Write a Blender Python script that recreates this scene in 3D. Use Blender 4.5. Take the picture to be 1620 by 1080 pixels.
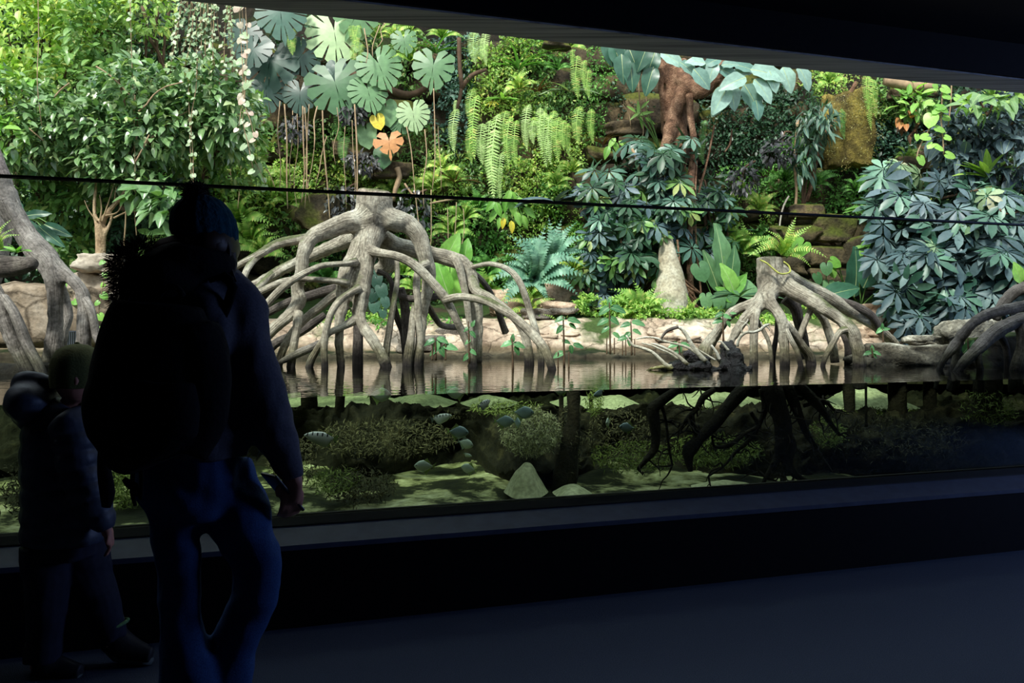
import bpy, bmesh, math, random
import numpy as np
from mathutils import Vector, Matrix, noise as mnoise

for o in list(bpy.data.objects):
    bpy.data.objects.remove(o)
SC = bpy.context.scene
COL = SC.collection
PI = math.pi
# ------------------------------------------------------------------ camera, sky, sun, exposure
CAMZ, FPX, HOR = 1.3, 1300.0, 515.0
cd = bpy.data.cameras.new('camera')
cd.sensor_width = 36.0
cd.lens = 36.0 * FPX / 1620.0
cd.shift_y = -(540 - HOR) / 1620.0
cd.clip_start = 0.05
cam = bpy.data.objects.new('camera', cd)
cam.location = (0, 0, CAMZ)
cam.rotation_euler = (PI / 2, 0, 0)
COL.objects.link(cam)
SC.camera = cam

w = bpy.data.worlds.new('sky')
SC.world = w
w.use_nodes = True
nt = w.node_tree
nt.nodes.clear()
wo = nt.nodes.new('ShaderNodeOutputWorld')
bg = nt.nodes.new('ShaderNodeBackground')
bg.inputs['Color'].default_value = (0.86, 0.95, 1.0, 1)
bg.inputs['Strength'].default_value = 1.9
nt.links.new(bg.outputs[0], wo.inputs[0])

sd = bpy.data.lights.new('sun', 'SUN')
sd.energy = 5.5
sd.angle = math.radians(9)
sd.color = (1.0, 0.97, 0.9)
sun = bpy.data.objects.new('sun', sd)
sun.rotation_euler = (math.radians(36), math.radians(-24), 0)   # from above, the left and the visitors' side
COL.objects.link(sun)

ad = bpy.data.lights.new('hall_lamp', 'AREA')
ad.shape = 'RECTANGLE'
ad.size, ad.size_y = 1.6, 1.2
ad.energy = 150.0
ad.color = (0.34, 0.5, 1.0)
hall_lamp = bpy.data.objects.new('hall_lamp', ad)
hall_lamp.location = (8.5, 4.3, 2.1)
hall_lamp.rotation_euler = (Vector((-0.3, 1.9, 0.2)) - Vector(hall_lamp.location)).to_track_quat('-Z', 'Y').to_euler()
COL.objects.link(hall_lamp)

SC.view_settings.view_transform = 'Standard'
SC.view_settings.look = 'None'
SC.view_settings.gamma = 1.0
SC.view_settings.exposure = 0.0
SC.view_settings.use_curve_mapping = False
cy = SC.cycles
cy.use_denoising = True
cy.max_bounces = 8
cy.diffuse_bounces = 3
cy.glossy_bounces = 3
cy.transmission_bounces = 4
cy.transparent_max_bounces = 12
cy.caustics_reflective = False
cy.caustics_refractive = False
cy.sample_clamp_indirect = 4.0

# ------------------------------------------------------------------ helpers
def P(px, py, Y):
    """a point on the photograph's ray through (px, py) at distance Y in front of the visitor"""
    return Vector(((px - 810) * Y / FPX, Y, CAMZ + (HOR - py) * Y / FPX))

def tag(o, label=None, cat=None, group=None, kind=None):
    if label: o['label'] = label
    if cat: o['category'] = cat
    if group: o['group'] = group
    if kind: o['kind'] = kind
    return o

def empty(name, loc=(0, 0, 0), label=None, cat=None, group=None, rz=0):
    o = bpy.data.objects.new(name, None)
    o.empty_display_size = 0.1
    o.location = loc
    o.rotation_euler = (0, 0, rz)
    COL.objects.link(o)
    return tag(o, label, cat, group)

def wire(mesh_name, V, F, smooth=True):
    """mesh from vertex array and list of face index arrays (n,3)/(n,4) or python lists"""
    me = bpy.data.meshes.new(mesh_name)
    V = np.asarray(V, dtype=np.float32)
    idx, tot = [], []
    for f in F:
        if isinstance(f, np.ndarray):
            idx.append(f.reshape(-1)); tot.append(np.full(len(f), f.shape[1], dtype=np.int32))
        else:
            idx.append(np.array(f, dtype=np.int32)); tot.append(np.array([len(f)], dtype=np.int32))
    idx = np.concatenate(idx).astype(np.int32); tot = np.concatenate(tot)
    me.vertices.add(len(V)); me.vertices.foreach_set('co', V.reshape(-1))
    me.loops.add(len(idx)); me.loops.foreach_set('vertex_index', idx)
    start = np.zeros(len(tot), dtype=np.int32); start[1:] = np.cumsum(tot)[:-1]
    me.polygons.add(len(tot)); me.polygons.foreach_set('loop_start', start)
    me.polygons.foreach_set('loop_total', tot)
    me.polygons.foreach_set('use_smooth', np.full(len(tot), smooth))
    me.update(calc_edges=True)
    return me

def link(name, me, parent=None, mat=None, loc=None):
    o = bpy.data.objects.new(name, me)
    COL.objects.link(o)
    if parent is not None:
        o.parent = parent
    if mat is not None and not me.materials:
        me.materials.append(mat)
    if loc is not None:
        o.location = loc
    return o

class MB:
    def __init__(s): s.V, s.F, s.n = [], [], 0
    def add(s, V, F):
        V = np.asarray(V, dtype=np.float32).reshape(-1, 3)
        for f in F:
            s.F.append((f + s.n) if isinstance(f, np.ndarray) else [i + s.n for i in f])
        s.V.append(V); s.n += len(V)
        return s
    def mesh(s, name='m', smooth=True): return wire(name, np.concatenate(s.V), s.F, smooth)
    def build(s, name, mat, parent=None, smooth=True, origin=None):
        V = np.concatenate(s.V)
        if origin is not None: V = V - np.array(origin, dtype=np.float32)
        return link(name, wire(name, V, s.F, smooth), parent, mat, origin)

def box(x0, x1, y0, y1, z0, z1):
    V = [(x, y, z) for z in (z0, z1) for y in (y0, y1) for x in (x0, x1)]
    return V, [np.array([(0, 2, 3, 1), (4, 5, 7, 6), (0, 1, 5, 4), (2, 6, 7, 3), (0, 4, 6, 2), (1, 3, 7, 5)])]

def catmull(pts, step):
    pts = np.array(pts, dtype=float)
    if len(pts) < 3: 
        n = max(2, int(np.linalg.norm(pts[1, :3] - pts[0, :3]) / step) + 1)
        t = np.linspace(0, 1, n)[:, None]
        return pts[0] * (1 - t) + pts[1] * t
    p = np.vstack([2 * pts[0] - pts[1], pts, 2 * pts[-1] - pts[-2]])
    out = []
    for i in range(1, len(p) - 2):
        n = max(2, int(np.linalg.norm(p[i + 1, :3] - p[i, :3]) / step))
        t = np.linspace(0, 1, n, endpoint=False)[:, None]
        a, b, c, d = p[i - 1], p[i], p[i + 1], p[i + 2]
        out.append(0.5 * ((2 * b) + (c - a) * t + (2 * a - 5 * b + 4 * c - d) * t ** 2 + (3 * b - a - 3 * c + d) * t ** 3))
    out.append(pts[-1:])
    return np.vstack(out)

def tube(pts, seg=10, step=None, ridge=0.0, lump=0.0, seed=0, squash=1.0, cap=True):
    """swept tube through (x, y, z, r) points with bark ridges"""
    pts = np.array([tuple(p) for p in pts], dtype=float)
    if step is None: step = max(0.012, float(pts[:, 3].mean()) * 1.3)
    c = catmull(pts, step)
    c[:, 3] = np.maximum(c[:, 3], 0.0006)
    n = len(c)
    T = np.gradient(c[:, :3], axis=0)
    T /= np.linalg.norm(T, axis=1)[:, None] + 1e-9
    up = np.array([0, 1, 0.0]) if abs(T[0][1]) < 0.9 else np.array([1.0, 0, 0])
    N = np.zeros((n, 3)); v = np.cross(T[0], up); v /= np.linalg.norm(v)
    for i in range(n):
        v = v - T[i] * np.dot(v, T[i]); v /= np.linalg.norm(v) + 1e-9
        N[i] = v
    B = np.cross(T, N)
    a = np.linspace(0, 2 * PI, seg, endpoint=False)
    rng = np.random.RandomState(seed + n)
    s = np.arange(n)[:, None] * step
    R = np.repeat(c[:, 3:4], seg, axis=1)
    if ridge:
        ph = rng.rand(4) * 6
        R = R * (1 + ridge * (np.sin(3 * a + ph[0] + s * 2.0) * .6 + np.sin(5 * a + ph[1] - s * 1.4) * .4 + .5 * np.sin(2 * a + ph[2] + s)))
    if lump:
        ph = rng.rand(4) * 6
        R = R * (1 + lump * (np.sin(s * 9 + ph[0] + np.sin(a + ph[1])) * .5 + np.sin(s * 23 + ph[2] + 2 * a) * .35 + .3 * rng.randn(n, seg) * .5))
    V = c[:, None, :3] + R[..., None] * (np.cos(a)[None, :, None] * N[:, None] + squash * np.sin(a)[None, :, None] * B[:, None])
    V = V.reshape(-1, 3)
    i = np.arange(n - 1)[:, None] * seg; j = np.arange(seg)[None]
    k = (j + 1) % seg
    F = np.stack([i + j, i + k, i + seg + k, i + seg + j], -1).reshape(-1, 4)
    Fs = [F]
    if cap:
        Fs += [list(range(seg))[::-1], list(range((n - 1) * seg, n * seg))]
    return V, Fs

def remesh(mb, name, mat, parent, voxel, smooth_it=4, noise=0.0, nscale=8.0, factor=0.5):
    me = mb.mesh('tmp')
    o = bpy.data.objects.new('tmp', me); COL.objects.link(o)
    m = o.modifiers.new('r', 'REMESH'); m.mode = 'VOXEL'; m.voxel_size = voxel; m.use_smooth_shade = True
    if smooth_it:
        s = o.modifiers.new('s', 'SMOOTH'); s.iterations = smooth_it; s.factor = factor
    dg = bpy.context.evaluated_depsgraph_get()
    me2 = bpy.data.meshes.new_from_object(o.evaluated_get(dg))
    bpy.data.objects.remove(o)
    if noise:
        n = len(me2.vertices)
        co = np.empty(n * 3, dtype=np.float32); me2.vertices.foreach_get('co', co); co = co.reshape(-1, 3)
        no = np.empty(n * 3, dtype=np.float32); me2.vertex_normals.foreach_get('vector', no); no = no.reshape(-1, 3)
        co = co + no * (fnoise(co * nscale)[:, None] * noise)
        me2.vertices.foreach_set('co', co.reshape(-1)); me2.update()
    me2.polygons.foreach_set('use_smooth', np.ones(len(me2.polygons), dtype=bool))
    me2.materials.clear()
    me2.materials.append(mat)
    me2.name = name
    return link(name, me2, parent)

from mathutils.kdtree import KDTree
def add_grain(o, curves):
    """per vertex grain vector (round the limb, along the limb) from the nearest centre line"""
    S = []
    for c in curves:
        c = catmull(np.array([tuple(p) for p in c]), .02)
        T = np.gradient(c[:, :3], axis=0); T /= np.linalg.norm(T, axis=1)[:, None] + 1e-9
        s = np.arange(len(c)) * .02 + 7.3 * len(S)
        S.append(np.hstack([c, T, s[:, None]]))
    S = np.vstack(S); kd = KDTree(len(S))
    for i, r in enumerate(S): kd.insert(r[:3], i)
    kd.balance()
    n = len(o.data.vertices); co = np.empty(n * 3, dtype=np.float32); o.data.vertices.foreach_get('co', co); co = co.reshape(-1, 3)
    idx = np.array([kd.find(v)[1] for v in co])
    R = S[idx]; d = co - R[:, :3]; T = R[:, 4:7]
    ref = np.array([0.0, 1, 0]); A_ = ref - T * (T @ ref)[:, None]; A_ /= np.linalg.norm(A_, axis=1)[:, None] + 1e-6
    B_ = np.cross(T, A_)
    a = (d * A_).sum(1); b = (d * B_).sum(1); r = np.sqrt(a * a + b * b) + 1e-6
    k = np.clip(R[:, 3] * 16, .5, 2.2)
    g = np.stack([a / r * k, b / r * k, R[:, 7] * .75], 1).astype(np.float32)
    at = o.data.attributes.new('grain', 'FLOAT_VECTOR', 'POINT'); at.data.foreach_set('vector', g.reshape(-1))

_rs = np.random.RandomState(5)
_K = _rs.randn(24, 3); _PH = _rs.rand(24) * 6.28
def fnoise(p, oct=3):
    """smooth pseudo noise, about -1..1, vectorised"""
    p = np.asarray(p, dtype=float)
    out = np.zeros(len(p)); amp = 1.0; tot = 0
    for o in range(oct):
        q = p * (2.03 ** o)
        w_ = q + 0.8 * np.sin(q[:, [1, 2, 0]] * 1.3 + o)
        v = np.zeros(len(p))
        for k in range(5):
            v += np.sin(w_ @ _K[(o * 5 + k) % 24] + _PH[(o * 5 + k) % 24])
        out += amp * v / 2.6; tot += amp; amp *= 0.55
    return out / tot

# ------------------------------------------------------------------ materials
def new_mat(name):
    m = bpy.data.materials.new(name); m.use_nodes = True
    nt = m.node_tree; nt.nodes.clear()
    out = nt.nodes.new('ShaderNodeOutputMaterial')
    return m, nt, out

def ramp(nt, stops, fac=None, interp='LINEAR'):
    r = nt.nodes.new('ShaderNodeValToRGB'); r.color_ramp.interpolation = interp
    e = r.color_ramp.elements
    while len(e) < len(stops): e.new(0.5)
    for i, (p, c) in enumerate(stops):
        e[i].position = p; e[i].color = (*c[:3], 1)
    if fac is not None: nt.links.new(fac, r.inputs[0])
    return r

def srgb(r, g, b):
    f = lambda c: (c / 255 / 12.92) if c <= 10 else ((c / 255 + .055) / 1.055) ** 2.4
    return (f(r), f(g), f(b))

def leaf_mat(name, dark, light, edge=None, rough=0.42, trans=0.25, spec=0.4, obj_random=False):
    m, nt, out = new_mat(name)
    L = nt.links.new
    if obj_random:
        oi = nt.nodes.new('ShaderNodeObjectInfo'); rnd = oi.outputs['Random']
    else:
        g = nt.nodes.new('ShaderNodeNewGeometry'); rnd = g.outputs['Random Per Island']
    stops = [(0.0, dark), (0.75, light)] + ([(0.97, edge)] if edge else [(1.0, tuple(min(1, c * 1.35) for c in light))])
    r = ramp(nt, stops, rnd)
    n = nt.nodes.new('ShaderNodeTexNoise'); n.inputs['Scale'].default_value = 7; n.inputs['Detail'].default_value = 2
    mul = nt.nodes.new('ShaderNodeMixRGB'); mul.blend_type = 'MULTIPLY'; mul.inputs[0].default_value = 0.5
    r2 = ramp(nt, [(0.3, (0.6, 0.6, 0.6)), (0.7, (1.15, 1.15, 1.1))], n.outputs['Fac'])
    L(r.outputs[0], mul.inputs[1]); L(r2.outputs[0], mul.inputs[2])
    b = nt.nodes.new('ShaderNodeBsdfPrincipled')
    L(mul.outputs[0], b.inputs['Base Color'])
    b.inputs['Roughness'].default_value = rough
    b.inputs['Specular IOR Level'].default_value = spec
    t = nt.nodes.new('ShaderNodeBsdfTranslucent')
    br = nt.nodes.new('ShaderNodeMixRGB'); br.blend_type = 'MULTIPLY'; br.inputs[0].default_value = 1
    br.inputs[2].default_value = (1.1, 1.25, 0.5, 1)
    L(mul.outputs[0], br.inputs[1]); L(br.outputs[0], t.inputs[0])
    mx = nt.nodes.new('ShaderNodeMixShader'); mx.inputs[0].default_value = trans
    L(b.outputs[0], mx.inputs[1]); L(t.outputs[0], mx.inputs[2]); L(mx.outputs[0], out.inputs[0])
    return m

def rock_mat(name, stops, scale=3.0, bump=0.4, rough=0.9, moss=None, moss_amt=0.5, wet=None, coords='Object', spec=0.3, grain=False, crack=0):
    """noise-coloured rough solid; moss = colour growing on up-facing and noisy places; wet = (z, colour) damp foot"""
    m, nt, out = new_mat(name); L = nt.links.new
    geo = nt.nodes.new('ShaderNodeNewGeometry')
    n = nt.nodes.new('ShaderNodeTexNoise'); n.inputs['Scale'].default_value = scale; n.inputs['Detail'].default_value = 7
    n.inputs['Roughness'].default_value = 0.65
    L(geo.outputs['Position'], n.inputs['Vector'])
    c = ramp(nt, stops, n.outputs['Fac'])
    col = c.outputs[0]
    n2 = nt.nodes.new('ShaderNodeTexNoise'); n2.inputs['Scale'].default_value = scale * 9; n2.inputs['Detail'].default_value = 5
    L(geo.outputs['Position'], n2.inputs['Vector'])
    r3 = ramp(nt, [(0.3, (0.55, 0.55, 0.55)), (0.7, (1.25, 1.25, 1.25))], n2.outputs['Fac'])
    mu = nt.nodes.new('ShaderNodeMixRGB'); mu.blend_type = 'MULTIPLY'; mu.inputs[0].default_value = 0.8
    L(col, mu.inputs[1]); L(r3.outputs[0], mu.inputs[2]); col = mu.outputs[0]
    gh = None
    if grain:
        at = nt.nodes.new('ShaderNodeAttribute'); at.attribute_name = 'grain'
        gn = nt.nodes.new('ShaderNodeTexNoise'); gn.inputs['Scale'].default_value = 5.5; gn.inputs['Detail'].default_value = 4; gn.inputs['Roughness'].default_value = .7
        L(at.outputs['Vector'], gn.inputs['Vector'])
        gr_ = ramp(nt, [(0.36, (0.5, 0.48, 0.46)), (0.5, (1, 1, 1)), (0.7, (1.2, 1.2, 1.2))], gn.outputs['Fac'])
        mg = nt.nodes.new('ShaderNodeMixRGB'); mg.blend_type = 'MULTIPLY'; mg.inputs[0].default_value = 0.9
        L(col, mg.inputs[1]); L(gr_.outputs[0], mg.inputs[2]); col = mg.outputs[0]; gh = gn.outputs['Fac']
    if crack:
        vo = nt.nodes.new('ShaderNodeTexVoronoi'); vo.feature = 'DISTANCE_TO_EDGE'; vo.inputs['Scale'].default_value = crack
        mp = nt.nodes.new('ShaderNodeMapping'); mp.inputs['Scale'].default_value = (1, 1, 1.9)
        av = nt.nodes.new('ShaderNodeMixRGB'); av.inputs[0].default_value = .22
        L(geo.outputs['Position'], av.inputs[1]); L(n.outputs['Color'], av.inputs[2]); L(av.outputs[0], mp.inputs[0]); L(mp.outputs[0], vo.inputs['Vector'])
        cr_ = ramp(nt, [(0.0, (0.22, 0.2, 0.18)), (0.035, (1, 1, 1))], vo.outputs['Distance'])
        mc = nt.nodes.new('ShaderNodeMixRGB'); mc.blend_type = 'MULTIPLY'; mc.inputs[0].default_value = 0.9
        L(col, mc.inputs[1]); L(cr_.outputs[0], mc.inputs[2]); col = mc.outputs[0]
    if moss:
        n3 = nt.nodes.new('ShaderNodeTexNoise'); n3.inputs['Scale'].default_value = 1.7; n3.inputs['Detail'].default_value = 6
        L(geo.outputs['Position'], n3.inputs['Vector'])
        sp = nt.nodes.new('ShaderNodeSeparateXYZ'); L(geo.outputs['Normal'], sp.inputs[0])
        ma = nt.nodes.new('ShaderNodeMath'); ma.operation = 'MULTIPLY_ADD'; ma.inputs[1].default_value = 0.22
        L(sp.outputs['Z'], ma.inputs[0]); L(n3.outputs['Fac'], ma.inputs[2])
        r4 = ramp(nt, [(0.62 - 0.3 * moss_amt, (0, 0, 0)), (0.72 - 0.3 * moss_amt, (1, 1, 1))], ma.outputs[0])
        mm = nt.nodes.new('ShaderNodeMixRGB'); L(r4.outputs[0], mm.inputs[0]); L(col, mm.inputs[1])
        r5 = ramp(nt, [(0.3, tuple(x * .5 for x in moss)), (0.7, moss)], n2.outputs['Fac'])
        L(r5.outputs[0], mm.inputs[2]); col = mm.outputs[0]
    if wet:
        sp2 = nt.nodes.new('ShaderNodeSeparateXYZ'); L(geo.outputs['Position'], sp2.inputs[0])
        ad_ = nt.nodes.new('ShaderNodeMath'); ad_.operation = 'MULTIPLY_ADD'; ad_.inputs[1].default_value = 0.16
        L(n.outputs['Fac'], ad_.inputs[0]); L(sp2.outputs['Z'], ad_.inputs[2])
        mr = nt.nodes.new('ShaderNodeMapRange')
        mr.inputs['From Min'].default_value = wet[0] + .08; mr.inputs['From Max'].default_value = wet[0] + .08 + wet[2]
        L(ad_.outputs[0], mr.inputs[0])
        r6 = ramp(nt, [(0, wet[1]), (0.55, tuple(x for x in wet[3])), (1.0, (1, 1, 1))], mr.outputs[0])
        mw = nt.nodes.new('ShaderNodeMixRGB'); mw.blend_type = 'MULTIPLY'; mw.inputs[0].default_value = 1
        L(col, mw.inputs[1]); L(r6.outputs[0], mw.inputs[2]); col = mw.outputs[0]
    b = nt.nodes.new('ShaderNodeBsdfPrincipled'); b.inputs['Roughness'].default_value = rough
    b.inputs['Specular IOR Level'].default_value = spec
    L(col, b.inputs['Base Color'])
    bu = nt.nodes.new('ShaderNodeBump'); bu.inputs['Strength'].default_value = bump; bu.inputs['Distance'].default_value = 0.03
    ad2 = nt.nodes.new('ShaderNodeMath'); ad2.operation = 'MULTIPLY_ADD'; ad2.inputs[1].default_value = 0.4
    L(n2.outputs['Fac'], ad2.inputs[0]); L(n.outputs['Fac'], ad2.inputs[2])
    if gh is not None:
        ad3 = nt.nodes.new('ShaderNodeMath'); ad3.operation = 'MULTIPLY_ADD'; ad3.inputs[1].default_value = 1.3
        L(gh, ad3.inputs[0]); L(ad2.outputs[0], ad3.inputs[2]); ad2 = ad3
    L(ad2.outputs[0], bu.inputs['Height']); L(bu.outputs[0], b.inputs['Normal'])
    L(b.outputs[0], out.inputs[0])
    return m

def plain(name, col, rough=0.7, spec=0.3, bump=0.0, bscale=60, var=0.25, sheen=0.0):
    m, nt, out = new_mat(name); L = nt.links.new
    tc = nt.nodes.new('ShaderNodeTexCoord')
    n = nt.nodes.new('ShaderNodeTexNoise'); n.inputs['Scale'].default_value = bscale; n.inputs['Detail'].default_value = 4
    L(tc.outputs['Object'], n.inputs['Vector'])
    c = ramp(nt, [(0.25, tuple(x * (1 - var) for x in col)), (0.75, tuple(min(1, x * (1 + var)) for x in col))], n.outputs['Fac'])
    b = nt.nodes.new('ShaderNodeBsdfPrincipled'); b.inputs['Roughness'].default_value = rough
    b.inputs['Specular IOR Level'].default_value = spec
    if sheen: b.inputs['Sheen Weight'].default_value = sheen
    L(c.outputs[0], b.inputs['Base Color'])
    if bump:
        bu = nt.nodes.new('ShaderNodeBump'); bu.inputs['Strength'].default_value = bump; bu.inputs['Distance'].default_value = 0.01
        L(n.outputs['Fac'], bu.inputs['Height']); L(bu.outputs[0], b.inputs['Normal'])
    L(b.outputs[0], out.inputs[0])
    return m
# ------------------------------------------------------------------ the hall and the long window (window line turned 17.5 degrees)
TX, TY = 0.9538, 0.3002
def W(s, off, z):
    """point in the hall: s along the window, off into the tank"""
    return (s * TX - off * TY, 4.05 + s * TY + off * TX, z)
def wbox(mb, s0, s1, o0, o1, z0, z1):
    V, F = box(s0, s1, o0, o1, z0, z1)
    mb.add([W(*v) for v in V], F)
    return mb

carpet = plain('carpet', srgb(74, 82, 98), rough=1.0, spec=0.05, bump=0.6, bscale=260, var=0.35)
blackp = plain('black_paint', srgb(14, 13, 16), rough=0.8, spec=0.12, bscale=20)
sillm = plain('sill_lacquer', srgb(74, 80, 100), rough=0.5, spec=0.4, bump=0.15, bscale=14, var=0.2)
framem = plain('frame_rubber', srgb(20, 20, 18), rough=0.6, spec=0.25)
def concrete():
    m, nt, out = new_mat('board_marked_concrete'); L = nt.links.new
    geo = nt.nodes.new('ShaderNodeNewGeometry')
    mp = nt.nodes.new('ShaderNodeMapping'); mp.inputs['Rotation'].default_value = (0, 0, -0.305)
    mp.inputs['Scale'].default_value = (1.2, 40, 40)
    L(geo.outputs['Position'], mp.inputs[0])
    n = nt.nodes.new('ShaderNodeTexNoise'); n.inputs['Scale'].default_value = 1; n.inputs['Detail'].default_value = 6
    L(mp.outputs[0], n.inputs['Vector'])
    c = ramp(nt, [(0.3, srgb(120, 118, 120)), (0.5, srgb(176, 174, 176)), (0.75, srgb(196, 194, 194))], n.outputs['Fac'])
    b = nt.nodes.new('ShaderNodeBsdfPrincipled'); b.inputs['Roughness'].default_value = 0.85
    L(c.outputs[0], b.inputs['Base Color']); L(b.outputs[0], out.inputs[0])
    bu = nt.nodes.new('ShaderNodeBump'); bu.inputs['Strength'].default_value = 0.4; bu.inputs['Distance'].default_value = 0.01
    L(n.outputs['Fac'], bu.inputs['Height']); L(bu.outputs[0], b.inputs['Normal'])
    return m
concm = concrete()

def glass_mat(name, tint, rough, ior, extra=0.0):
    m, nt, out = new_mat(name); L = nt.links.new
    f = nt.nodes.new('ShaderNodeFresnel'); f.inputs['IOR'].default_value = ior
    t = nt.nodes.new('ShaderNodeBsdfTransparent'); t.inputs[0].default_value = (*tint, 1)
    g = nt.nodes.new('ShaderNodeBsdfGlossy'); g.inputs['Roughness'].default_value = rough
    mx = nt.nodes.new('ShaderNodeMixShader')
    L(f.outputs[0], mx.inputs[0]); L(t.outputs[0], mx.inputs[1]); L(g.outputs[0], mx.inputs[2])
    L(mx.outputs[0], out.inputs[0])
    return m, nt, f, g

S0, S1 = -6.5, 11.0
def struct(name, mb, mat, label=None, smooth=False):
    o = mb.build(name, mat, None, smooth)
    return tag(o, label, kind='structure')
V, F = box(-9, 14, -5, 9.6, -0.2, 0.0)
mb = MB()
# hall floor stops under the window wall
mb.add([W(S0, -0.2, 0), W(S1, -0.2, 0), W(S1, -9, 0), W(S0, -9, 0), W(S0, -0.2, -.1), W(S1, -0.2, -.1), W(S1, -9, -.1), W(S0, -9, -.1)],
       [np.array([(0, 3, 2, 1), (4, 5, 6, 7), (0, 1, 5, 4), (1, 2, 6, 5), (2, 3, 7, 6), (3, 0, 4, 7)])])
struct('floor', mb, carpet, 'dark blue grey carpet of the viewing hall')
struct('wall_front', wbox(MB(), S0, S1, -0.21, 0.06, -0.1, 0.352), blackp, 'black plinth wall below the long tank window')
mb = MB()
prof = [(-0.215, .335), (-0.215, .357), (-0.06, .402), (-0.06, .30)]
mb.add([W(S0, a, b) for a, b in prof] + [W(S1, a, b) for a, b in prof], [np.array([(0, 1, 5, 4), (1, 2, 6, 5), (2, 3, 7, 6), (3, 0, 4, 7)]), [3, 2, 1, 0], [4, 5, 6, 7]])
struct('window_sill', mb, sillm, 'sloping blue grey sill along the tank window')
mb = MB()
prof = [(-0.062, .33), (-0.062, .408), (-0.012, .434), (0.05, .434), (0.05, .33)]
mb.add([W(S0, a, b) for a, b in prof] + [W(S1, a, b) for a, b in prof], [np.array([(0, 1, 6, 5), (1, 2, 7, 6), (2, 3, 8, 7), (3, 4, 9, 8), (4, 0, 5, 9)]), [4, 3, 2, 1, 0], [5, 6, 7, 8, 9]])
struct('trim_1', mb, framem, 'black seal strip holding the foot of the glass')
struct('trim_2', wbox(MB(), S0, S1, -0.003, 0.04, 1.914, 1.924), framem, 'thin black edge strip along the top of the glass')
struct('trim_3', wbox(MB(), S0, S1, -0.19, 0.02, 2.73, 3.5), concm, 'concrete lintel beam above the opening')
struct('trim_4', wbox(MB(), S0, S1, -0.21, -0.191, 2.738, 2.94), blackp, 'added black board keeping the beam face dark toward the hall')  # board added to hold the beam face black where the lamp lights it
struct('ceiling', wbox(MB(), S0, S1, -9, -0.185, 2.93, 3.2), blackp, 'black ceiling of the viewing hall')
struct('wall_left', wbox(MB(), S0 - .15, S0, -9, .05, -.1, 3.2), blackp, 'black end wall of the hall')
struct('wall_right', wbox(MB(), S1, S1 + .15, -9, .05, -.1, 3.2), blackp, 'black end wall of the hall')
struct('wall_behind', wbox(MB(), S0, S1, -9.15, -9, -.1, 3.2), blackp, 'black wall behind the visitors')
gm, gnt, gf, gg = glass_mat('acrylic_pane', (0.93, 0.97, 0.95), 0.03, 1.25)
win = struct('window_1', wbox(MB(), S0, S1, 0.0, 0.035, .434, 1.914), gm, 'long acrylic pane between hall and tank')

# ------------------------------------------------------------------ tank basin, water, banks
WZ = 0.97
algae = rock_mat('algae_rock', [(0.3, srgb(40, 44, 30)), (0.5, srgb(84, 86, 58)), (0.7, srgb(150, 152, 112))], scale=2.6, bump=1.0, moss=srgb(96, 116, 42), moss_amt=0.25)
algae_dark = rock_mat('dark_algae_rock', [(0.3, srgb(14, 13, 11)), (0.55, srgb(42, 38, 29)), (0.75, srgb(92, 84, 60))], scale=3.6, bump=1.0)
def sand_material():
    m = rock_mat('algae_sand', [(0.38, srgb(22, 24, 16)), (0.50, srgb(48, 50, 32)), (0.55, srgb(160, 158, 120)), (0.66, srgb(232, 228, 196))], scale=1.9, bump=1.0)  # algae film over sand; pale patches brightened in place of sunlight on the bed
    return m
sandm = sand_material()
pale_sand = rock_mat('pale_sand', [(0.3, srgb(166, 166, 136)), (0.7, srgb(220, 218, 190))], scale=4, bump=0.2)

def grid_mesh(fn, x0, x1, nx, y0, y1, ny):
    u = np.linspace(x0, x1, nx); v = np.linspace(y0, y1, ny)
    U, Vv = np.meshgrid(u, v)
    pts = fn(U.reshape(-1), Vv.reshape(-1))
    i = np.arange(ny - 1)[:, None] * nx; j = np.arange(nx - 1)[None]
    F = np.stack([i + j, i + j + 1, i + nx + j + 1, i + nx + j], -1).reshape(-1, 4)
    return pts, [F]

# floor of the tank: follows the window in front
def bed(u, v):
    # u = s along window, v = 0..1 from window to the foot of the ledge
    x = u * TX - (0.05) * TY; y0 = 4.05 + u * TY + 0.05
    y = y0 + v * (8.9 - y0)
    z = 0.12 + 0.06 * fnoise(np.stack([x * 1.3, y * 1.3, x * 0], -1)) + 0.03 * fnoise(np.stack([x * 6, y * 6, x * 0], -1))
    return np.stack([x, y, z], -1)
mb = MB(); mb.add(*grid_mesh(bed, S0, S1, 260, 0, 1, 90))
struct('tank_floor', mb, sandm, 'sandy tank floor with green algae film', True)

# underwater ledge and bank in one sweep: profile points (Y, z) across the tank
def ledge_fn(prof, amp, fx=1.0, bulge=None):
    pr = np.array(prof, dtype=float)
    seg = np.r_[0, np.cumsum(np.linalg.norm(np.diff(pr, axis=0), axis=1))]; seg /= seg[-1]
    def fn(u, v):
        y = np.interp(v, seg, pr[:, 0]); z = np.interp(v, seg, pr[:, 1])
        p = np.stack([u * fx, y, z], -1)
        d1 = fnoise(p * 1.6 + 3) * amp; d2 = fnoise(p * 5.0 + 9) * amp * .4; d3 = (fnoise(p * 15) * .16 + fnoise(p * 38, 2) * .09) * amp * (2.2 if bulge is not None else 1)
        w_ = np.clip(np.minimum(v, 1 - v) * 12, 0.15, 1)
        if bulge is not None: 
            by, bz = bulge(u, v)
            y = y + by; z = z + bz
        return np.stack([u + .3 * d2, y - (d1 + d2 + d3) * w_, z + (d1 * .3 + d2 + d3) * w_], -1)
    return fn
def blob(u, c, wd): return np.exp(-((u - c) / wd) ** 2)
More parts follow.
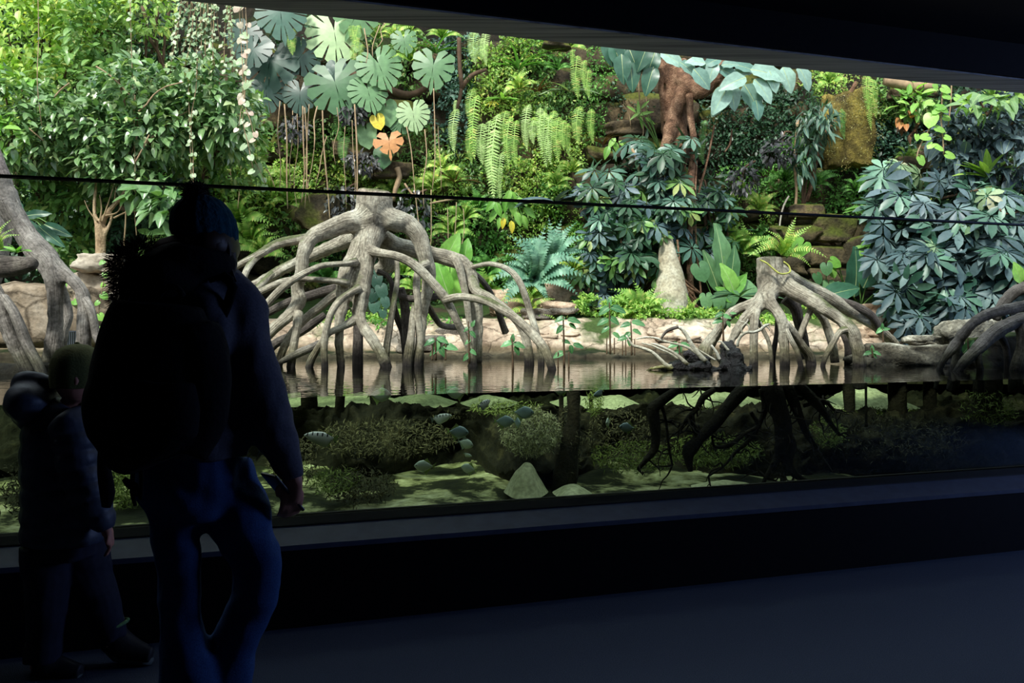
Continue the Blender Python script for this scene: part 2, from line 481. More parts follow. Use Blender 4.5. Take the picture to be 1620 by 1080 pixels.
def under_bulge(u, v):
    face = np.clip(1 - np.abs(v - .13) / .15, 0, 1)
    by = -(0.95 * blob(u, 0.15, .42) + .5 * blob(u, -1.15, .3) + .35 * blob(u, 3.1, .5) + .8 * blob(u, -4.2, .7)) * face
    by = by + (.5 * blob(u, -.45, .28) + .4 * blob(u, .95, .35) + .35 * blob(u, -1.9, .3)) * face     # hollows
    return by, 0 * u
mb = MB()
mb.add(*grid_mesh(ledge_fn([(6.55, -.02), (6.75, .2), (6.8, .42), (6.92, .59), (7.12, .56), (7.4, .49), (8.0, .48), (8.6, .56), (8.75, .80)], .15, bulge=under_bulge), -8, 8.5, 640, 0, 1, 150))
tag(mb.build('tank_wall', algae_dark), 'algae covered rock ledge under the water', kind='structure')
mb = MB()
def hump(cx, cy, rx, ry, z0, h, n=26):
    def fn(u, v):
        a = u * 2 * PI
        x = cx + rx * v * np.cos(a) * (1 + .12 * np.sin(3 * a + cx)); y = cy + ry * v * np.sin(a)
        z = z0 + h * (1 - v ** 2) ** 1.3 + h * .25 * fnoise(np.stack([x * 14, y * 14, x * 0], -1)) * (1 - v)
        return np.stack([x, y, z], -1)
    return grid_mesh(fn, 0, 1, n * 2, 0.001, 1, n)
for i, (px, wd, h, Y) in enumerate([(470, 60, .10, 8.0), (560, 85, .09, 8.0), (665, 60, .09, 7.9), (775, 45, .07, 7.9), (915, 45, .07, 7.9), (970, 40, .09, 7.8), (1120, 90, .12, 7.9), (1365, 75, .16, 7.7), (150, 60, .08, 7.6)]):
    c = P(px, 650, Y)
    mb = MB(); mb.add(*hump(c.x, Y, wd * Y / FPX, .45, .55, h))
    tag(mb.build('sand_mound', pale_sand), 'pale sand mound under the water', 'sand', 'pale sand mounds')
for i, (px, py, wd, h, Y) in enumerate([(832, 783, 34, .20, 5.75), (905, 775, 30, .07, 5.7), (1290, 752, 60, .05, 5.9), (1150, 765, 60, .05, 5.9)]):
    c = P(px, py, Y)
    mb = MB(); mb.add(*hump(c.x, Y, wd * Y / FPX, .22, .13, h))
    tag(mb.build('sand_mound', pale_sand), ['steep white sand cone below the pale algae rock', 'low sand heap at the foot of the thick sunken post', 'flat sand heap beyond the sunken roots', 'flat sand heap under the sunken roots'][i], 'sand', 'pale sand mounds')

bankm = rock_mat('pink_bank_rock', [(0.3, srgb(136, 112, 96)), (0.5, srgb(196, 172, 152)), (0.7, srgb(226, 206, 188))], scale=2.2, bump=0.7, crack=3.2, moss=srgb(70, 88, 42), moss_amt=-.25, wet=(.99, (.10, .11, .09), .12, (.35, .34, .28)))
soil = rock_mat('planting_soil', [(0.3, srgb(34, 28, 20)), (0.7, srgb(78, 66, 46))], scale=3, bump=0.8, moss=srgb(50, 70, 26), moss_amt=.2)
mb = MB()
mb.add(*grid_mesh(ledge_fn([(8.45, .70), (8.5, 1.01), (8.7, 1.03), (8.74, 1.12), (8.88, 1.27), (9.1, 1.37), (9.35, 1.38)], .06), -8.5, 8.8, 420, 0, 1, 46))
tag(mb.build('bank_wall', bankm), 'low pink rock bank along the far shore', kind='structure')
mb = MB()
mb.add(*grid_mesh(ledge_fn([(9.3, 1.27), (9.7, 1.38), (10.2, 1.52), (11.1, 1.7)], .08), -8.5, 9.5, 200, 0, 1, 40))
tag(mb.build('planting_ground', soil), 'mossy planting soil behind the bank', kind='structure')

# water body
def water_material():
    m, nt, f, g = glass_mat('water', (1, 1, 1), 0.015, 1.33)
    L = nt.links.new; out = [n for n in nt.nodes if n.type == 'OUTPUT_MATERIAL'][0]
    geo = nt.nodes.new('ShaderNodeNewGeometry')
    mp = nt.nodes.new('ShaderNodeMapping'); mp.inputs['Scale'].default_value = (1.0, 1.6, 1.0)
    L(geo.outputs['Position'], mp.inputs[0])
    n = nt.nodes.new('ShaderNodeTexNoise'); n.inputs['Scale'].default_value = 7; n.inputs['Detail'].default_value = 2
    L(mp.outputs[0], n.inputs['Vector'])
    bu = nt.nodes.new('ShaderNodeBump'); bu.inputs['Strength'].default_value = 0.035; bu.inputs['Distance'].default_value = 0.05
    L(n.outputs['Fac'], bu.inputs['Height']); L(bu.outputs[0], f.inputs['Normal']); L(bu.outputs[0], g.inputs['Normal'])
    va = nt.nodes.new('ShaderNodeVolumeAbsorption'); va.inputs['Color'].default_value = (0.72, 0.80, 0.66, 1); va.inputs['Density'].default_value = 0.8
    L(va.outputs[0], out.inputs['Volume'])
    return m
waterm = water_material()
mb = MB()
q = [W(S0, .037, 0)[:2], W(S1, .037, 0)[:2], (11.5, 9.3), (-9.5, 9.3)]
mb.add([(x, y, -.3) for x, y in q] + [(x, y, WZ) for x, y in q], [np.array([(3, 2, 1, 0), (4, 5, 6, 7), (0, 1, 5, 4), (1, 2, 6, 5), (2, 3, 7, 6), (3, 0, 4, 7)])])
tag(mb.build('water', waterm, None, False), 'still clear green water filling the tank', kind='structure')

# garden enclosure: rock wall behind, end walls, masonry above the beam
rockm = rock_mat('mossy_wall_rock', [(0.3, srgb(28, 24, 19)), (0.5, srgb(68, 59, 43)), (0.72, srgb(128, 110, 80))], scale=3.4, bump=1.0, moss=srgb(86, 92, 34), moss_amt=.22)
darkrock = rock_mat('dark_joint_rock', [(0.3, srgb(14, 12, 9)), (0.7, srgb(44, 38, 26))], scale=2.5, bump=1.0, moss=srgb(44, 60, 20), moss_amt=.3)
WALLY = 10.9
def wallfn(u, v):
    p = np.stack([u, v * 0, v], -1)
    y = WALLY + .15 + .16 * fnoise(p * .9) + .05 * fnoise(p * 4)
    y = y - 1.8 * np.clip((-u - 3.0) / 4.5, 0, 1) ** 2 - 1.0 * np.clip((u - 5.0) / 4, 0, 1) ** 1.5
    return np.stack([u, y, v], -1)
mb = MB(); mb.add(*grid_mesh(wallfn, -9.5, 9.8, 240, .6, 6.6, 90))
wb = mb.build('wall_back', darkrock); tag(wb, 'mossy quarry stone wall behind the planting', kind='structure')
for nm, x in (('wall_end', -9.4), ('wall_end', 9.7)):
    mb = MB(); mb.add(*box(x - .15, x + .15, 1.0 if x < 0 else 6.9, 12.5, -.3, 6.6)); tag(mb.build(nm, darkrock, None, False), kind='structure')
# stones of the wall: children of the wall
def stone_mesh(seed, sx=1, sy=.6, sz=.6, n=2, rough=.13):
    bm = bmesh.new(); bmesh.ops.create_cube(bm, size=1.0)
    bmesh.ops.subdivide_edges(bm, edges=bm.edges[:], cuts=n, use_grid_fill=True)
    V = np.array([v.co[:] for v in bm.verts])
    r = np.linalg.norm(V, axis=1)[:, None]
    V = V * (1 - .38 * np.clip(r - .5, 0, 1)) * 1.05
    V = V * (1 + rough * fnoise(V * 3 + seed * 7.3)[:, None])
    V = V * np.array([sx, sy, sz])
    for v, c in zip(bm.verts, V): v.co = c
    me = bpy.data.meshes.new('stone'); bm.to_mesh(me); bm.free()
    me.polygons.foreach_set('use_smooth', np.ones(len(me.polygons), dtype=bool))
    return me
rng = random.Random(11)
smeshes = []
for k in range(6):
    me = stone_mesh(k + 1, n=3, sx=1.0, sy=1.0, sz=1.0, rough=.2); me.materials.append(rockm); smeshes.append(me)
z = 1.62; row = 0
while z < 4.9:
    h = rng.uniform(.27, .42); x = -5.3 + rng.uniform(-.4, 0)
    if z > 4.0: xe = 3.2
    else: xe = 7.4
    while x < xe:
        ln = rng.uniform(.42, .95)
        s = link('stone', rng.choice(smeshes), wb)
        yy = float(wallfn(np.array([x + ln / 2]), np.array([z + h / 2]))[0, 1])
        s.location = (x + ln / 2, yy - rng.uniform(-.03, .1), z + h / 2 + rng.uniform(-.02, .02))
        s.scale = (ln * 1.02, rng.uniform(.4, .62), h * 1.02)
        s.rotation_euler = (rng.uniform(-.06, .06), rng.uniform(-.07, .07), rng.uniform(-.12, .12) + (PI if rng.random() < .5 else 0))
        x += ln + .02
    z += h + .015
# loose stones and boulders on the bank: each a thing
pinkst = rock_mat('pink_boulder', [(0.3, srgb(120, 96, 80)), (0.5, srgb(182, 152, 130)), (0.7, srgb(216, 192, 170))], scale=3.4, bump=.8)
greyst = rock_mat('pitted_grey_stone', [(0.35, srgb(70, 64, 58)), (0.5, srgb(120, 110, 102)), (0.65, srgb(160, 148, 138))], scale=9, bump=1.2)
bst = {}
def boulder(px, py, Y, w_, h_, d_, mat, label, rz=0.0, group=None, seed=0, name='boulder'):
    key = (mat.name, seed % 5, name)
    if key not in bst:
        me = stone_mesh(20 + seed % 5, n=6, rough=.27); me.materials.append(mat); bst[key] = me
    o = link(name, bst[key]); o.location = P(px, py, Y)
    o.scale = (w_ * Y / FPX, d_, h_ * Y / FPX); o.rotation_euler = (0, rng.uniform(-.1, .1), rz)
    return tag(o, label, name if name != 'boulder' else 'rock', group)
boulder(882, 484, 9.3, 52, 26, .45, pinkst, 'largest domed pink boulder topping the bank in the middle')
boulder(892, 492, 9.15, 40, 18, .2, greyst, 'pitted grey stone set in front of the domed pink boulder')
boulder(852, 496, 9.2, 46, 24, .35, greyst, 'pitted grey boulder just beside the domed pink one, nearer the big mangrove', seed=1)
boulder(1022, 508, 9.2, 30, 17, .25, greyst, 'small holey grey stone alone on the bank below the pale trunk base', seed=2)
boulder(720, 528, 8.9, 50, 34, .3, greyst, 'grey shore rock seen between the roots of the big mangrove', seed=3)
boulder(665, 545, 8.6, 70, 40, .3, greyst, 'wide dark rock at the waterline behind the big mangrove roots', seed=4)
boulder(1377, 490, 9.1, 46, 30, .4, pinkst, 'round brown boulder highest in the pile by the stump roots', seed=1)
boulder(1412, 505, 8.9, 40, 32, .3, greyst, 'pitted boulder just under the highest one of the pile by the stump', seed=2)
boulder(1440, 520, 8.8, 44, 30, .3, pinkst, 'pinkish boulder in the middle of the pile beside the stump', seed=3)
boulder(1468, 516, 8.9, 50, 26, .3, pinkst, 'flat pinkish boulder at the far end of the pile by the schefflera', seed=4)
for i in range(26):
    px = rng.uniform(745, 1160); py = rng.uniform(500, 538)
    boulder(px, py + 4, 9.25 - (py - 500) * .014, rng.uniform(22, 46), rng.uniform(8, 15), .2, bankm,
            'flat pink slab bedded in the face of the far bank', group='flat slabs of the bank', seed=i, name='slab')
for i in range(12):
    px = rng.uniform(1330, 1500); py = rng.uniform(520, 562)
    boulder(px, py, 8.8, rng.uniform(30, 56), rng.uniform(18, 30), .22, pinkst if i % 3 else greyst,
            'brown stone of the low wall beside the stump', group='stones of the low wall by the stump', seed=i, name='stone')
whiterock = rock_mat('white_stained_rock', [(0.32, srgb(38, 34, 30)), (0.5, srgb(132, 126, 114)), (0.66, srgb(214, 208, 194))], scale=4.5, bump=1.3, wet=(.98, (.16, .16, .15), .22, (.45, .43, .4)))
bigst = {}
def crag(px, py, Y, w_, h_, d_, mat, label, seed, rough=.25):
    me = stone_mesh(seed, n=14, rough=rough); me.materials.append(mat)
    V = np.empty(len(me.vertices) * 3, dtype=np.float32); me.vertices.foreach_get('co', V); V = V.reshape(-1, 3)
    V = V * (1 + .10 * fnoise(V * 9 + seed)[:, None] + .04 * fnoise(V * 26)[:, None]); me.vertices.foreach_set('co', V.reshape(-1)); me.update()
    o = link('boulder', me); o.location = P(px, py, Y); o.scale = (w_ * Y / FPX, d_, h_ * Y / FPX)
    return tag(o, label, 'rock')
crag(1450, 568, 7.0, 160, 80, .6, whiterock, 'low craggy rock stained white at the waterline between stump and last mangrove', 31, .4)
crag(1455, 538, 7.2, 44, 24, .3, whiterock, 'small jagged white rock perched on the low crag', 33)
crag(1530, 532, 7.5, 90, 90, .5, whiterock, 'tall craggy rock with mustard lichen behind the last mangrove roots', 35)
crag(1590, 560, 7.0, 120, 90, .5, darkrock, 'dark rock in the shade of the last mangrove', 36)
boul = rock_mat('pale_boulder', [(0.3, srgb(150, 134, 118)), (0.5, srgb(186, 170, 156)), (0.7, srgb(222, 212, 198))], scale=2.6, bump=.7, wet=(.99, (.2, .2, .17), .2, (.6, .6, .5)))
crag(168, 495, 7.9, 150, 215, .8, boul, 'tall pale boulder standing beyond the child and the woman', 41, .12)
crag(166, 418, 7.7, 66, 50, .4, boul, 'knobbly pale rock on top of the tall boulder', 42, .3)
crag(50, 500, 7.6, 230, 150, .8, rock_mat('cracked_brown_rock', [(0.32, srgb(88, 74, 62)), (0.5, srgb(150, 130, 112)), (0.7, srgb(176, 160, 146))], crack=1.5, scale=2.2, bump=1.0, wet=(1.0, (.2, .2, .18), .2, (.6, .6, .5))), 'broad cracked brown rock behind the mangrove at the near end', 43, .1)
crag(40, 600, 5.75, 330, 80, .35, algae_dark, 'dark wet rock shelf at the foot of the mangrove near the child', 44, .15)
crag(820, 480, 9.7, 90, 70, .4, pinkst, 'shadowy pink rock behind the arching fern', 45, .12)
crag(890, 465, 9.9, 60, 90, .4, pinkst, 'brown rock post below the dark aralia bush', 46, .12)
crag(505, 335, 10.2, 60, 90, .3, rockm, 'rough brown rock under the creepers near the big mangrove crown', 47, .2)
crag(1340, 210, 10.35, 75, 190, .5, rock_mat('golden_moss_rock', [(0.32, srgb(40, 34, 20)), (0.5, srgb(104, 92, 44)), (0.7, srgb(164, 148, 72))], scale=5, bump=1.2), 'mossy golden rock pillar near the top of the wall', 48, .22)
for i, (px, py, w_, h_) in enumerate([(1255, 372, 70, 50), (1320, 362, 60, 60), (1300, 405, 80, 50), (1360, 398, 50, 70), (1240, 420, 60, 40), (1325, 440, 90, 50), (1390, 440, 50, 50), (1275, 335, 50, 36)]):
    boulder(px, py, 10.2, w_, h_, .4, rockm, 'mossy boulder of the stack behind the stump', group='mossy boulders behind the stump', seed=i)
for i, (px, py, w_, h_) in enumerate([(960, 245, 60, 34), (1000, 205, 70, 30), (1010, 262, 60, 36), (950, 290, 70, 40), (880, 70, 40, 24), (560, 240, 60, 40), (620, 270, 60, 36), (945, 330, 50, 40), (1440, 150, 60, 30), (1450, 260, 70, 40)]):
    boulder(px, py, 10.35, w_, h_, .4, rockm, 'bulging mossy stone standing proud of the wall', group='proud stones of the wall', seed=i, name='rock')

# ------------------------------------------------------------------ mangroves, stump, trunks
bark = rock_mat('mangrove_bark', [(0.3, srgb(136, 124, 112)), (0.5, srgb(192, 180, 164)), (0.7, srgb(226, 218, 202))], scale=5, bump=.8, grain=True, moss=srgb(120, 124, 88), moss_amt=-.1, wet=(.99, (.06, .055, .065), .2, (.5, .5, .40)))
bark_grey = rock_mat('grey_mangrove_bark', [(0.3, srgb(98, 90, 86)), (0.5, srgb(146, 136, 132)), (0.7, srgb(180, 170, 164))], scale=6, bump=.7, grain=True, wet=(.98, (.08, .08, .085), .2, (.5, .52, .42)))
bark_dark = rock_mat('shaded_root_bark', [(0.3, srgb(66, 58, 56)), (0.5, srgb(104, 94, 90)), (0.7, srgb(134, 124, 116))], scale=6, bump=.7, grain=True, wet=(1.02, (.12, .11, .12), .2, (.5, .5, .5)))  # darker copy of the bark, shade of the rear roots put into its colour
def conv(lst, ox, oy, sc, Y0, rs=1.0):
    """points read off an enlarged crop: (cx, cy[, r[, dY]]) -> (x, y, z, r)"""
    out = []; r = 20; dy = 0
    for p in lst:
        if len(p) > 2: r = p[2]
        if len(p) > 3: dy = p[3]
        Y = Y0 + dy
        v = P(ox + p[0] / sc, oy + p[1] / sc, Y)
        out.append((v.x, v.y, v.z, r * rs / sc * Y / FPX))
    return out
A = (360, 290, 3.376); Bc = (700, 300, 3.376); C3 = (980, 340, 3.6); D4 = (1260, 340, 3.6); E6 = (0, 270, 3.6)
def tree(name, label, cat, Y0, core, roots, mat, voxel=.016, rootmat=None):
    root = empty(name, (0, 0, 0), label, cat)
    c0 = None
    mb = MB()
    cc = []
    for fr, pts in core:
        q_ = conv(pts, *fr, Y0); cc.append(q_)
        if c0 is None: c0 = q_
        mb.add(*tube(q_, 16, ridge=.06, lump=.03, seed=len(pts)))
    body = remesh(mb, 'trunk', mat, root, voxel, 3, noise=.006, nscale=26)
    add_grain(body, cc)
    for i, (fr, pts, m2) in enumerate(roots):
        q_ = conv(pts, *fr, Y0)
        b = MB(); b.add(*tube(q_, 12, ridge=.07, lump=.05, seed=i * 3 + 1))
        add_grain(b.build('root', (m2 or rootmat or mat), root), [q_])
    return root

tree('mangrove', 'big grey mangrove stump arching on many stilt roots in the middle of the water', 'tree', 6.9, [
    (A, [(790, 40, 92), (782, 110, 98), (772, 190, 92), (770, 250, 78), (748, 350, 58, -.1), (740, 450, 44, -.15), (722, 560, 42, -.2), (712, 640, 40, -.2), (700, 710, 38, -.2), (735, 780, 30, -.25), (785, 850, 29, -.3), (825, 920, 29, -.3), (850, 990, 32, -.3), (870, 1080, 32, -.3)]),
    (A, [(770, 170, 60), (700, 200, 64, -.05), (620, 215, 58, -.1), (520, 255, 50, -.15), (450, 290, 42, -.2), (405, 370, 38, -.25), (396, 470, 36, -.25), (372, 560, 36, -.2), (385, 620, 40, -.2), (345, 690, 36, -.25), (265, 760, 32, -.3), (200, 830, 28, -.3), (160, 920, 28, -.3), (130, 1060, 30, -.3)]),
    (A, [(830, 160, 60), (880, 195, 62), (960, 215, 55, .05), (1025, 285, 48, .05), (1052, 380, 42, .05), (1075, 480, 42, .1), (1068, 580, 32, .1), (1045, 700, 26, .15), (1030, 860, 26, .15), (1020, 1040, 26, .15)]),
    (A, [(740, 250, 50), (715, 320, 54, -.05), (690, 380, 50, -.1), (650, 450, 46, -.15), (622, 540, 42, -.2), (615, 640, 36, -.2), (598, 740, 27, -.25), (596, 860, 23, -.25), (606, 960, 22, -.25), (610, 1080, 24, -.25)]),
    (A, [(820, 290, 50, .2), (900, 330, 46, .3), (1000, 355, 44, .3), (1100, 380, 40, .3), (1200, 405, 42, .3), (1275, 450, 44, .3), (1308, 560, 40, .3), (1328, 680, 36, .3), (1325, 800, 36, .3), (1320, 960, 38, .3)]),
    (A, [(700, 280, 60, .3), (600, 320, 40, .4), (480, 370, 36, .5), (350, 430, 32, .5), (240, 490, 30, .5), (130, 550, 26, .5), (40, 620, 24, .5), (-60, 760, 24, .5)]),
    (A, [(820, 300, 50, .3), (860, 380, 60, .35), (850, 440, 48, .4), (790, 470, 30, .4)]),
    ], [
    (A, [(440, 295, 34, -.15), (380, 300, 27, -.2), (300, 312, 25, -.25), (240, 335, 24, -.25), (190, 365, 22, -.3), (130, 398, 19, -.3), (60, 435, 17, -.3), (-30, 500, 16, -.3)], None),
    (A, [(215, 345, 22, -.25), (150, 400, 18, -.3), (110, 450, 17, -.35), (85, 510, 16, -.4), (60, 620, 16, -.4), (40, 760, 17, -.4), (20, 1000, 18, -.4)], None),
    (A, [(375, 690, 30, -.25), (372, 760, 24, -.3), (360, 830, 22, -.3), (345, 920, 24, -.3), (330, 1050, 24, -.3)], None),
    (A, [(695, 715, 32, -.2), (650, 745, 24, -.25), (590, 775, 19, -.3), (540, 800, 17, -.35), (500, 850, 18, -.35), (465, 910, 20, -.35), (440, 960, 22, -.35), (420, 1060, 22, -.35)], None),
    (A, [(685, 420, 24, -.2), (630, 428, 17, -.3), (560, 432, 15, -.35), (500, 440, 16, -.4), (430, 470, 17, -.45), (350, 515, 19, -.5), (270, 580, 20, -.5), (215, 640, 19, -.5), (160, 710, 18, -.5), (90, 830, 18, -.5), (40, 1000, 18, -.5)], None),
    (A, [(640, 535, 26, -.25), (590, 522, 18, -.3), (500, 515, 16, -.35), (390, 510, 15, -.35), (300, 522, 17, -.4), (220, 555, 18, -.4), (140, 600, 17, -.4), (40, 700, 17, -.4), (-20, 900, 17, -.4)], None),
    (A, [(705, 560, 26, -.25), (655, 585, 20, -.3), (600, 625, 20, -.35), (560, 680, 20, -.4), (532, 760, 20, -.4), (516, 860, 20, -.4), (520, 970, 19, -.4), (525, 1080, 20, -.4)], None),
    (A, [(750, 355, 36, -.15), (810, 372, 24, -.2), (890, 385, 22, -.25), (960, 412, 24, -.25), (1020, 455, 25, -.25), (1085, 520, 24, -.25), (1145, 590, 26, -.25), (1185, 655, 24, -.2), (1222, 730, 21, -.2), (1255, 800, 20, -.15), (1290, 880, 20, -.15), (1310, 960, 22, -.15), (1330, 1060, 22, -.15)], None),
    (Bc, [(10, 590, 22, -.25), (80, 572, 19, -.3), (160, 578, 20, -.35), (250, 600, 23, -.4), (310, 635, 24, -.45), (370, 670, 24, -.5), (440, 730, 24, -.55), (500, 790, 25, -.6), (545, 850, 24, -.65), (575, 920, 22, -.7), (590, 980, 22, -.7), (600, 1060, 20, -.7)], None),
    (A, [(1070, 430, 26, 0), (1025, 450, 20, -.05), (1008, 540, 20, -.08), (1016, 640, 18, -.1), (1020, 740, 20, -.1), (1028, 850, 24, -.1), (1015, 940, 30, -.1), (1010, 1060, 32, -.1)], None),
    (A, [(1000, 640, 14, -.05), (988, 720, 17, -.1), (980, 820, 21, -.15), (965, 920, 26, -.15), (955, 1040, 26, -.15)], None),
    (A, [(1215, 400, 26, .25), (1235, 440, 22, .2), (1255, 520, 20, .2), (1275, 620, 18, .15), (1288, 720, 16, .15), (1298, 800, 15, .15), (1310, 950, 15, .15)], None),
    (Bc, [(120, 420, 20, .3), (175, 408, 13, .25), (250, 395, 14, .2), (320, 410, 15, .15), (370, 440, 17, .15), (410, 490, 18, .1), (440, 560, 18, .1), (465, 640, 18, .1), (490, 720, 18, .05), (510, 790, 18, .05), (525, 880, 18, .05), (530, 1000, 18, .05)], None),
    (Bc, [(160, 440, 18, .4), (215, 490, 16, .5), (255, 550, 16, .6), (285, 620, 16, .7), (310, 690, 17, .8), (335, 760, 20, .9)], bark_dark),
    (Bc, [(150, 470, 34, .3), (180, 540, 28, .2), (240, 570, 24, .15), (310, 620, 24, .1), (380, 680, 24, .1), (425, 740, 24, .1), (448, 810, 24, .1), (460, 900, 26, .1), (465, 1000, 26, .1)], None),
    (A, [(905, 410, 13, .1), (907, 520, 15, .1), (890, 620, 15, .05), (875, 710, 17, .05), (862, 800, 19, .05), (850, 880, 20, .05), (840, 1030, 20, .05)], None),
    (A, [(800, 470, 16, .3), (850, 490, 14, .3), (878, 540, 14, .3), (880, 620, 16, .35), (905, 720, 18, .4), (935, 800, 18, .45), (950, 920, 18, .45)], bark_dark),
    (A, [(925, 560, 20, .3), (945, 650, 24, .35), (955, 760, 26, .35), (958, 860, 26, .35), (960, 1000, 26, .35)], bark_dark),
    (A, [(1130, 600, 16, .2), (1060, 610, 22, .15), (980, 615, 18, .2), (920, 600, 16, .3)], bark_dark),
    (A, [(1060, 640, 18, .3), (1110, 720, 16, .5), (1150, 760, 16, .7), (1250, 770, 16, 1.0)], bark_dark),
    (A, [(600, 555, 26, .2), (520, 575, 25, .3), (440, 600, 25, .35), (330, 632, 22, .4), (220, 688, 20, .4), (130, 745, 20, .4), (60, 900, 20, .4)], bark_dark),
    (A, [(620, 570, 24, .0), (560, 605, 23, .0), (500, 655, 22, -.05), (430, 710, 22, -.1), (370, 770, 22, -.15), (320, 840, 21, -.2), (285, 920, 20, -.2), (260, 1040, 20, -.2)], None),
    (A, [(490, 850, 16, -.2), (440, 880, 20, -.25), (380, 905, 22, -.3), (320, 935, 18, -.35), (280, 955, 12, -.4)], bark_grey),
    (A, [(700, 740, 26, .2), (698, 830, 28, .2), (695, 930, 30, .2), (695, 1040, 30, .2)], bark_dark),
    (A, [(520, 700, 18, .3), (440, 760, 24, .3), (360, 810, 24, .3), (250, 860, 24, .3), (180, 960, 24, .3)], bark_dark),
    (A, [(240, 480, 16, .3), (190, 530, 18, .2), (130, 590, 18, .1), (60, 640, 18, .1), (0, 760, 18, .1)], None),
    ], bark)
tree('mangrove', 'thick grey mangrove with a sawn log stub behind the child', 'tree', 6.0, [
    (E6, [(-70, -120, 60), (-20, 20, 62), (30, 150, 64), (80, 260, 60), (160, 380, 62), (230, 470, 72, -.1), (285, 540, 66, -.15), (312, 640, 50, -.2), (318, 760, 42, -.2), (318, 880, 42, -.2), (310, 980, 50, -.2), (300, 1100, 55, -.2)]),
    (E6, [(250, 480, 50, -.1), (340, 560, 38, -.15), (410, 620, 36, -.2), (465, 690, 38, -.25), (482, 780, 40, -.25), (475, 880, 38, -.3), (478, 990, 40, -.3), (480, 1130, 40, -.3)]),
    (E6, [(-80, 640, 60, -.3), (-20, 740, 52, -.4), (20, 830, 48, -.4), (60, 930, 46, -.4), (110, 1040, 42, -.4), (160, 1150, 40, -.4), (180, 1220, 40, -.4)]),
    (E6, [(-120, 200, 120, .2), (-60, 330, 110, .2), (-60, 480, 90, .1), (-80, 640, 70, 0)]),
    ], [
    (E6, [(475, 720, 24, -.25), (515, 780, 22, -.3), (535, 860, 22, -.3), (550, 940, 24, -.3), (590, 1010, 26, -.35), (620, 1140, 26, -.35)], None),
    (E6, [(20, 720, 26, -.4), (75, 800, 28, -.45), (120, 900, 30, -.45), (160, 1000, 30, -.45), (220, 1110, 28, -.45), (260, 1220, 28, -.45)], None),
    (E6, [(330, 640, 34, -.1), (365, 740, 32, 0), (388, 830, 26, 0), (365, 900, 26, 0), (350, 1000, 26, 0)], None),
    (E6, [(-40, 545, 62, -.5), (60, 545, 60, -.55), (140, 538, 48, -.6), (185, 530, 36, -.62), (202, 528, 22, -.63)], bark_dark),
    ], bark_grey)
tree('mangrove_stump', 'grey mangrove stump with a flat sawn top and a fern growing on it', 'tree', 7.0, [
    (C3, [(855, 240, 70), (858, 300, 72), (865, 360, 76), (860, 420, 70), (845, 470, 48, -.1), (870, 520, 32, -.15), (915, 575, 30, -.2), (936, 640, 34, -.2), (935, 710, 31, -.2), (938, 780, 30, -.2), (940, 870, 30, -.2), (942, 980, 30, -.2)]),
    (C3, [(840, 420, 46), (790, 490, 36, -.05), (720, 515, 32, -.05), (650, 550, 30, 0), (600, 600, 30, .05), (560, 660, 32, .1), (520, 720, 38, .15), (490, 770, 42, .15), (470, 900, 44, .15)]),
    (C3, [(830, 440, 40), (805, 500, 40, -.1), (745, 560, 36, -.15), (700, 610, 30, -.15), (655, 680, 26, -.15), (620, 750, 24, -.15), (590, 900, 24, -.15)]),
    (C3, [(900, 350, 60), (960, 410, 52, -.05), (1030, 450, 50, -.1), (1100, 490, 48, -.15), (1180, 540, 40, -.2), (1250, 590, 36, -.2), (1310, 640, 40, -.25), (1345, 720, 38, -.25), (1362, 800, 38, -.25), (1368, 900, 38, -.25), (1370, 990, 38, -.25)]),
    (C3, [(905, 300, 40, .2), (960, 350, 44, .25), (1060, 410, 44, .3), (1160, 455, 44, .35), (1240, 500, 40, .4), (1340, 560, 36, .5), (1430, 610, 32, .6), (1500, 670, 30, .7), (1560, 730, 30, .8), (1600, 800, 30, .8)]),
    ], [
    (C3, [(775, 540, 30, -.15), (768, 620, 25, -.2), (765, 720, 24, -.2), (765, 800, 24, -.2), (765, 880, 25, -.2), (766, 980, 25, -.2)], None),
    (C3, [(935, 610, 26, -.2), (975, 655, 27, -.15), (1015, 705, 25, -.1), (1050, 760, 26, -.05), (1085, 810, 30, 0), (1100, 920, 30, 0)], None),
    (C3, [(945, 650, 16, -.22), (975, 710, 14, -.25), (1005, 765, 14, -.25), (1025, 830, 15, -.25), (1040, 900, 15, -.25), (1050, 980, 15, -.25)], None),
    (C3, [(1300, 650, 30, -.25), (1255, 665, 18, -.3), (1225, 715, 17, -.3), (1195, 765, 17, -.3), (1170, 820, 14, -.3), (1155, 880, 14, -.3), (1145, 980, 14, -.3)], None),
    (C3, [(1110, 510, 24, -.12), (1080, 560, 17, -.1), (1058, 610, 17, -.1), (1035, 670, 17, -.1), (1020, 720, 16, -.1)], None),
    (C3, [(1110, 530, 26, 0), (1160, 590, 23, .05), (1190, 660, 23, .1), (1215, 740, 24, .1), (1230, 840, 24, .1)], None),
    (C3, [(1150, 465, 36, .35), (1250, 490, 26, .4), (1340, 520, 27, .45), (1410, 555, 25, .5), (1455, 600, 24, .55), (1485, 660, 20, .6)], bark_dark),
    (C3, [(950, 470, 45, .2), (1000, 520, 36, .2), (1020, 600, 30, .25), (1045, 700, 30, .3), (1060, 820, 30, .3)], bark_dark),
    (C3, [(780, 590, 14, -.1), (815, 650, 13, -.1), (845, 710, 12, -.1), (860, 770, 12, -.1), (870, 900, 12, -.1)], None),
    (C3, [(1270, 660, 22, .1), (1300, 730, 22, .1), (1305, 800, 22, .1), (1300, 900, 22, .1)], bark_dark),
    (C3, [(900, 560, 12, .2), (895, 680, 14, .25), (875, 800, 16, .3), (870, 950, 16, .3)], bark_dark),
    ], bark)
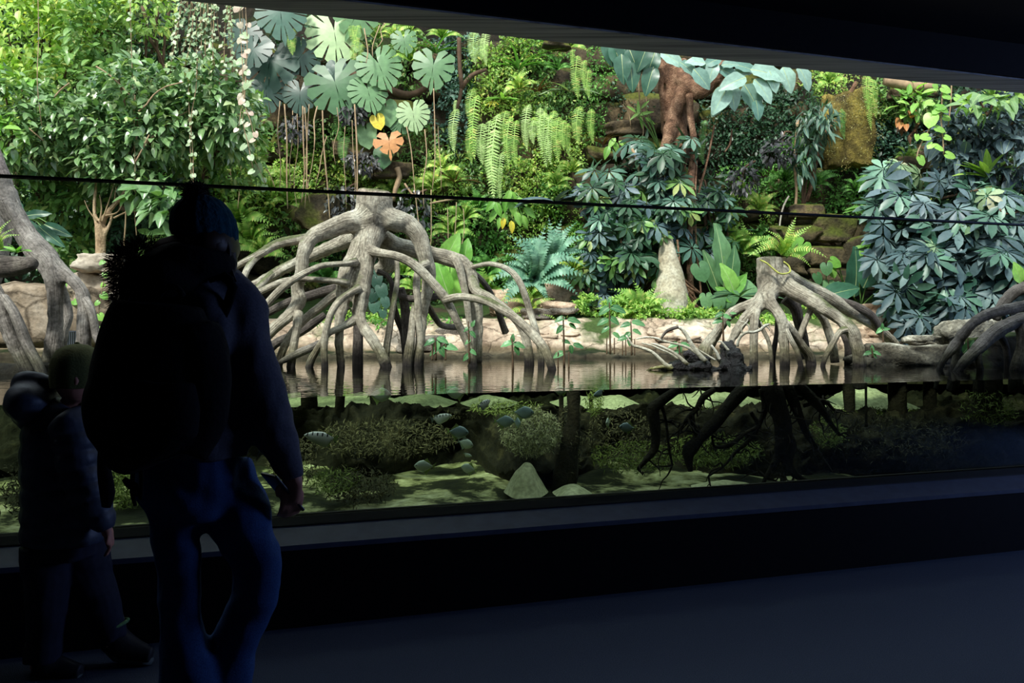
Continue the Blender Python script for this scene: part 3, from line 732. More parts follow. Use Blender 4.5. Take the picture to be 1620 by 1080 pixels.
tree('mangrove', 'grey mangrove roots arching beside the craggy rocks at the far end of the water', 'tree', 6.4, [
    (D4, [(1560, 420, 60), (1420, 480, 50), (1290, 520, 34, -.05), (1150, 548, 32, -.1), (1040, 590, 30, -.15), (975, 645, 30, -.2), (920, 720, 32, -.2), (870, 785, 26, -.25), (825, 850, 20, -.25), (805, 920, 18, -.25), (790, 1000, 18, -.25)]),
    (D4, [(1480, 560, 50), (1380, 590, 45, -.15), (1270, 600, 44, -.2), (1180, 640, 42, -.25), (1100, 695, 40, -.3), (1040, 755, 38, -.35), (980, 815, 32, -.4), (925, 875, 26, -.4), (890, 930, 24, -.4), (870, 1010, 24, -.4)]),
    (D4, [(1480, 380, 50, .3), (1370, 400, 40, .25), (1270, 425, 36, .2), (1210, 465, 32, .15), (1160, 530, 30, .1), (1130, 600, 28, .1)]),
    (D4, [(1480, 300, 90, .1), (1500, 420, 90, .1), (1500, 560, 80, .1)]),
    ], [
    (D4, [(1035, 745, 26, -.35), (1035, 810, 20, -.4), (1045, 870, 20, -.4), (1048, 930, 20, -.4), (1050, 1010, 20, -.4)], None),
    (D4, [(1270, 600, 40, -.2), (1290, 680, 32, -.25), (1285, 760, 32, -.25), (1262, 830, 34, -.3), (1250, 900, 36, -.3), (1245, 1010, 36, -.3)], None),
    (D4, [(925, 720, 26, -.15), (918, 790, 24, -.1), (905, 870, 26, -.1), (900, 980, 26, -.1)], None),
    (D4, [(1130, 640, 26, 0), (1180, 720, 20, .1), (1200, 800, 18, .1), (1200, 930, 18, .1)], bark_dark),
    ], bark_grey)

# driftwood tangle at the water surface
driftm = rock_mat('bleached_driftwood', [(0.3, srgb(158, 148, 130)), (0.5, srgb(222, 214, 196)), (0.7, srgb(246, 242, 232))], scale=6, bump=.5, wet=(.93, (.1, .09, .11), .1, (.45, .46, .22)))
wetwood = rock_mat('wet_black_wood', [(0.3, srgb(14, 12, 14)), (0.6, srgb(44, 38, 42)), (0.8, srgb(104, 96, 110))], scale=9, bump=1.3, rough=.35, spec=.5)
G = (980, 480, 5.786)
dw = empty('driftwood', (0, 0, 0), 'bleached driftwood branches rising from a black wet root ball in front of the stump', 'driftwood')
mb = MB()
for pts in [[(340, 600, 18), (520, 600, 50), (640, 590, 60), (760, 590, 60), (880, 600, 55), (1000, 580, 60), (1100, 600, 60), (1190, 610, 30)],
            [(940, 560, 60, .1), (970, 470, 55, .15), (1000, 400, 50, .2), (1050, 390, 30, .2)], [(1080, 420, 26, .1), (1090, 500, 50, .05), (1120, 580, 50)],
            [(600, 470, 40, .2), (700, 490, 50, .15), (820, 540, 50, .1)], [(985, 370, 44, .1), (1010, 430, 76, .1), (1040, 510, 92, .05), (1050, 600, 96, 0), (1050, 660, 80, 0)], [(700, 600, 60, .2), (850, 680, 60, .1), (1000, 680, 60, 0), (1100, 700, 40)]]:
    mb.add(*tube(conv(pts, *G, 6.15), 12, ridge=.1, lump=.25, seed=len(pts)))
remesh(mb, 'root_ball', wetwood, dw, .012, 1, noise=.03, nscale=34)
for pts in [[(60, 290, 8), (95, 345, 12), (125, 385, 16), (200, 405, 16), (290, 440, 17), (350, 490, 20), (420, 560, 26), (480, 600, 30)],
            [(150, 325, 8), (250, 308, 10), (330, 315, 11), (400, 340, 12), (480, 360, 12), (560, 380, 14), (640, 410, 15), (700, 450, 16), (800, 520, 16)],
            [(200, 360, 7), (300, 385, 9), (390, 425, 11), (470, 460, 14), (540, 510, 16)],
            [(290, 365, 8), (350, 380, 13), (430, 415, 16), (510, 460, 18), (570, 510, 22), (620, 560, 26)],
            [(385, 315, 8), (410, 270, 13), (460, 235, 16), (530, 215, 17), (580, 240, 20), (620, 300, 22), (650, 360, 24), (680, 410, 26), (730, 470, 28), (790, 530, 30)],
            [(1080, 395, 17), (1085, 350, 17), (1110, 300, 18), (1160, 265, 17), (1230, 262, 15), (1290, 240, 17), (1330, 205, 18), (1370, 190, 12)],
            [(1130, 280, 11), (1115, 230, 11), (1140, 195, 10), (1170, 165, 8), (1175, 140, 6)],
            [(1180, 260, 9), (1185, 215, 9), (1150, 175, 7), (1110, 165, 5)], [(1320, 215, 10), (1300, 185, 7), (1295, 165, 5)], [(1340, 205, 9), (1370, 230, 7), (1375, 250, 5)],
            [(300, 590, 16), (200, 640, 10), (120, 680, 6)], [(480, 570, 22), (350, 585, 20), (290, 600, 12)],
            [(840, 380, 12, .05), (890, 450, 18), (920, 520, 18)], [(1000, 430, 16), (930, 350, 12), (900, 355, 7)], [(700, 410, 9, .1), (800, 470, 10), (880, 520, 12)]]:
    b = MB(); b.add(*tube(conv(pts, *G, 6.1, .8), 8, ridge=.06, lump=.05, seed=len(pts))); b.build('branch', driftm, dw)
b = MB(); b.add(*tube(conv([(385, 320, 12), (400, 290, 14), (440, 250, 16), (490, 230, 16), (540, 215, 13)], *G, 6.09), 8, lump=.3, seed=3)); b.build('branch_bark', bark_dark, dw)

# sunken root tangle hanging below it
rootw = rock_mat('sunken_root_wood', [(0.3, srgb(20, 18, 14)), (0.6, srgb(50, 44, 34)), (0.8, srgb(86, 80, 62))], scale=6, bump=.9)
U = (820, 600, 3.857)
sk = empty('sunken_roots', (0, 0, 0), 'dark tangle of sunken roots hanging under the driftwood and stump', 'roots')
rr = random.Random(4)
main = [[(1020, 30, 20), (940, 80, 30), (860, 140, 34), (820, 180, 36), (830, 260, 34), (840, 350, 30), (830, 430, 26), (780, 490, 18), (730, 550, 12)],
        [(1400, 40, 44), (1320, 120, 44), (1250, 200, 40), (1180, 290, 40), (1110, 360, 36), (1050, 430, 44), (1040, 480, 30), (1050, 560, 14)],
        [(1200, 60, 20), (1130, 110, 22), (1090, 180, 16), (1040, 230, 14), (1010, 270, 9)],
        [(1540, 20, 60), (1560, 120, 70), (1600, 220, 60), (1620, 330, 50), (1600, 450, 40)],
        [(1640, 30, 40), (1680, 130, 34), (1720, 230, 26), (1760, 330, 20), (1820, 420, 12)],
        [(1700, 20, 34), (1780, 100, 34), (1850, 180, 24), (1900, 260, 16), (1960, 340, 10)],
        [(1620, 300, 36), (1660, 400, 40), (1640, 500, 34), (1690, 580, 24), (1760, 620, 16), (1850, 650, 8)],
        [(1600, 430, 26), (1560, 520, 20), (1510, 600, 14), (1480, 660, 8)],
        [(1640, 480, 18), (1620, 580, 16), (1600, 660, 10)],
        [(1480, 60, 18), (1500, 180, 16), (1460, 300, 14), (1400, 380, 12), (1330, 440, 10), (1250, 530, 8), (1160, 590, 6)],
        [(1420, 200, 12), (1460, 280, 14), (1380, 330, 12), (1290, 400, 14), (1200, 410, 10), (1180, 350, 6)],
        [(870, 150, 12), (900, 250, 9), (920, 420, 8), (940, 520, 6)],
        [(1060, 200, 14), (1070, 290, 14), (1100, 360, 14)],
        [(1740, 160, 14), (1860, 130, 12), (1930, 190, 8)]]
for pts in main:
    q_ = conv([(a, b_, r_) for a, b_, r_ in pts], *U, 5.65)
    b = MB(); b.add(*tube(q_, 10, ridge=.06, lump=.15, seed=len(pts))); b.build('root', rootw, sk)
tw = MB()
for k in range(150):
    pts = rr.choice(main); i = rr.randrange(1, len(pts))
    a, b_, r_ = pts[i]; d = rr.uniform(-2.6, .5) if rr.random() < .5 else rr.uniform(.3, 2.8); l = rr.uniform(60, 230); Yo = rr.uniform(-.15, .25)
    q_ = [(a, b_, 7)]
    x, y = a, b_
    for j in range(5):
        d += rr.uniform(-.6, .6); x += math.cos(d) * l / 5; y += abs(math.sin(d)) * l / 5 * (1 if rr.random() < .8 else -1); q_.append((x, min(y, 680), 6 - j))
    pp = conv([(a_, c_, max(1.5, r__)) for a_, c_, r__ in q_], *U, 5.65)
    pp = [(x_, y_ + Yo * t / 5, z_, r__) for t, (x_, y_, z_, r__) in enumerate(pp)]
    tw.add(*tube(pp, 5, step=.05))
tag(tw.build('rootlets', rootw, sk), kind='stuff')
# sunken posts standing on the ledge
for i, (px, wd, Y, t_) in enumerate([(488, 13, 7.1, .05), (540, 8, 6.9, -.12), (597, 13, 7.0, .1), (903, 7, 6.3, 0), (888, 4, 6.6, 0), (935, 3, 7, 0), (1343, 9, 7.0, .04), (1420, 14, 7, 0), (1470, 10, 7, .02), (1560, 22, 6.5, 0), (1370, 2, 6.5, 0)]):
    a = P(px, 560 + 60, Y); b_ = P(px + t_ * 40, 668, Y)
    q_ = [(a.x, a.y, .955, wd * Y / FPX * .8), (a.x, a.y, .8, wd * Y / FPX), ((a.x + b_.x) / 2, a.y, .66, wd * Y / FPX), (b_.x, b_.y, .5, wd * Y / FPX * 1.2)]
    b = MB(); b.add(*tube(q_, 10, ridge=.05, lump=.15, seed=i, step=.03))
    if i == 3:
        b = MB(); b.add(*tube([(a.x, 6.1, .955, .05), (a.x, 6.05, .6, .055), (a.x - .05, 6.0, .3, .07), (a.x - .08, 6.0, .08, .1)], 12, ridge=.05, lump=.25, step=.03))
    tag(b.build('sunken_post', rootw), 'dark sunken root post on the underwater ledge', 'post', 'sunken posts on the ledge')
# ------------------------------------------------------------------ leaves
RG = np.random.RandomState(77)
R3 = random.Random(9)
G_BRIGHT = leaf_mat('bright_leaf', (.12, .28, .04), (.36, .56, .12), (.55, .55, .12))
G_LIME = leaf_mat('lime_leaf', (.26, .46, .06), (.5, .72, .18), (.8, .74, .2), trans=.3)
G_MID = leaf_mat('mid_leaf', (.05, .15, .035), (.22, .40, .11), (.36, .42, .14), rough=.36)
G_GLOSS = leaf_mat('glossy_leaf', (.04, .12, .045), (.22, .38, .15), (.5, .62, .3), rough=.3, spec=.7)  # palest stop puts highlights into the colour of some leaves
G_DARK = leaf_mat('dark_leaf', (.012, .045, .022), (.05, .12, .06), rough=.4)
G_BLUE = leaf_mat('blue_green_leaf', (.02, .07, .045), (.08, .17, .125), (.14, .27, .19), rough=.4, spec=.45, trans=.1)
G_NAVY = leaf_mat('dusky_blue_leaf', (.03, .06, .07), (.10, .155, .175), (.16, .24, .24), rough=.45, spec=.35, trans=.08)
G_MONST = leaf_mat('monstera_green', (.05, .14, .055), (.15, .29, .13), rough=.4, trans=.15, obj_random=True)
G_MONSTD = leaf_mat('monstera_dark', (.022, .06, .042), (.05, .11, .08), rough=.38, trans=.08, obj_random=True)
G_MONSTP = leaf_mat('monstera_pale', (.20, .36, .17), (.36, .50, .26), rough=.45, trans=.2, obj_random=True)
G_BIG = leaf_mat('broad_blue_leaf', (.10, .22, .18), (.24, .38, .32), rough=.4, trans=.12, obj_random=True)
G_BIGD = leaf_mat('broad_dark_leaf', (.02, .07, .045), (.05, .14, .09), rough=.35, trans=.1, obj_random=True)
G_BIGL = leaf_mat('broad_lime_leaf', (.16, .40, .06), (.30, .56, .12), rough=.4, trans=.35, obj_random=True)
G_FERN = leaf_mat('fern_green', (.16, .36, .05), (.40, .62, .13), (.6, .66, .18), trans=.35, rough=.55)
G_FERND = leaf_mat('fern_dark', (.05, .18, .03), (.16, .38, .08), trans=.3, rough=.55)
G_FERNP = leaf_mat('fern_pale', (.30, .48, .13), (.46, .64, .24), trans=.3, rough=.55)
G_FERNB = leaf_mat('fern_blue', (.10, .25, .17), (.22, .40, .28), trans=.2, rough=.5)
G_PALE = leaf_mat('silvery_leaf', (.16, .28, .14), (.36, .48, .28), (.6, .6, .4), rough=.4)
G_PURP = leaf_mat('dusky_purple_leaf', (.02, .025, .024), (.065, .062, .068), rough=.35, spec=.55, trans=.04)
G_RED = leaf_mat('dark_red_strap', (.05, .03, .015), (.14, .07, .03), rough=.4)
G_YEL = leaf_mat('yellow_leaf', (.7, .52, .04), (.85, .7, .08), obj_random=True)
G_ORG = leaf_mat('withered_orange_leaf', (.44, .18, .07), (.52, .24, .09), obj_random=True)
G_PINK = leaf_mat('pinkish_leaf', (.40, .40, .28), (.62, .44, .38), obj_random=True)
TWIG = plain('twig_bark', srgb(150, 128, 100), rough=.8, bscale=30)
TWIGD = plain('dark_twig_bark', srgb(84, 66, 50), rough=.85, bscale=30)
REDBARK = rock_mat('red_brown_bark', [(0.3, srgb(58, 42, 32)), (0.5, srgb(116, 86, 66)), (0.7, srgb(164, 132, 106))], scale=7, bump=1.2)

def leaf_tpl(aspect=.42, n=3, fold=.12, droop=.25, tip=1.0, base=.5):
    """leaf along +Y, length 1, normal +Z"""
    V, F = [], []
    for i in range(n + 1):
        t = i / n
        w_ = aspect * .5 * math.sin(PI * min(1, (t * .96 + .02)) ** base) if 0 < i < n else aspect * .03
        z = -droop * t * t
        V += [(-w_, t, z + fold * w_), (0, t, z), (w_, t, z + fold * w_)]
    for i in range(n):
        a = i * 3
        F += [(a, a + 1, a + 4, a + 3), (a + 1, a + 2, a + 5, a + 4)]
    return np.array(V), np.array(F)
T_OVAL = leaf_tpl(.46, 3); T_OVAL2 = leaf_tpl(.62, 2, droop=.15); T_LANCE = leaf_tpl(.24, 3, droop=.35); T_ROUND = leaf_tpl(.85, 2, droop=.1)
T_STRAP = leaf_tpl(.10, 6, fold=.6, droop=.7, base=.35)
T_BROAD = leaf_tpl(.56, 6, fold=.18, droop=.25, base=.75)

def bases(D, U):
    D = D / (np.linalg.norm(D, axis=1)[:, None] + 1e-9)
    X = np.cross(D, U); X /= np.linalg.norm(X, axis=1)[:, None] + 1e-9
    N = np.cross(X, D)
    return np.stack([X, D, N], 2)        # columns
def scatter(tpl, pts, D, U, size):
    V, F = tpl
    M = bases(D, U) * size[:, None, None]
    W_ = np.einsum('nij,kj->nki', M, V) + pts[:, None, :]
    Fa = F[None] + (np.arange(len(pts)) * len(V))[:, None, None]
    return W_.reshape(-1, 3), [Fa.reshape(-1, F.shape[1])]
def rnd(n, s=1.0): return RG.randn(n, 3) * s

def polar_leaf(name, slits=0, heart=True, sinus=.12, width=.62, droop=.25, cy_=.34, rag=0.0):
    def R(th):
        a = abs(th)
        tipr = 1 - cy_
        if heart:
            r = np.interp(a, [0, .25, .6, 1.1, 1.6, 2.1, 2.6, 2.95, PI], [tipr, tipr * .86, tipr * .80, width * .86, width * .88, width * .92, width * .86, width * .62, cy_ * .55])
        else:
            r = np.interp(a, [0, .3, .8, 1.57, 2.3, PI], [tipr, tipr * .85, width * .75, width * .6, width * .6, cy_])
        return r
    bmv, F = [], []
    def pt(th, f):
        r = R(th) * f; x = math.sin(th) * r; y = cy_ + math.cos(th) * r
        z = -droop * (x * x * 1.4 + max(0, y) ** 2 * .7) + .10 * abs(x) - .02
        return (x, y, z)
    bmv.append((0, cy_, 0.0)); k = 1
    secs = (slits if slits else 8)
    for sgn in (1, -1):
        edges = np.linspace(.10 if slits else 0, 2.98, secs + 1)
        prev = None
        for i in range(secs):
            a, b = edges[i], edges[i + 1]
            g = (b - a) * (.11 if slits else 0)
            m = (a + b) / 2
            rr_ = 1 - rag * R3.random()
            q0 = .42
            P_ = [pt(sgn * a, q0), pt(sgn * b, q0), pt(sgn * (a + g * .8), .52), pt(sgn * (b - g * .8), .52), pt(sgn * (a + g * .9), .93 * rr_), pt(sgn * (b - g * .9), .93 * rr_), pt(sgn * m, 1.0 * rr_)]
            if not slits: P_[4] = pt(sgn * a, 1); P_[5] = pt(sgn * b, 1); P_[6] = pt(sgn * m, 1.0)
            bmv += P_
            q = [(0, k, k + 1), (k, k + 2, k + 3, k + 1), (k + 2, k + 4, k + 5, k + 3), (k + 4, k + 6, k + 5)]
            F += [list(f) if sgn < 0 else list(f)[::-1] for f in q]
            k += 7
        if slits:
            P_ = [pt(0, .42), pt(sgn * .10, .42), pt(0, 1.0), pt(sgn * .09, .84)]
            bmv += P_
            F += [[0, k, k + 1], [k, k + 2, k + 3, k + 1]]
            k += 4
    return wire(name, bmv, F)
ME_MONST = [polar_leaf('monstera_leaf', 6, rag=.1), polar_leaf('monstera_leaf', 5, width=.64, rag=.12), polar_leaf('monstera_leaf', 7, width=.6, rag=.08)]
ME_HEART = [polar_leaf('heart_leaf', 0, width=.5), polar_leaf('heart_leaf', 0, width=.44)]
def broad_mesh(nm, aspect, droop=.3, wav=.03, n=9, base=.8):
    V, F = [], []
    for i in range(n + 1):
        t = i / n
        w_ = aspect * .5 * (math.sin(PI * min(.985, t ** base * .98 + .012)) ** .75) if i else aspect * .02
        z = -droop * t * t
        wv = wav * math.sin(t * 17)
        V += [(-w_, t, z + .25 * w_ + wv), (-w_ * .5, t, z + .12 * w_), (-.011 * (1.1 - t), t, z + .004), (.011 * (1.1 - t), t, z + .004), (w_ * .5, t, z + .12 * w_), (w_, t, z + .25 * w_ - wv)]
    for i in range(n):
        for j in range(5):
            a = i * 6 + j; F.append((a, a + 1, a + 7, a + 6))
    me = wire(nm, V, [np.array(F)]); me['rib'] = 1
    return me
RIB = leaf_mat('leaf_midrib', (.34, .44, .2), (.46, .56, .28))
_mc = {}
def withmat(me, mat):
    k = (me.name, mat.name)
    if k not in _mc:
        c = me.copy(); c.materials.clear(); c.materials.append(mat); _mc[k] = c
        if me.get('rib'):
            c.materials.append(RIB)
            mi = np.zeros(len(c.polygons), dtype=np.int32); mi[2::5] = 1; c.polygons.foreach_set('material_index', mi)
    return _mc[k]
ME_BROAD = broad_mesh('broad_leaf', .56); ME_LONG = broad_mesh('long_leaf', .36, .25); ME_SMALL = wire('small_leaf', T_OVAL[0], [T_OVAL[1]])
ME_OVAL = broad_mesh('oval_leaf', .5, .3, .0, 5); ME_LANCEO = broad_mesh('lance_leaf', .26, .3, 0, 5)

def whorl_mesh(nm, k=8, aspect=.34, droop=.35, span=2 * PI, tplf=None):
    tpl = leaf_tpl(aspect, 4, fold=.25, droop=.2, base=1.35)
    a = np.linspace(0, span, k, endpoint=False) + .2
    D = np.stack([np.cos(a), np.sin(a), -droop * np.ones(k)], 1)
    U = np.tile(np.array([[0, 0, 1.0]]), (k, 1))
    V, F = scatter(tpl, D * np.array([.10, .10, 0]), D, U, np.full(k, 1.0) * (1 + .12 * np.sin(a * 3 + k)))
    return wire(nm, V, F)
ME_WH = [whorl_mesh('leaf_whorl', 8, .40, .22), whorl_mesh('leaf_whorl', 7, .44, .4), whorl_mesh('leaf_whorl', 9, .34, .15)]

def frond_mesh(nm, kind='arch', pairs=22, W_=.12, shape='sword', pin_as=.42):
    V, F = [], []
    def path(t):
        if kind == 'hang': return np.array([.05 * math.sin(3 * t), .22 * (1 - math.exp(-4 * t)), -t + .10 * math.sin(PI * min(1, t * 3)) * .6])
        if kind == 'up': return np.array([0, .55 * t, .85 * t - .35 * t * t])
        return np.array([.03 * math.sin(4 * t), t * .92, .42 * math.sin(PI * t * .62) - .45 * t * t])
    k = 0
    for i in range(pairs + 1):
        t = i / pairs; p = path(t); q = path(min(1, t + .01)) - path(max(0, t - .01)); q /= np.linalg.norm(q)
        r = .006 * (1 - t) + .0015
        side = np.array([1.0, 0, 0]); nrm = np.cross(side, q)
        V += [tuple(p - side * r), tuple(p + side * r)]
        if i: F.append([k - 2, k - 1, k + 1, k])
        k += 2
    nb = k
    for i in range(1, pairs):
        t = (i + .2) / pairs; p = path(t); q = path(min(1, t + .01)) - path(max(0, t - .01)); q /= np.linalg.norm(q)
        nrm = np.cross(np.array([1.0, 0, 0]), q)
        if shape == 'sword': L = W_ * (min(1, t * 5) ** .6) * (1 - t ** 5) * (1.02 - .35 * t)
        else: L = W_ * 1.5 * (1 - t) ** .8 * min(1, .45 + t * 4)
        wd = L * pin_as if shape != 'sword' else (1 / pairs) * .40
        for sg in (-1, 1):
            d = np.array([sg * 1.0, 0, 0]) + q * .28 - nrm * .15
            d /= np.linalg.norm(d)
            a = p; b = p + d * L
            V += [tuple(a - q * wd * .9), tuple(a + q * wd * .5), tuple(a + d * L * .6 + q * wd * .62), tuple(b + q * wd * .3), tuple(a + d * L * .6 - q * wd * .62)]
            F.append([k, k + 1, k + 2, k + 4] if sg > 0 else [k + 4, k + 2, k + 1, k]); F.append([k + 4, k + 2, k + 3])
            k += 5
    return wire(nm, V, F, False)
ME_HANG = [frond_mesh('hanging_frond', 'hang', 30, .10), frond_mesh('hanging_frond', 'hang', 26, .13)]
ME_ARCH = [frond_mesh('arching_frond', 'arch', 16, .19, 'lace'), frond_mesh('arching_frond', 'arch', 20, .15, 'lace')]
ME_SWORD = [frond_mesh('sword_frond', 'arch', 20, .13), frond_mesh('sword_frond', 'up', 18, .12)]

# ------------------------------------------------------------------ plant builders
LAND = [((60, 130), 'high above the near mangrove'), ((200, 90), 'over the small branched tree'), ((330, 60), 'above the woman'), ((340, 200), 'behind the woman\'s hat'), ((90, 350), 'behind the near mangrove'), ((250, 360), 'between the small branched tree and the woman'),
        ((470, 60), 'beside the monstera near the beam'), ((450, 240), 'behind the hanging aerial roots'), ((560, 240), 'under the biggest monstera leaves'), ((400, 370), 'just beside the woman'), ((640, 260), 'below the withered orange leaf'), ((650, 60), 'above the upper monstera leaves'), ((720, 330), 'behind the crown of the big mangrove'), ((760, 90), 'close under the beam above the pale hanging ferns'),
        ((780, 220), 'among the pale hanging ferns'), ((880, 130), 'in the middle of the wall under the beam'), ((880, 240), 'beside the last of the hanging ferns'), ((830, 400), 'above the arching fern of the bank'), ((960, 150), 'beside the broad dark leaves at the beam'), ((960, 260), 'on the bare stones before the brown trunk'), ((900, 430), 'under the dark aralia'),
        ((1000, 480), 'at the foot of the aralia'), ((1160, 260), 'just past the brown trunk'), ((1150, 400), 'between the brown trunk and the stump'), ((1230, 220), 'in the dark corner below the broad blue leaves'), ((1230, 330), 'above the stump fern'), ((1290, 430), 'behind the stump'), ((1330, 170), 'on the golden rock pillar'), ((1330, 300), 'on the wall above the stacked mossy boulders'), ((1420, 200), 'beside the trailing heart leaved vine'), ((1420, 300), 'at the top of the schefflera'), ((1550, 180), 'above the schefflera near the beam')]
def near(px, py):
    return min(LAND, key=lambda l: (l[0][0] - px) ** 2 + 1.5 * (l[0][1] - py) ** 2)[1]

def stemtube(pts, r, seg=5, step=.08, seed=0):
    return tube([(*p, r * (1 - .5 * i / max(1, len(pts) - 1))) for i, p in enumerate(pts)], seg, step=step, lump=.08, seed=seed)

def place(me, parent, p, D, U, s, name='leaf', sx=1.0):
    o = link(name, me, parent)
    D = Vector(D).normalized(); X = D.cross(Vector(U)).normalized(); N = X.cross(D)
    M = Matrix((X * s * sx, D * s, N * s)).transposed().to_4x4(); M.translation = p
    o.matrix_local = M
    return o

def bush(name, label, cat, blobs, n, size, tpl, mat, parts=0, pme=None, pmat=None, psize=None, stems=3, stem_mat=None, base=None, group=None, hang=0.0, thick=.35, smin=.6, up=0.5):
    """blobs: (px, py, rx, ry, Y, depth radius). leaves joined as stuff, the biggest ones in front as parts"""
    root = empty(name, (0, 0, 0), label, cat, group)
    wts = np.array([b[2] * b[3] for b in blobs], dtype=float); wts /= wts.sum()
    def sample(m, shell):
        out, nor = [], []
        cnt = RG.multinomial(m, wts)
        for b, c in zip(blobs, cnt):
            if c == 0: continue
            px, py, rx, ry, Y, rd = b
            d = RG.randn(c, 3); d /= np.linalg.norm(d, axis=1)[:, None]
            if shell: d[:, 1] = -np.abs(d[:, 1])
            rad = (1 - thick * RG.rand(c) ** (1.0)) if not shell else 1.02 + 0 * RG.rand(c)
            C = np.array(P(px, py, Y))
            out.append(C + d * rad[:, None] * np.array([rx * Y / FPX, rd, ry * Y / FPX])); nor.append(d)
        return np.concatenate(out), np.concatenate(nor)
    p, d = sample(n, False)
    D = d * .5 + rnd(n, .5) + np.array([0, -.35, -.25 - hang])
    U = rnd(n, .35) + np.array([0, -.45, up + .4])
    s = size * (smin + (1.25 - smin) * RG.rand(n))
    V, F = scatter(tpl, p, D, U, s)
    tag(link('foliage', wire('foliage', V, F), root, mat), kind='stuff')
    if parts:
        p, d = sample(parts, True)
        D = d * .4 + rnd(parts, .45) + np.array([0, -.35, -.3 - hang]); U = rnd(parts, .3) + np.array([0, -.55, up + .3])
        me = withmat(pme or ME_OVAL, pmat or mat)
        for i in range(parts):
            place(me, root, Vector(p[i]), D[i], U[i], (psize or size * 1.25) * R3.uniform(.75, 1.15))
    if stems:
        b0 = base or P(blobs[0][0], blobs[0][1] + blobs[0][3], blobs[0][4])
        for k in range(stems):
            bl = R3.choice(blobs)
            e = P(bl[0] + R3.uniform(-.6, .6) * bl[2], bl[1] + R3.uniform(-.8, .2) * bl[3], bl[4])
            m_ = (Vector(b0) * .5 + e * .5) + Vector((R3.uniform(-.1, .1), .05, R3.uniform(-.1, .1)))
            b = MB(); b.add(*stemtube([tuple(b0), tuple(m_), tuple(e)], .018, seed=k)); b.build('stem', stem_mat or TWIGD, root)
    return root

def patch(px, py, rx, ry, n, size, tpl, mat, kind='creeper', word='small leaved green creeper', Y=None, depth=.22):
    """low cover on the wall: leaves hanging a little off the stones"""
    root = empty(kind, (0, 0, 0), f'{word} {near(px, py)}', 'plant', f'{word} {near(px, py)}')
    a = RG.rand(n) * 2 * PI; r = np.sqrt(RG.rand(n))
    wob = 1 + .25 * np.sin(3 * a + px) + .15 * np.sin(7 * a + py)
    X = px + np.cos(a) * r * rx * wob; Z = py + np.sin(a) * r * ry * wob
    Yb = Y or 10.6
    x = (X - 810) * Yb / FPX; z = CAMZ + (HOR - Z) * Yb / FPX
    yy = (wallfn(x, z)[:, 1] - .28) if Y is None else np.full(n, Yb)
    clump = fnoise(np.stack([x * 5, z * 5, x * 0], -1))
    y = yy - np.abs(RG.randn(n)) * .07 - depth * np.clip(clump * .6 + .3, 0, 1)
    p = np.stack([x, y, z], -1)[clump > -.55]; n = len(p)
    D = rnd(n, .6) + np.array([0, -.4, -.3]); U = rnd(n, .35) + np.array([0, -.6, .6])
    V, F = scatter(tpl, p, D, U, size * (.5 + .8 * RG.rand(n)))
    tag(link('foliage', wire('foliage', V, F), root, mat), kind='stuff')
    return root

def fern(px, py, n=8, size=.35, mats=None, kinds=None, Y=None, word='small green fern', label=None, spread=1.4, lift=0.0, group=True):
    if Y is None:
        x = (px - 810) * 10.5 / FPX; Y = float(wallfn(np.array([x]), np.array([CAMZ + (HOR - py) * 10.5 / FPX]))[0, 1]) - .62
    lb = label or f'{word} {near(px, py)}'
    root = empty('fern', P(px, py, Y), lb, 'fern', lb if (group and not label) else None)
    mes = kinds or ME_ARCH; mat = mats or G_FERN
    for i in range(n):
        a = (i / max(1, n - 1) - .5) * 2 * spread + R3.uniform(-.25, .25)
        a *= 1.35
        D = Vector((math.sin(a), -.5 + R3.uniform(-.15, .15), math.cos(a) * .75 - .1 + lift))
        U = Vector((0, -.85, .55 + lift * .3))
        o = place(withmat(R3.choice(mes), mat), root, Vector((0, 0, 0)), D, U, size * R3.uniform(.75, 1.2), 'frond')
    return root

def straps(px, py, n, size, mat, label, Y=None, spread=1.5, me=None, cat='plant', name='strap_plant', up=.9, group=None):
    if Y is None: Y = 10.35
    root = empty(name, P(px, py, Y), label, cat, group)
    me = withmat(me or ME_STRAP, mat)
    for i in range(n):
        a = (i / max(1, n - 1) - .5) * 2 * spread + R3.uniform(-.3, .3)
        D = Vector((math.sin(a), -.35, R3.uniform(.3, 1.0) * up)); U = Vector((-math.sin(a) * .5, -.2, .8))
        place(me, root, Vector((0, 0, 0)), D, U, size * R3.uniform(.7, 1.15), 'leaf')
    return root
ME_STRAP = wire('strap_leaf', T_STRAP[0], [T_STRAP[1]])

def bigleaf(parent, px, py, Y, size_px, rot, mes, mat, face=.25, side=0.0, name='leaf', sx=1.0):
    """a leaf whose middle stands at (px, py); rot = degrees the tip swings from straight down"""
    s = size_px * Y / FPX
    r = math.radians(rot)
    D = Vector((math.sin(r), -.25, -math.cos(r))); U = Vector((side, -1, face))
    Dn = D.normalized()
    p = P(px, py, Y) - Dn * s * .5
    me = withmat(R3.choice(mes), mat)
    return place(me, parent, p, D, U, s, name, sx)

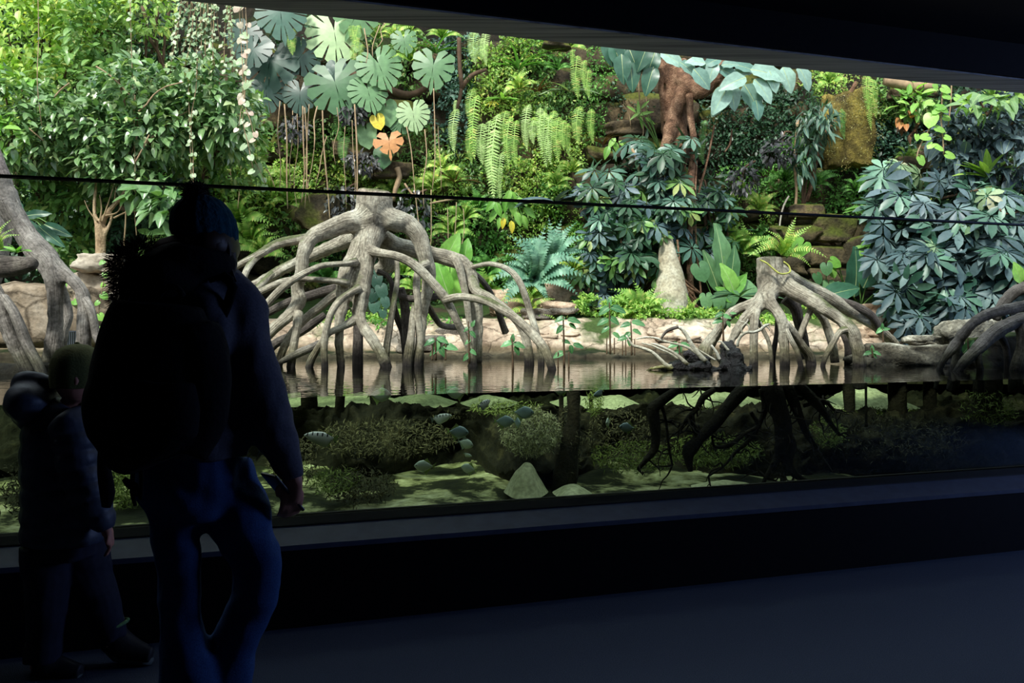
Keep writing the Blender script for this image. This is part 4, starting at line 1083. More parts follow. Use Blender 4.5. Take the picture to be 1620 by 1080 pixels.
# ---- monstera high on the wall with its aerial roots
mon = empty('monstera', (0, 0, 0), 'huge monstera with split leaves and hanging aerial roots near the beam', 'plant')
for px, py, sz, rot, mat, side in [(445, 28, 80, 10, G_MONSTD, .1), (531, 62, 92, 12, G_MONSTP, 0), (423, 108, 92, -12, G_MONSTD, -.1), (470, 95, 60, -35, G_MONSTD, .3), (604, 110, 72, 28, G_MONST, .1), (684, 113, 66, -6, G_MONST, 0),
                                   (421, 152, 60, 5, G_MONSTD, 0), (474, 155, 56, 0, G_MONSTD, 0), (534, 144, 92, 18, G_MONST, -.1), (585, 150, 62, 20, G_MONST, .2), (380, 60, 60, -20, G_MONSTD, -.2), (655, 185, 52, 12, G_MONSTP, .1),
                                   (631, 196, 40, -40, G_MONST, .2), (560, 30, 70, -20, G_MONST, .3), (395, 85, 60, -30, G_MONSTD, -.2), (640, 68, 40, 10, G_MONST, 0)]:
    bigleaf(mon, px, py, 10.05 + R3.uniform(-.15, .15), sz * 1.05, rot, ME_MONST, mat, .3, side)
for px, py, sz, rot, mat in [(612, 177, 42, 12, G_MONST), (580, 213, 40, 10, G_MONSTP), (606, 248, 34, 0, G_MONST), (531, 113, 40, 0, G_MONSTD), (512, 118, 30, -20, G_MONSTD)]:
    bigleaf(mon, px, py, 10.1, sz * 1.1, rot, ME_HEART, mat)
o = bigleaf(mon, 598, 192, 10.0, 27, 20, ME_HEART, G_YEL); o['label'] = 'yellow heart shaped leaf'
o = bigleaf(mon, 616, 230, 9.95, 46, 6, [polar_leaf('withered_leaf', 3, rag=.35)], G_ORG, sx=1.1); o['label'] = 'withered orange lobed leaf'
for i, (px, y0, y1, px2, r) in enumerate([(443, 160, 305, 442, .012), (450, 165, 330, 455, .016), (463, 175, 300, 461, .01), (479, 168, 320, 477, .016), (482, 170, 330, 482, .012), (489, 165, 310, 488, .01), (502, 168, 235, 497, .016), (497, 235, 320, 490, .008), (510, 170, 350, 522, .018), (561, 165, 400, 562, .018), (546, 200, 330, 548, .007), (557, 190, 320, 560, .008),
                                          (643, 200, 290, 655, .012), (655, 290, 420, 668, .011), (672, 205, 330, 671, .012), (686, 140, 300, 684, .012), (682, 300, 420, 676, .01), (693, 200, 300, 698, .008), (408, 228, 300, 436, .012), (372, 180, 300, 368, .01), (383, 230, 330, 376, .012), (517, 215, 290, 500, .01), (576, 45, 100, 579, .014), (533, 170, 260, 531, .008), (601, 40, 90, 590, .012), (610, 35, 75, 597, .012), (470, 180, 330, 470, .008), (708, 330, 440, 712, .009), (722, 320, 400, 718, .01), (733, 330, 430, 734, .009)]):
    b = MB(); Y = 9.95 + R3.uniform(-.2, .1)
    a_, e_ = P(px, y0, Y), P(px2, y1, Y - .15); m1 = a_.lerp(e_, .35) + Vector((R3.uniform(-.03, .03), 0, 0)); m2 = a_.lerp(e_, .7) + Vector((R3.uniform(-.04, .04), 0, 0))
    r *= .55; b.add(*tube([(*a_, r), (*m1, r), (*m2, r * .9), (*e_, r * .6)], 6, step=.08, lump=.1, seed=i)); b.build('aerial_root', TWIG, mon)
b = MB(); b.add(*tube([(*P(380, 60, 10.3), .05), (*P(470, 110, 10.35), .06), (*P(560, 120, 10.35), .06), (*P(640, 150, 10.35), .05), (*P(690, 130, 10.3), .03)], 8, lump=.1)); b.build('stem', TWIGD, mon)

# ---- hanging ferns
def hangfern(label, items, mat, Y=10.15, wide=1.0, group=None):
    root = empty('hanging_fern', (0, 0, 0), label, 'fern', group)
    for px, y0, y1 in items:
        L = (y1 - y0) * Y / FPX
        a = R3.uniform(-.25, .25)
        place(withmat(R3.choice(ME_HANG), mat), root, P(px, y0, Y + R3.uniform(-.08, .1)), Vector((math.sin(a), -1, 0)), Vector((0, 0, 1)), L * 1.02, 'frond', wide * R3.uniform(.9, 1.1) * min(1.7, max(.8, .72 / L)))
hangfern('pale hanging fern frond alone beside the monstera side of the fern curtain', [(724, 172, 243), (722, 158, 182)], G_FERNP)
hangfern('long pale hanging fern with the longest fronds, trailing down to the glass edge', [(764, 195, 262), (785, 205, 318), (776, 190, 290), (790, 180, 300), (796, 240, 322)], G_FERNP)
hangfern('bushy hanging fern just behind the longest pale fronds', [(810, 185, 270), (818, 190, 268), (802, 175, 235), (750, 140, 200), (757, 150, 255), (746, 200, 262)], G_FERN)
hangfern('hanging fern with broad pale fronds in the middle of the wall', [(838, 165, 242), (862, 178, 268), (855, 170, 240), (845, 190, 230), (868, 185, 262)], G_FERNP)
hangfern('hanging fern beside the broad pale one, ending in a ragged tuft', [(885, 185, 258), (893, 190, 240), (878, 175, 225), (899, 195, 250)], G_FERN)
hangfern('pair of hanging fronds just under the beam above the fern curtain', [(751, 50, 105), (772, 48, 108), (764, 60, 98)], G_FERNP)
hangfern('tall hanging fern in two tiers near the broad dark leaves', [(914, 88, 160), (932, 110, 158), (926, 95, 140), (918, 168, 232), (936, 172, 230), (906, 78, 110)], G_FERN)
hangfern('long narrow hanging fern beside the golden rock pillar', [(1374, 120, 210), (1369, 118, 180), (1379, 125, 190)], G_FERN)
hangfern('short dark hanging fern on the golden rock pillar', [(1334, 176, 222), (1331, 172, 210)], G_FERND)
hangfern('dim hanging fern just past the brown trunk', [(1112, 215, 262), (1116, 190, 230)], G_FERND)
hangfern('small hanging fern between the two tallest monstera leaves', [(465, 45, 90), (468, 60, 84), (568, 40, 80)], G_FERN)
hangfern('fern hanging beside the palest monstera leaf', [(566, 62, 108), (562, 30, 75), (574, 70, 105)], G_FERN)
hangfern('fern hanging under the biggest monstera leaf', [(536, 170, 215), (540, 178, 225), (548, 215, 262)], G_FERND)

# ---- aralia in front of the trunk, schefflera at the far end: whorls of leaflets as parts
def whorls(name, label, blobs, n, size_px, mats, base, nleaf=600, small=G_DARK, up=.65):
    root = empty(name, (0, 0, 0), label, 'shrub')
    wts = np.array([b[2] * b[3] for b in blobs], dtype=float); wts /= wts.sum()
    cnt = np.maximum(1, (wts * n)).astype(int)
    for b, c in zip(blobs, cnt):
        px, py, rx, ry, Y, rd = b
        for i in range(c):
            a = R3.uniform(0, 2 * PI); r = math.sqrt(R3.random())
            dx, dy = math.cos(a) * r, math.sin(a) * r
            p = P(px + dx * rx, py + dy * ry, Y - rd * math.sqrt(max(0, 1 - r * r)) + R3.uniform(-.06, .1))
            N = Vector((dx * .45 + R3.uniform(-.25, .25), -.75, up - dy * .3 + R3.uniform(-.2, .2)))
            D = Vector((R3.uniform(-1, 1), R3.uniform(-.4, .4), -.2)); 
            place(withmat(R3.choice(ME_WH), R3.choice(mats)), root, p, D, N, size_px * .5 * Y / FPX * R3.uniform(.7, 1.2), 'leaf_whorl')
    p, d = [], []
    m = nleaf
    bi = RG.choice(len(blobs), m, p=wts)
    B = np.array(blobs, dtype=float)[bi]
    a = RG.rand(m) * 2 * PI; r = np.sqrt(RG.rand(m))
    Yv = B[:, 4] + RG.rand(m) * .3
    x = (B[:, 0] + np.cos(a) * r * B[:, 2] - 810) * Yv / FPX; z = CAMZ + (HOR - B[:, 1] - np.sin(a) * r * B[:, 3]) * Yv / FPX
    V, F = scatter(T_LANCE, np.stack([x, Yv, z], -1), rnd(m, .7) + np.array([0, -.3, -.3]), rnd(m, .4) + np.array([0, -.5, .6]), size_px * .5 * Yv / FPX * (.7 + .5 * RG.rand(m)))
    tag(link('foliage', wire('foliage', V, F), root, small), kind='stuff')
    for k in range(7):
        bl = R3.choice(blobs); e = P(bl[0] + R3.uniform(-.5, .5) * bl[2], bl[1] - .3 * bl[3], bl[4] + .1)
        b0 = P(*base); m_ = b0.lerp(e, .5) + Vector((R3.uniform(-.1, .1), 0, 0))
        b = MB(); b.add(*stemtube([tuple(b0), tuple(m_), tuple(e)], .022, seed=k)); b.build('stem', TWIGD, root)
    return root
whorls('aralia', 'dark aralia shrub with drooping fingered leaves in front of the brown trunk', [(975, 300, 60, 45, 9.9, .3), (1040, 270, 45, 40, 9.8, .25), (1060, 320, 45, 50, 9.7, .3), (1000, 350, 70, 40, 9.7, .35), (950, 400, 40, 45, 9.8, .25), (1010, 410, 50, 45, 9.7, .25), (940, 455, 40, 35, 9.8, .2), (1075, 380, 30, 30, 9.7, .2)], 120, 46, [G_BLUE, G_DARK, G_NAVY, G_DARK, G_MID], (985, 500, 10.0), 900, G_DARK)
whorls('aralia', 'small dark aralia growing across the brown trunk', [(1050, 250, 30, 25, 9.6, .15), (1082, 235, 22, 22, 9.6, .1), (1010, 235, 22, 16, 9.9, .1)], 14, 52, [G_BLUE, G_DARK], (1058, 330, 9.9), 60)
whorls('aralia', 'lanky dark aralia between the brown trunk and the stump', [(1130, 320, 30, 40, 10.1, .2), (1135, 380, 30, 30, 10.1, .2), (1115, 290, 22, 20, 10, .1)], 22, 44, [G_NAVY, G_DARK, G_BLUE], (1140, 450, 10.2), 160)
whorls('schefflera', 'big dusky blue schefflera shrub covering the bank at the far end', [(1440, 345, 60, 50, 8.9, .3), (1500, 330, 60, 50, 8.8, .4), (1570, 350, 70, 60, 8.6, .4), (1430, 400, 60, 40, 8.8, .3), (1500, 420, 80, 50, 8.6, .4), (1590, 430, 60, 60, 8.4, .4), (1460, 465, 60, 40, 8.6, .3), (1540, 480, 70, 50, 8.4, .3), (1420, 290, 40, 30, 9.1, .2), (1480, 500, 60, 36, 8.5, .25)], 190, 62, [G_NAVY, G_NAVY, G_BLUE], (1500, 520, 8.9), 2600, G_DARK)
whorls('schefflera', 'young pale green schefflera shoots at the top of the far shrub', [(1420, 275, 36, 22, 9.1, .15), (1400, 300, 26, 16, 9.1, .1), (1470, 385, 14, 10, 8.4, .05), (1560, 300, 24, 14, 8.4, .1), (1540, 352, 20, 8, 8.3, .05)], 17, 44, [G_PALE, G_FERNB], (1440, 330, 9.1), 30, G_BLUE)

# ---- shrub with large drooping blue leaves above the schefflera
bush('coffee_shrub', 'tall shrub with glossy navy blue drooping leaves above the schefflera near the beam', 'shrub', [(1570, 190, 60, 45, 9.0, .4), (1520, 215, 50, 40, 9.1, .3), (1600, 250, 50, 50, 8.8, .4), (1520, 270, 45, 36, 9, .3), (1610, 150, 40, 30, 8.9, .3)], 1500, .13, T_OVAL, G_NAVY, 150, ME_OVAL, G_NAVY, .2, stems=6, base=P(1590, 420, 9.2), stem_mat=TWIGD, hang=.2)
# ---- rubber tree crown: broad blue leaves under the beam
rub = empty('rubber_tree', (0, 0, 0), 'brown fluted rubber tree trunk with pale swollen foot and broad blue leaves under the beam', 'tree')
mb = MB()
H = (980, 60, 3.6)
for pts in [[(265, 40, 60, .1), (290, 130, 58), (300, 250, 56), (290, 360, 52), (290, 500, 50), (300, 640, 46), (320, 800, 44), (330, 950, 44), (340, 1080, 44)],
            [(340, 130, 40), (370, 230, 46), (350, 330, 40, -.1), (310, 440, 38, -.1), (280, 560, 34, -.1), (255, 660, 26, -.1)],
            [(350, 330, 40), (350, 500, 40), (335, 700, 44), (330, 860, 44), (335, 1000, 42)],
            [(330, 180, 34), (400, 290, 48, -.15), (470, 300, 44, -.2), (540, 240, 40, -.25), (600, 160, 34, -.3), (680, 60, 30, -.3)],
            [(250, 120, 18), (235, 250, 18), (245, 380, 16), (265, 480, 14)]]:
    mb.add(*tube(conv(pts, *H, 9.95), 14, ridge=.12, lump=.03, seed=len(pts)))
remesh(mb, 'trunk', REDBARK, rub, .022, 2, noise=.01, nscale=20)
for i, pts in enumerate([[(400, 320, 22, -.1), (405, 450, 20, -.1), (425, 600, 18, -.1), (412, 750, 20, -.1), (405, 900, 19, -.1), (400, 1100, 18, -.1), (400, 1300, 18, -.1), (410, 1440, 18, -.1), (430, 1560, 16, -.15)],
                         [(205, 160, 22), (200, 200, 20), (185, 250, 18)], [(440, 700, 5, -.1), (430, 950, 6), (440, 1200, 6), (470, 1500, 6)], [(540, 500, 5), (500, 700, 6), (430, 960, 7), (420, 1100, 6)], [(640, 520, 4), (630, 600, 6), (600, 650, 4)]]):
    b = MB(); b.add(*tube(conv(pts, *H, 9.85), 8, lump=.08, seed=i)); b.build('aerial_root', REDBARK, rub)
for i in range(12):
    x0 = R3.uniform(285, 330); x1 = x0 + R3.uniform(70, 150)
    b = MB(); b.add(*tube(conv([(x0, R3.uniform(120, 330), 6), (x0 + 30, 400 - 30 + R3.uniform(-40, 40), 7), (x1, R3.uniform(430, 560), 6)], 980, 340, 3.6, 9.6 + R3.uniform(-.1, .1)), 6, lump=.1, seed=i)); b.build('aerial_root', REDBARK, rub)
b = MB(); b.add(*tube(conv([(262, 120, 34), (275, 240, 56), (285, 330, 74), (290, 400, 84), (290, 450, 98), (290, 520, 100), (290, 590, 92)], 980, 340, 3.6, 9.55), 24, ridge=.03, lump=.02))
f_ = b.build('trunk_foot', rock_mat('pale_trunk_foot', [(0.3, srgb(150, 134, 110)), (0.5, srgb(190, 178, 156)), (0.7, srgb(222, 214, 196))], scale=4, bump=.4, moss=srgb(110, 118, 70), moss_amt=-.05), rub); f_['label'] = 'pale swollen trunk foot'
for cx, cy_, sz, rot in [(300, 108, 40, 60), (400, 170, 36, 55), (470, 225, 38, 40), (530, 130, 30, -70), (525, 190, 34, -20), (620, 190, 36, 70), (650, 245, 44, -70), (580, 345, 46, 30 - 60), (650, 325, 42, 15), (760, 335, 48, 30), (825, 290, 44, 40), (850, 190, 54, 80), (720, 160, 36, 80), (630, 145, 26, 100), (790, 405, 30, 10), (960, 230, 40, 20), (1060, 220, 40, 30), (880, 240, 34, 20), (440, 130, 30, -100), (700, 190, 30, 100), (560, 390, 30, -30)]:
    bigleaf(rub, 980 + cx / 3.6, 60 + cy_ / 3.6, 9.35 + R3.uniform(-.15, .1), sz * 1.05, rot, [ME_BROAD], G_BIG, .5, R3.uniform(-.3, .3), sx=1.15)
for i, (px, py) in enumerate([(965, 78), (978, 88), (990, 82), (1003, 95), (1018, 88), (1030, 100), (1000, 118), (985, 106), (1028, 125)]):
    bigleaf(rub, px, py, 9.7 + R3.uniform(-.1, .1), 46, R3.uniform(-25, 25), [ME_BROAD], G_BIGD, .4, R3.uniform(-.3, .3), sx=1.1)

# ---- broad single leaved plants
def clump(name, label, leaves, mat, mes, Y=9.8, base=None):
    root = empty(name, (0, 0, 0), label, 'plant')
    for px, py, sz, rot in leaves:
        yy = Y + R3.uniform(-.1, .1)
        bigleaf(root, px, py, yy, sz, rot, mes, mat, .35, R3.uniform(-.3, .3))
        if base is not None:
            e = P(px, py, yy + .03); b0 = P(base[0], base[1], Y + .15)
            b = MB(); b.add(*stemtube([tuple(b0), tuple(b0.lerp(e, .5) + Vector((0, 0, .05))), tuple(e)], .008)); b.build('stem', G_MID, root)
    return root
clump('philodendron', 'dark broad leaved philodendron between the stump and the schefflera', [(1358, 432, 78, 175), (1380, 425, 66, 160), (1330, 460, 60, 110), (1395, 470, 50, 190), (1415, 450, 50, 200)], G_BIGD, [ME_BROAD], 9.3, (1362, 485))
clump('birds_nest_fern', 'tall upright pale leaf standing just past the brown trunk', [(1145, 405, 100, 184), (1160, 425, 70, 170), (1128, 430, 70, 200)], G_MONST, [ME_LONG], 9.6, (1147, 470))
clump('philodendron', 'bright green leaf rosette between trunk foot and stump', [(1155, 440, 50, 200), (1168, 450, 40, 140), (1150, 465, 36, 230)], G_BIGL, [ME_BROAD], 9.3, (1158, 480))
clump('caladium', 'arrow leaved plant with grey green hearts beside the pale trunk foot', [(1110, 430, 34, 20), (1118, 475, 28, 5), (1138, 477, 28, 0), (1155, 472, 32, -20), (1185, 458, 40, 60)], G_MONST, ME_HEART, 9.3, (1135, 500))
clump('caladium', 'small arrow plant with one yellow leaf at the foot of the trunk', [(1112, 500, 20, 0)], G_YEL, ME_HEART, 9.2, (1112, 515))
clump('birds_nest_fern', 'bright upright broad leaf behind the mangrove arch near the middle', [(712, 395, 56, 150), (736, 400, 44, 170), (700, 440, 56, 200), (715, 445, 62, 190), (690, 425, 40, 230)], G_BIGL, [ME_BROAD], 9.2, (712, 470))
clump('philodendron', 'dark long leaved plant behind the near mangrove trunk', [(30, 325, 30, 200), (55, 338, 45, 100), (45, 355, 45, 70), (88, 362, 48, 70), (62, 375, 40, 45), (78, 372, 52, 55), (55, 384, 30, 30)], G_BIGD, [ME_LONG], 7.9, (38, 345))
clump('philodendron', 'bright oval leaved plant crossing the glass edge above the big mangrove', [(788, 330, 24, 20), (800, 322, 26, -10), (812, 328, 28, 15), (798, 345, 20, -10), (820, 345, 24, 20), (790, 352, 18, 0), (830, 350, 22, 20), (776, 325, 22, -40), (838, 335, 24, 50), (812, 312, 24, 30), (780, 340, 22, -30), (826, 318, 20, 60), (804, 310, 22, -20)], G_BIGL, [ME_OVAL], 9.9, (806, 305))
clump('philodendron', 'yellowing drooping leaves at the foot of the bright oval leaved plant', [(796, 352, 18, -8), (810, 358, 20, 8)], G_YEL, [ME_OVAL], 9.85)
clump('philodendron', 'glossy dark hearts under the big mangrove crown', [(595, 445, 24, 0), (604, 460, 26, 20), (590, 468, 22, -20), (600, 430, 22, 10), (610, 478, 20, 20), (592, 485, 22, 0), (606, 495, 18, 10)], G_MONSTD, ME_HEART, 8.4, (600, 500))
clump('anthurium', 'blue green hearts behind the stump', [(1308, 425, 22, 0), (1312, 455, 26, 0), (1295, 440, 20, 20), (1265, 462, 22, 10), (1330, 455, 20, -10), (1290, 465, 24, 0)], G_MONST, ME_HEART, 9.4, (1305, 480))
clump('anthurium', 'bright leaves beside the blue green hearts behind the stump', [(1318, 428, 24, 20), (1365, 395, 24, 100), (1372, 385, 20, 150), (1322, 415, 22, 60)], G_BIGL, ME_HEART, 9.4, (1335, 450))
clump('philodendron', 'bright green drooping leaves high above the withered orange leaf', [(975, 232, 20, 20), (988, 228, 22, 60), (968, 225, 20, -40), (960, 240, 22, -20)], G_BIGL, [ME_OVAL], 10.2, (975, 262))
clump('star_leaf', 'star shaped bright leaf cluster on the bare stones before the brown trunk', [(1010, 170, 22, 180), (1022, 178, 24, 110), (1028, 190, 20, 60), (1015, 192, 20, 10), (1005, 182, 20, -60), (1000, 172, 18, -130), (1020, 165, 18, 140)], G_BIGL, [ME_LANCEO], 10.1, (1045, 240))
bx_ = (1385, 250)
# trailing heart leaved vine near the far end
vine = empty('pothos_vine', (0, 0, 0), 'bright heart leaved vine trailing from the beam above the schefflera', 'vine')
I5 = (1200, 120, 3.6)
for cx, cy_, sz, rot in [(1070, 75, 18, 60), (975, 150, 16, -80), (1040, 175, 18, 90), (980, 250, 26, -20), (1060, 190, 16, 60), (1035, 300, 20, 70), (950, 345, 18, -80), (1075, 238, 14, 70), (1030, 405, 18, 60), (980, 395, 14, -50), (1095, 450, 18, 70), (930, 480, 18, 20), (1080, 350, 14, 70), (1150, 130, 20, 60), (1180, 115, 12, 90), (1010, 60, 12, 20), (1075, 115, 16, 70), (1010, 200, 14, -60), (905, 350, 12, 0)]:
    bigleaf(vine, I5[0] + cx / 3.6, I5[1] + cy_ / 3.6, 8.7, sz, rot, ME_HEART, G_BIGL, .5, R3.uniform(-.4, .4))
for pts in [[(1045, 20), (1045, 150), (1040, 250), (1050, 350), (1055, 450)], [(1100, 20), (1095, 150), (1080, 290)], [(1050, 210), (1000, 260), (930, 380), (900, 470), (940, 490)]]:
    b = MB(); b.add(*tube([(*P(I5[0] + a / 3.6, I5[1] + c / 3.6, 8.75), .008) for a, c in pts], 5, step=.08)); b.build('stem', TWIG, vine)
# ------------------------------------------------------------------ trees, vines and covers of the near end
# small branched tree rising from the boulder
tr = empty('small_tree', (0, 0, 0), 'small pale branched tree rooted behind the knobbly boulder', 'tree')
K = (130, 280, 5.4)
mb = MB()
for pts in [[(150, 760, 42), (155, 640, 40), (155, 520, 42), (150, 430, 44), (150, 370, 30)], [(150, 420, 34), (110, 330, 18), (105, 220, 16), (115, 100, 13), (112, -40, 10)],
            [(155, 420, 34), (200, 330, 24), (270, 240, 20), (340, 170, 18), (375, 60, 16), (382, -60, 14), (400, -300, 14)], [(180, 640, 20), (190, 500, 18), (235, 400, 14), (260, 310, 11)]]:
    mb.add(*tube(conv(pts, *K, 8.2), 10, ridge=.08, lump=.06, seed=len(pts)))
remesh(mb, 'trunk', rock_mat('pale_tree_bark', [(0.3, srgb(140, 112, 86)), (0.5, srgb(188, 160, 130)), (0.7, srgb(214, 192, 164))], scale=6, bump=.6), tr, .014, 1)
for i, pts in enumerate([[(150, 380, 9), (165, 270, 7), (150, 150, 4)], [(170, 380, 8), (230, 200, 6), (280, 40, 4)], [(130, 380, 8), (60, 290, 5), (20, 200, 3)], [(240, 280, 8), (370, 140, 7), (480, 115, 5), (560, 180, 3)], [(270, 350, 9), (350, 310, 7), (440, 270, 5), (540, 265, 3), (690, 290, 2)],
                         [(200, 330, 8), (300, 300, 6), (360, 200, 4)], [(375, 200, 5), (370, 400, 7), (350, 650, 7)], [(290, 80, 5), (280, 160, 5), (270, 250, 4)], [(460, 20, 3), (450, 300, 3), (465, 500, 4)], [(380, -60, 10), (560, -300, 8), (760, -480, 7), (900, -560, 5)], [(385, -100, 8), (300, -400, 7), (200, -600, 6)], [(382, -80, 8), (470, -380, 7), (450, -700, 6)]]):
    b = MB(); b.add(*tube(conv(pts, *K, 8.15), 6, lump=.08, seed=i)); b.build('branch', TWIG, tr)

def leafpile(label, blobs, n, size, tpl, mat, parts, psize, me=ME_OVAL, name='shrub', cat='shrub', **kw):
    return bush(name, label, cat, blobs, n, size, tpl, mat, parts, me, None, psize, **kw)
leafpile('sunlit yellow green shrub filling the highest corner above the near mangrove', [(40, 60, 75, 70, 9.0, .6), (110, 30, 60, 50, 9.1, .5), (20, 150, 60, 60, 8.8, .5)], 2600, .10, T_OVAL, G_LIME, 130, .13, stems=4, base=P(20, 300, 9.4))
leafpile('glossy shrub in front of the near end, hanging over the near mangrove', [(50, 230, 80, 55, 8.2, .5), (110, 200, 60, 60, 8.3, .5), (30, 180, 50, 60, 8.2, .5)], 2400, .10, T_OVAL, G_GLOSS, 170, .12, stems=5, base=P(70, 330, 8.8))
leafpile('tangled creeper of mid green leaves beside the yellow green corner shrub', [(155, 60, 40, 70, 8.8, .5), (130, 140, 60, 60, 8.7, .5), (190, 130, 30, 30, 8.8, .4)], 2000, .09, T_OVAL2, G_MID, 110, .12, stems=4, base=P(150, 280, 9.2))
leafpile('crown of the small branched tree, blue green pointed leaves', [(220, 150, 70, 50, 8.3, .5), (170, 210, 60, 50, 8.3, .5), (240, 210, 60, 45, 8.2, .4), (180, 260, 60, 40, 8.3, .4)], 2500, .12, T_OVAL, G_GLOSS, 170, .125, stems=5, base=P(200, 290, 8.4), name='tree_crown', cat='tree')
leafpile('blue green broad leaves hanging over the woman', [(330, 130, 55, 45, 8.4, .4), (370, 180, 40, 50, 8.4, .4), (310, 180, 50, 45, 8.4, .4), (350, 215, 50, 35, 8.5, .4)], 1500, .13, T_OVAL, G_GLOSS, 110, .14, stems=4, base=P(340, 260, 8.8))
leafpile('light green small leaved creeper high beside the beam above the woman', [(120, 8, 90, 26, 8.9, .4), (230, 15, 50, 40, 8.9, .4)], 1200, .08, T_OVAL2, G_BRIGHT, 60, .10, stems=2, base=P(150, 60, 9.2))
leafpile('mid green leaves under the glass edge behind the near mangrove', [(70, 300, 60, 30, 8.6, .4), (130, 320, 60, 40, 8.7, .4), (110, 380, 50, 30, 8.9, .3)], 1100, .11, T_OVAL, G_MID, 70, .14, stems=3, base=P(100, 430, 9))
leafpile('dark green shrub behind the small branched tree', [(230, 320, 60, 50, 8.9, .4), (200, 380, 50, 40, 8.9, .3), (290, 340, 50, 60, 8.9, .4), (240, 410, 60, 30, 8.8, .3)], 1300, .11, T_OVAL, G_DARK, 60, .16, stems=4, base=P(230, 450, 9))
leafpile('glossy jagged leaved branch reaching toward the woman\'s hat', [(250, 300, 40, 20, 8.1, .2), (270, 325, 36, 22, 8.0, .2), (225, 290, 30, 20, 8.1, .2), (280, 350, 20, 20, 8.0, .2)], 160, .14, T_OVAL, G_GLOSS, 40, .2, stems=3, base=P(190, 330, 8.2))
leafpile('leafy green branches beside the woman\'s hood', [(120, 400, 30, 24, 8.5, .2), (105, 420, 22, 22, 8.5, .2), (270, 390, 40, 26, 8.4, .2)], 300, .12, T_OVAL, G_MID, 24, .17, stems=2, base=P(130, 440, 8.7))
leafpile('mid green mixed leaves behind the woman\'s hat', [(300, 240, 60, 36, 8.9, .4), (370, 260, 50, 40, 9.2, .4), (400, 200, 24, 60, 9.6, .3)], 1500, .10, T_OVAL, G_MID, 60, .13, stems=3, base=P(320, 290, 9))

# leafy curtains and strings hanging from the beam
def curtain(label, strings, mat, leafsz, Y, name='hanging_vine', me=None, gap=.05, parts=True, jitter=.6):
    root = empty(name, (0, 0, 0), label, 'vine')
    pts_all, D_all = [], []
    for st in strings:
        q_ = np.array([[*P(a, c, Y + R3.uniform(-.05, .05)), .004] for a, c in st])
        b = MB(); b.add(*tube(q_, 4, step=.1)); b.build('stem', TWIG, root)
        c = catmull(q_, gap)
        for k, r in enumerate(c):
            sg = 1 if k % 2 else -1
            pts_all.append(r[:3] + RG.randn(3) * .012); D_all.append((sg * R3.uniform(.5, 1), -R3.uniform(.2, .8), R3.uniform(-1.6, -.3)))
    pts_all = np.array(pts_all); D = np.array(D_all); n = len(D)
    if parts and n <= 70:
        for i in range(n): place(withmat(me or ME_HEART[0], mat), root, Vector(pts_all[i]), D[i], Vector((R3.uniform(-.3, .3), -.8, .5)), leafsz * R3.uniform(.7, 1.2))
    else:
        V, F = scatter(T_ROUND if leafsz < .1 else T_OVAL2, pts_all, D, rnd(n, .3) + np.array([0, -.6, .6]), leafsz * (.7 + .6 * RG.rand(n)))
        tag(link('foliage', wire('foliage', V, F), root, mat), kind='stuff')
    return root
ss = []
for i in range(24):
    x = R3.uniform(285, 370); x2 = x + R3.uniform(-25, 6) if x < 330 else x + R3.uniform(-8, 8); y1 = R3.uniform(50, 118)
    ss.append([(x, -10), (x * .6 + x2 * .4 + R3.uniform(-6, 6), y1 * .45), (x2, y1)])
curtain('curtain of tiny pale round leaves hanging from the beam over the woman', ss, G_PALE, .05, 8.0, gap=.04)
curtain('long string of tiny leaves hanging behind the woman\'s hat', [[(312, 90), (310, 140), (302, 190), (305, 240), (306, 295)], [(298, 130), (300, 200), (303, 290)], [(206, 0), (208, 80), (212, 180), (214, 290)]], G_PALE, .05, 8.0, gap=.09)
curtain('bleached leaf string with pink tips hanging beside the monstera', [[(378, 8), (381, 60), (384, 110), (384, 150), (378, 200)], [(388, 8), (391, 60), (390, 100), (386, 160), (396, 190), (403, 222)]], G_PINK, .07, 7.6, gap=.2)
curtain('pale leaf string running down beside the pink tipped one', [[(383, 10), (387, 90), (389, 130), (384, 190), (392, 225), (400, 265)]], G_PALE, .09, 7.6, gap=.26)
curtain('thin dark bare vine hanging in front of the near end foliage', [[(60, -10), (61, 60), (59, 130), (66, 200)]], G_DARK, .04, 7.8, gap=.4)
curtain('small ivy string crawling down the tall pale boulder', [[(170, 410), (163, 450), (158, 480), (155, 505), (158, 525), (172, 540)], [(98, 430), (105, 455), (125, 485), (150, 510), (160, 530)]], G_BIGL, .07, 7.35, name='ivy', gap=.16)
curtain('sparse vine with leaves in front of the bright wall ferns beside the woman', [[(402, 220), (395, 240), (402, 252), (410, 268), (420, 290)]], G_PALE, .09, 8.8, gap=.14)

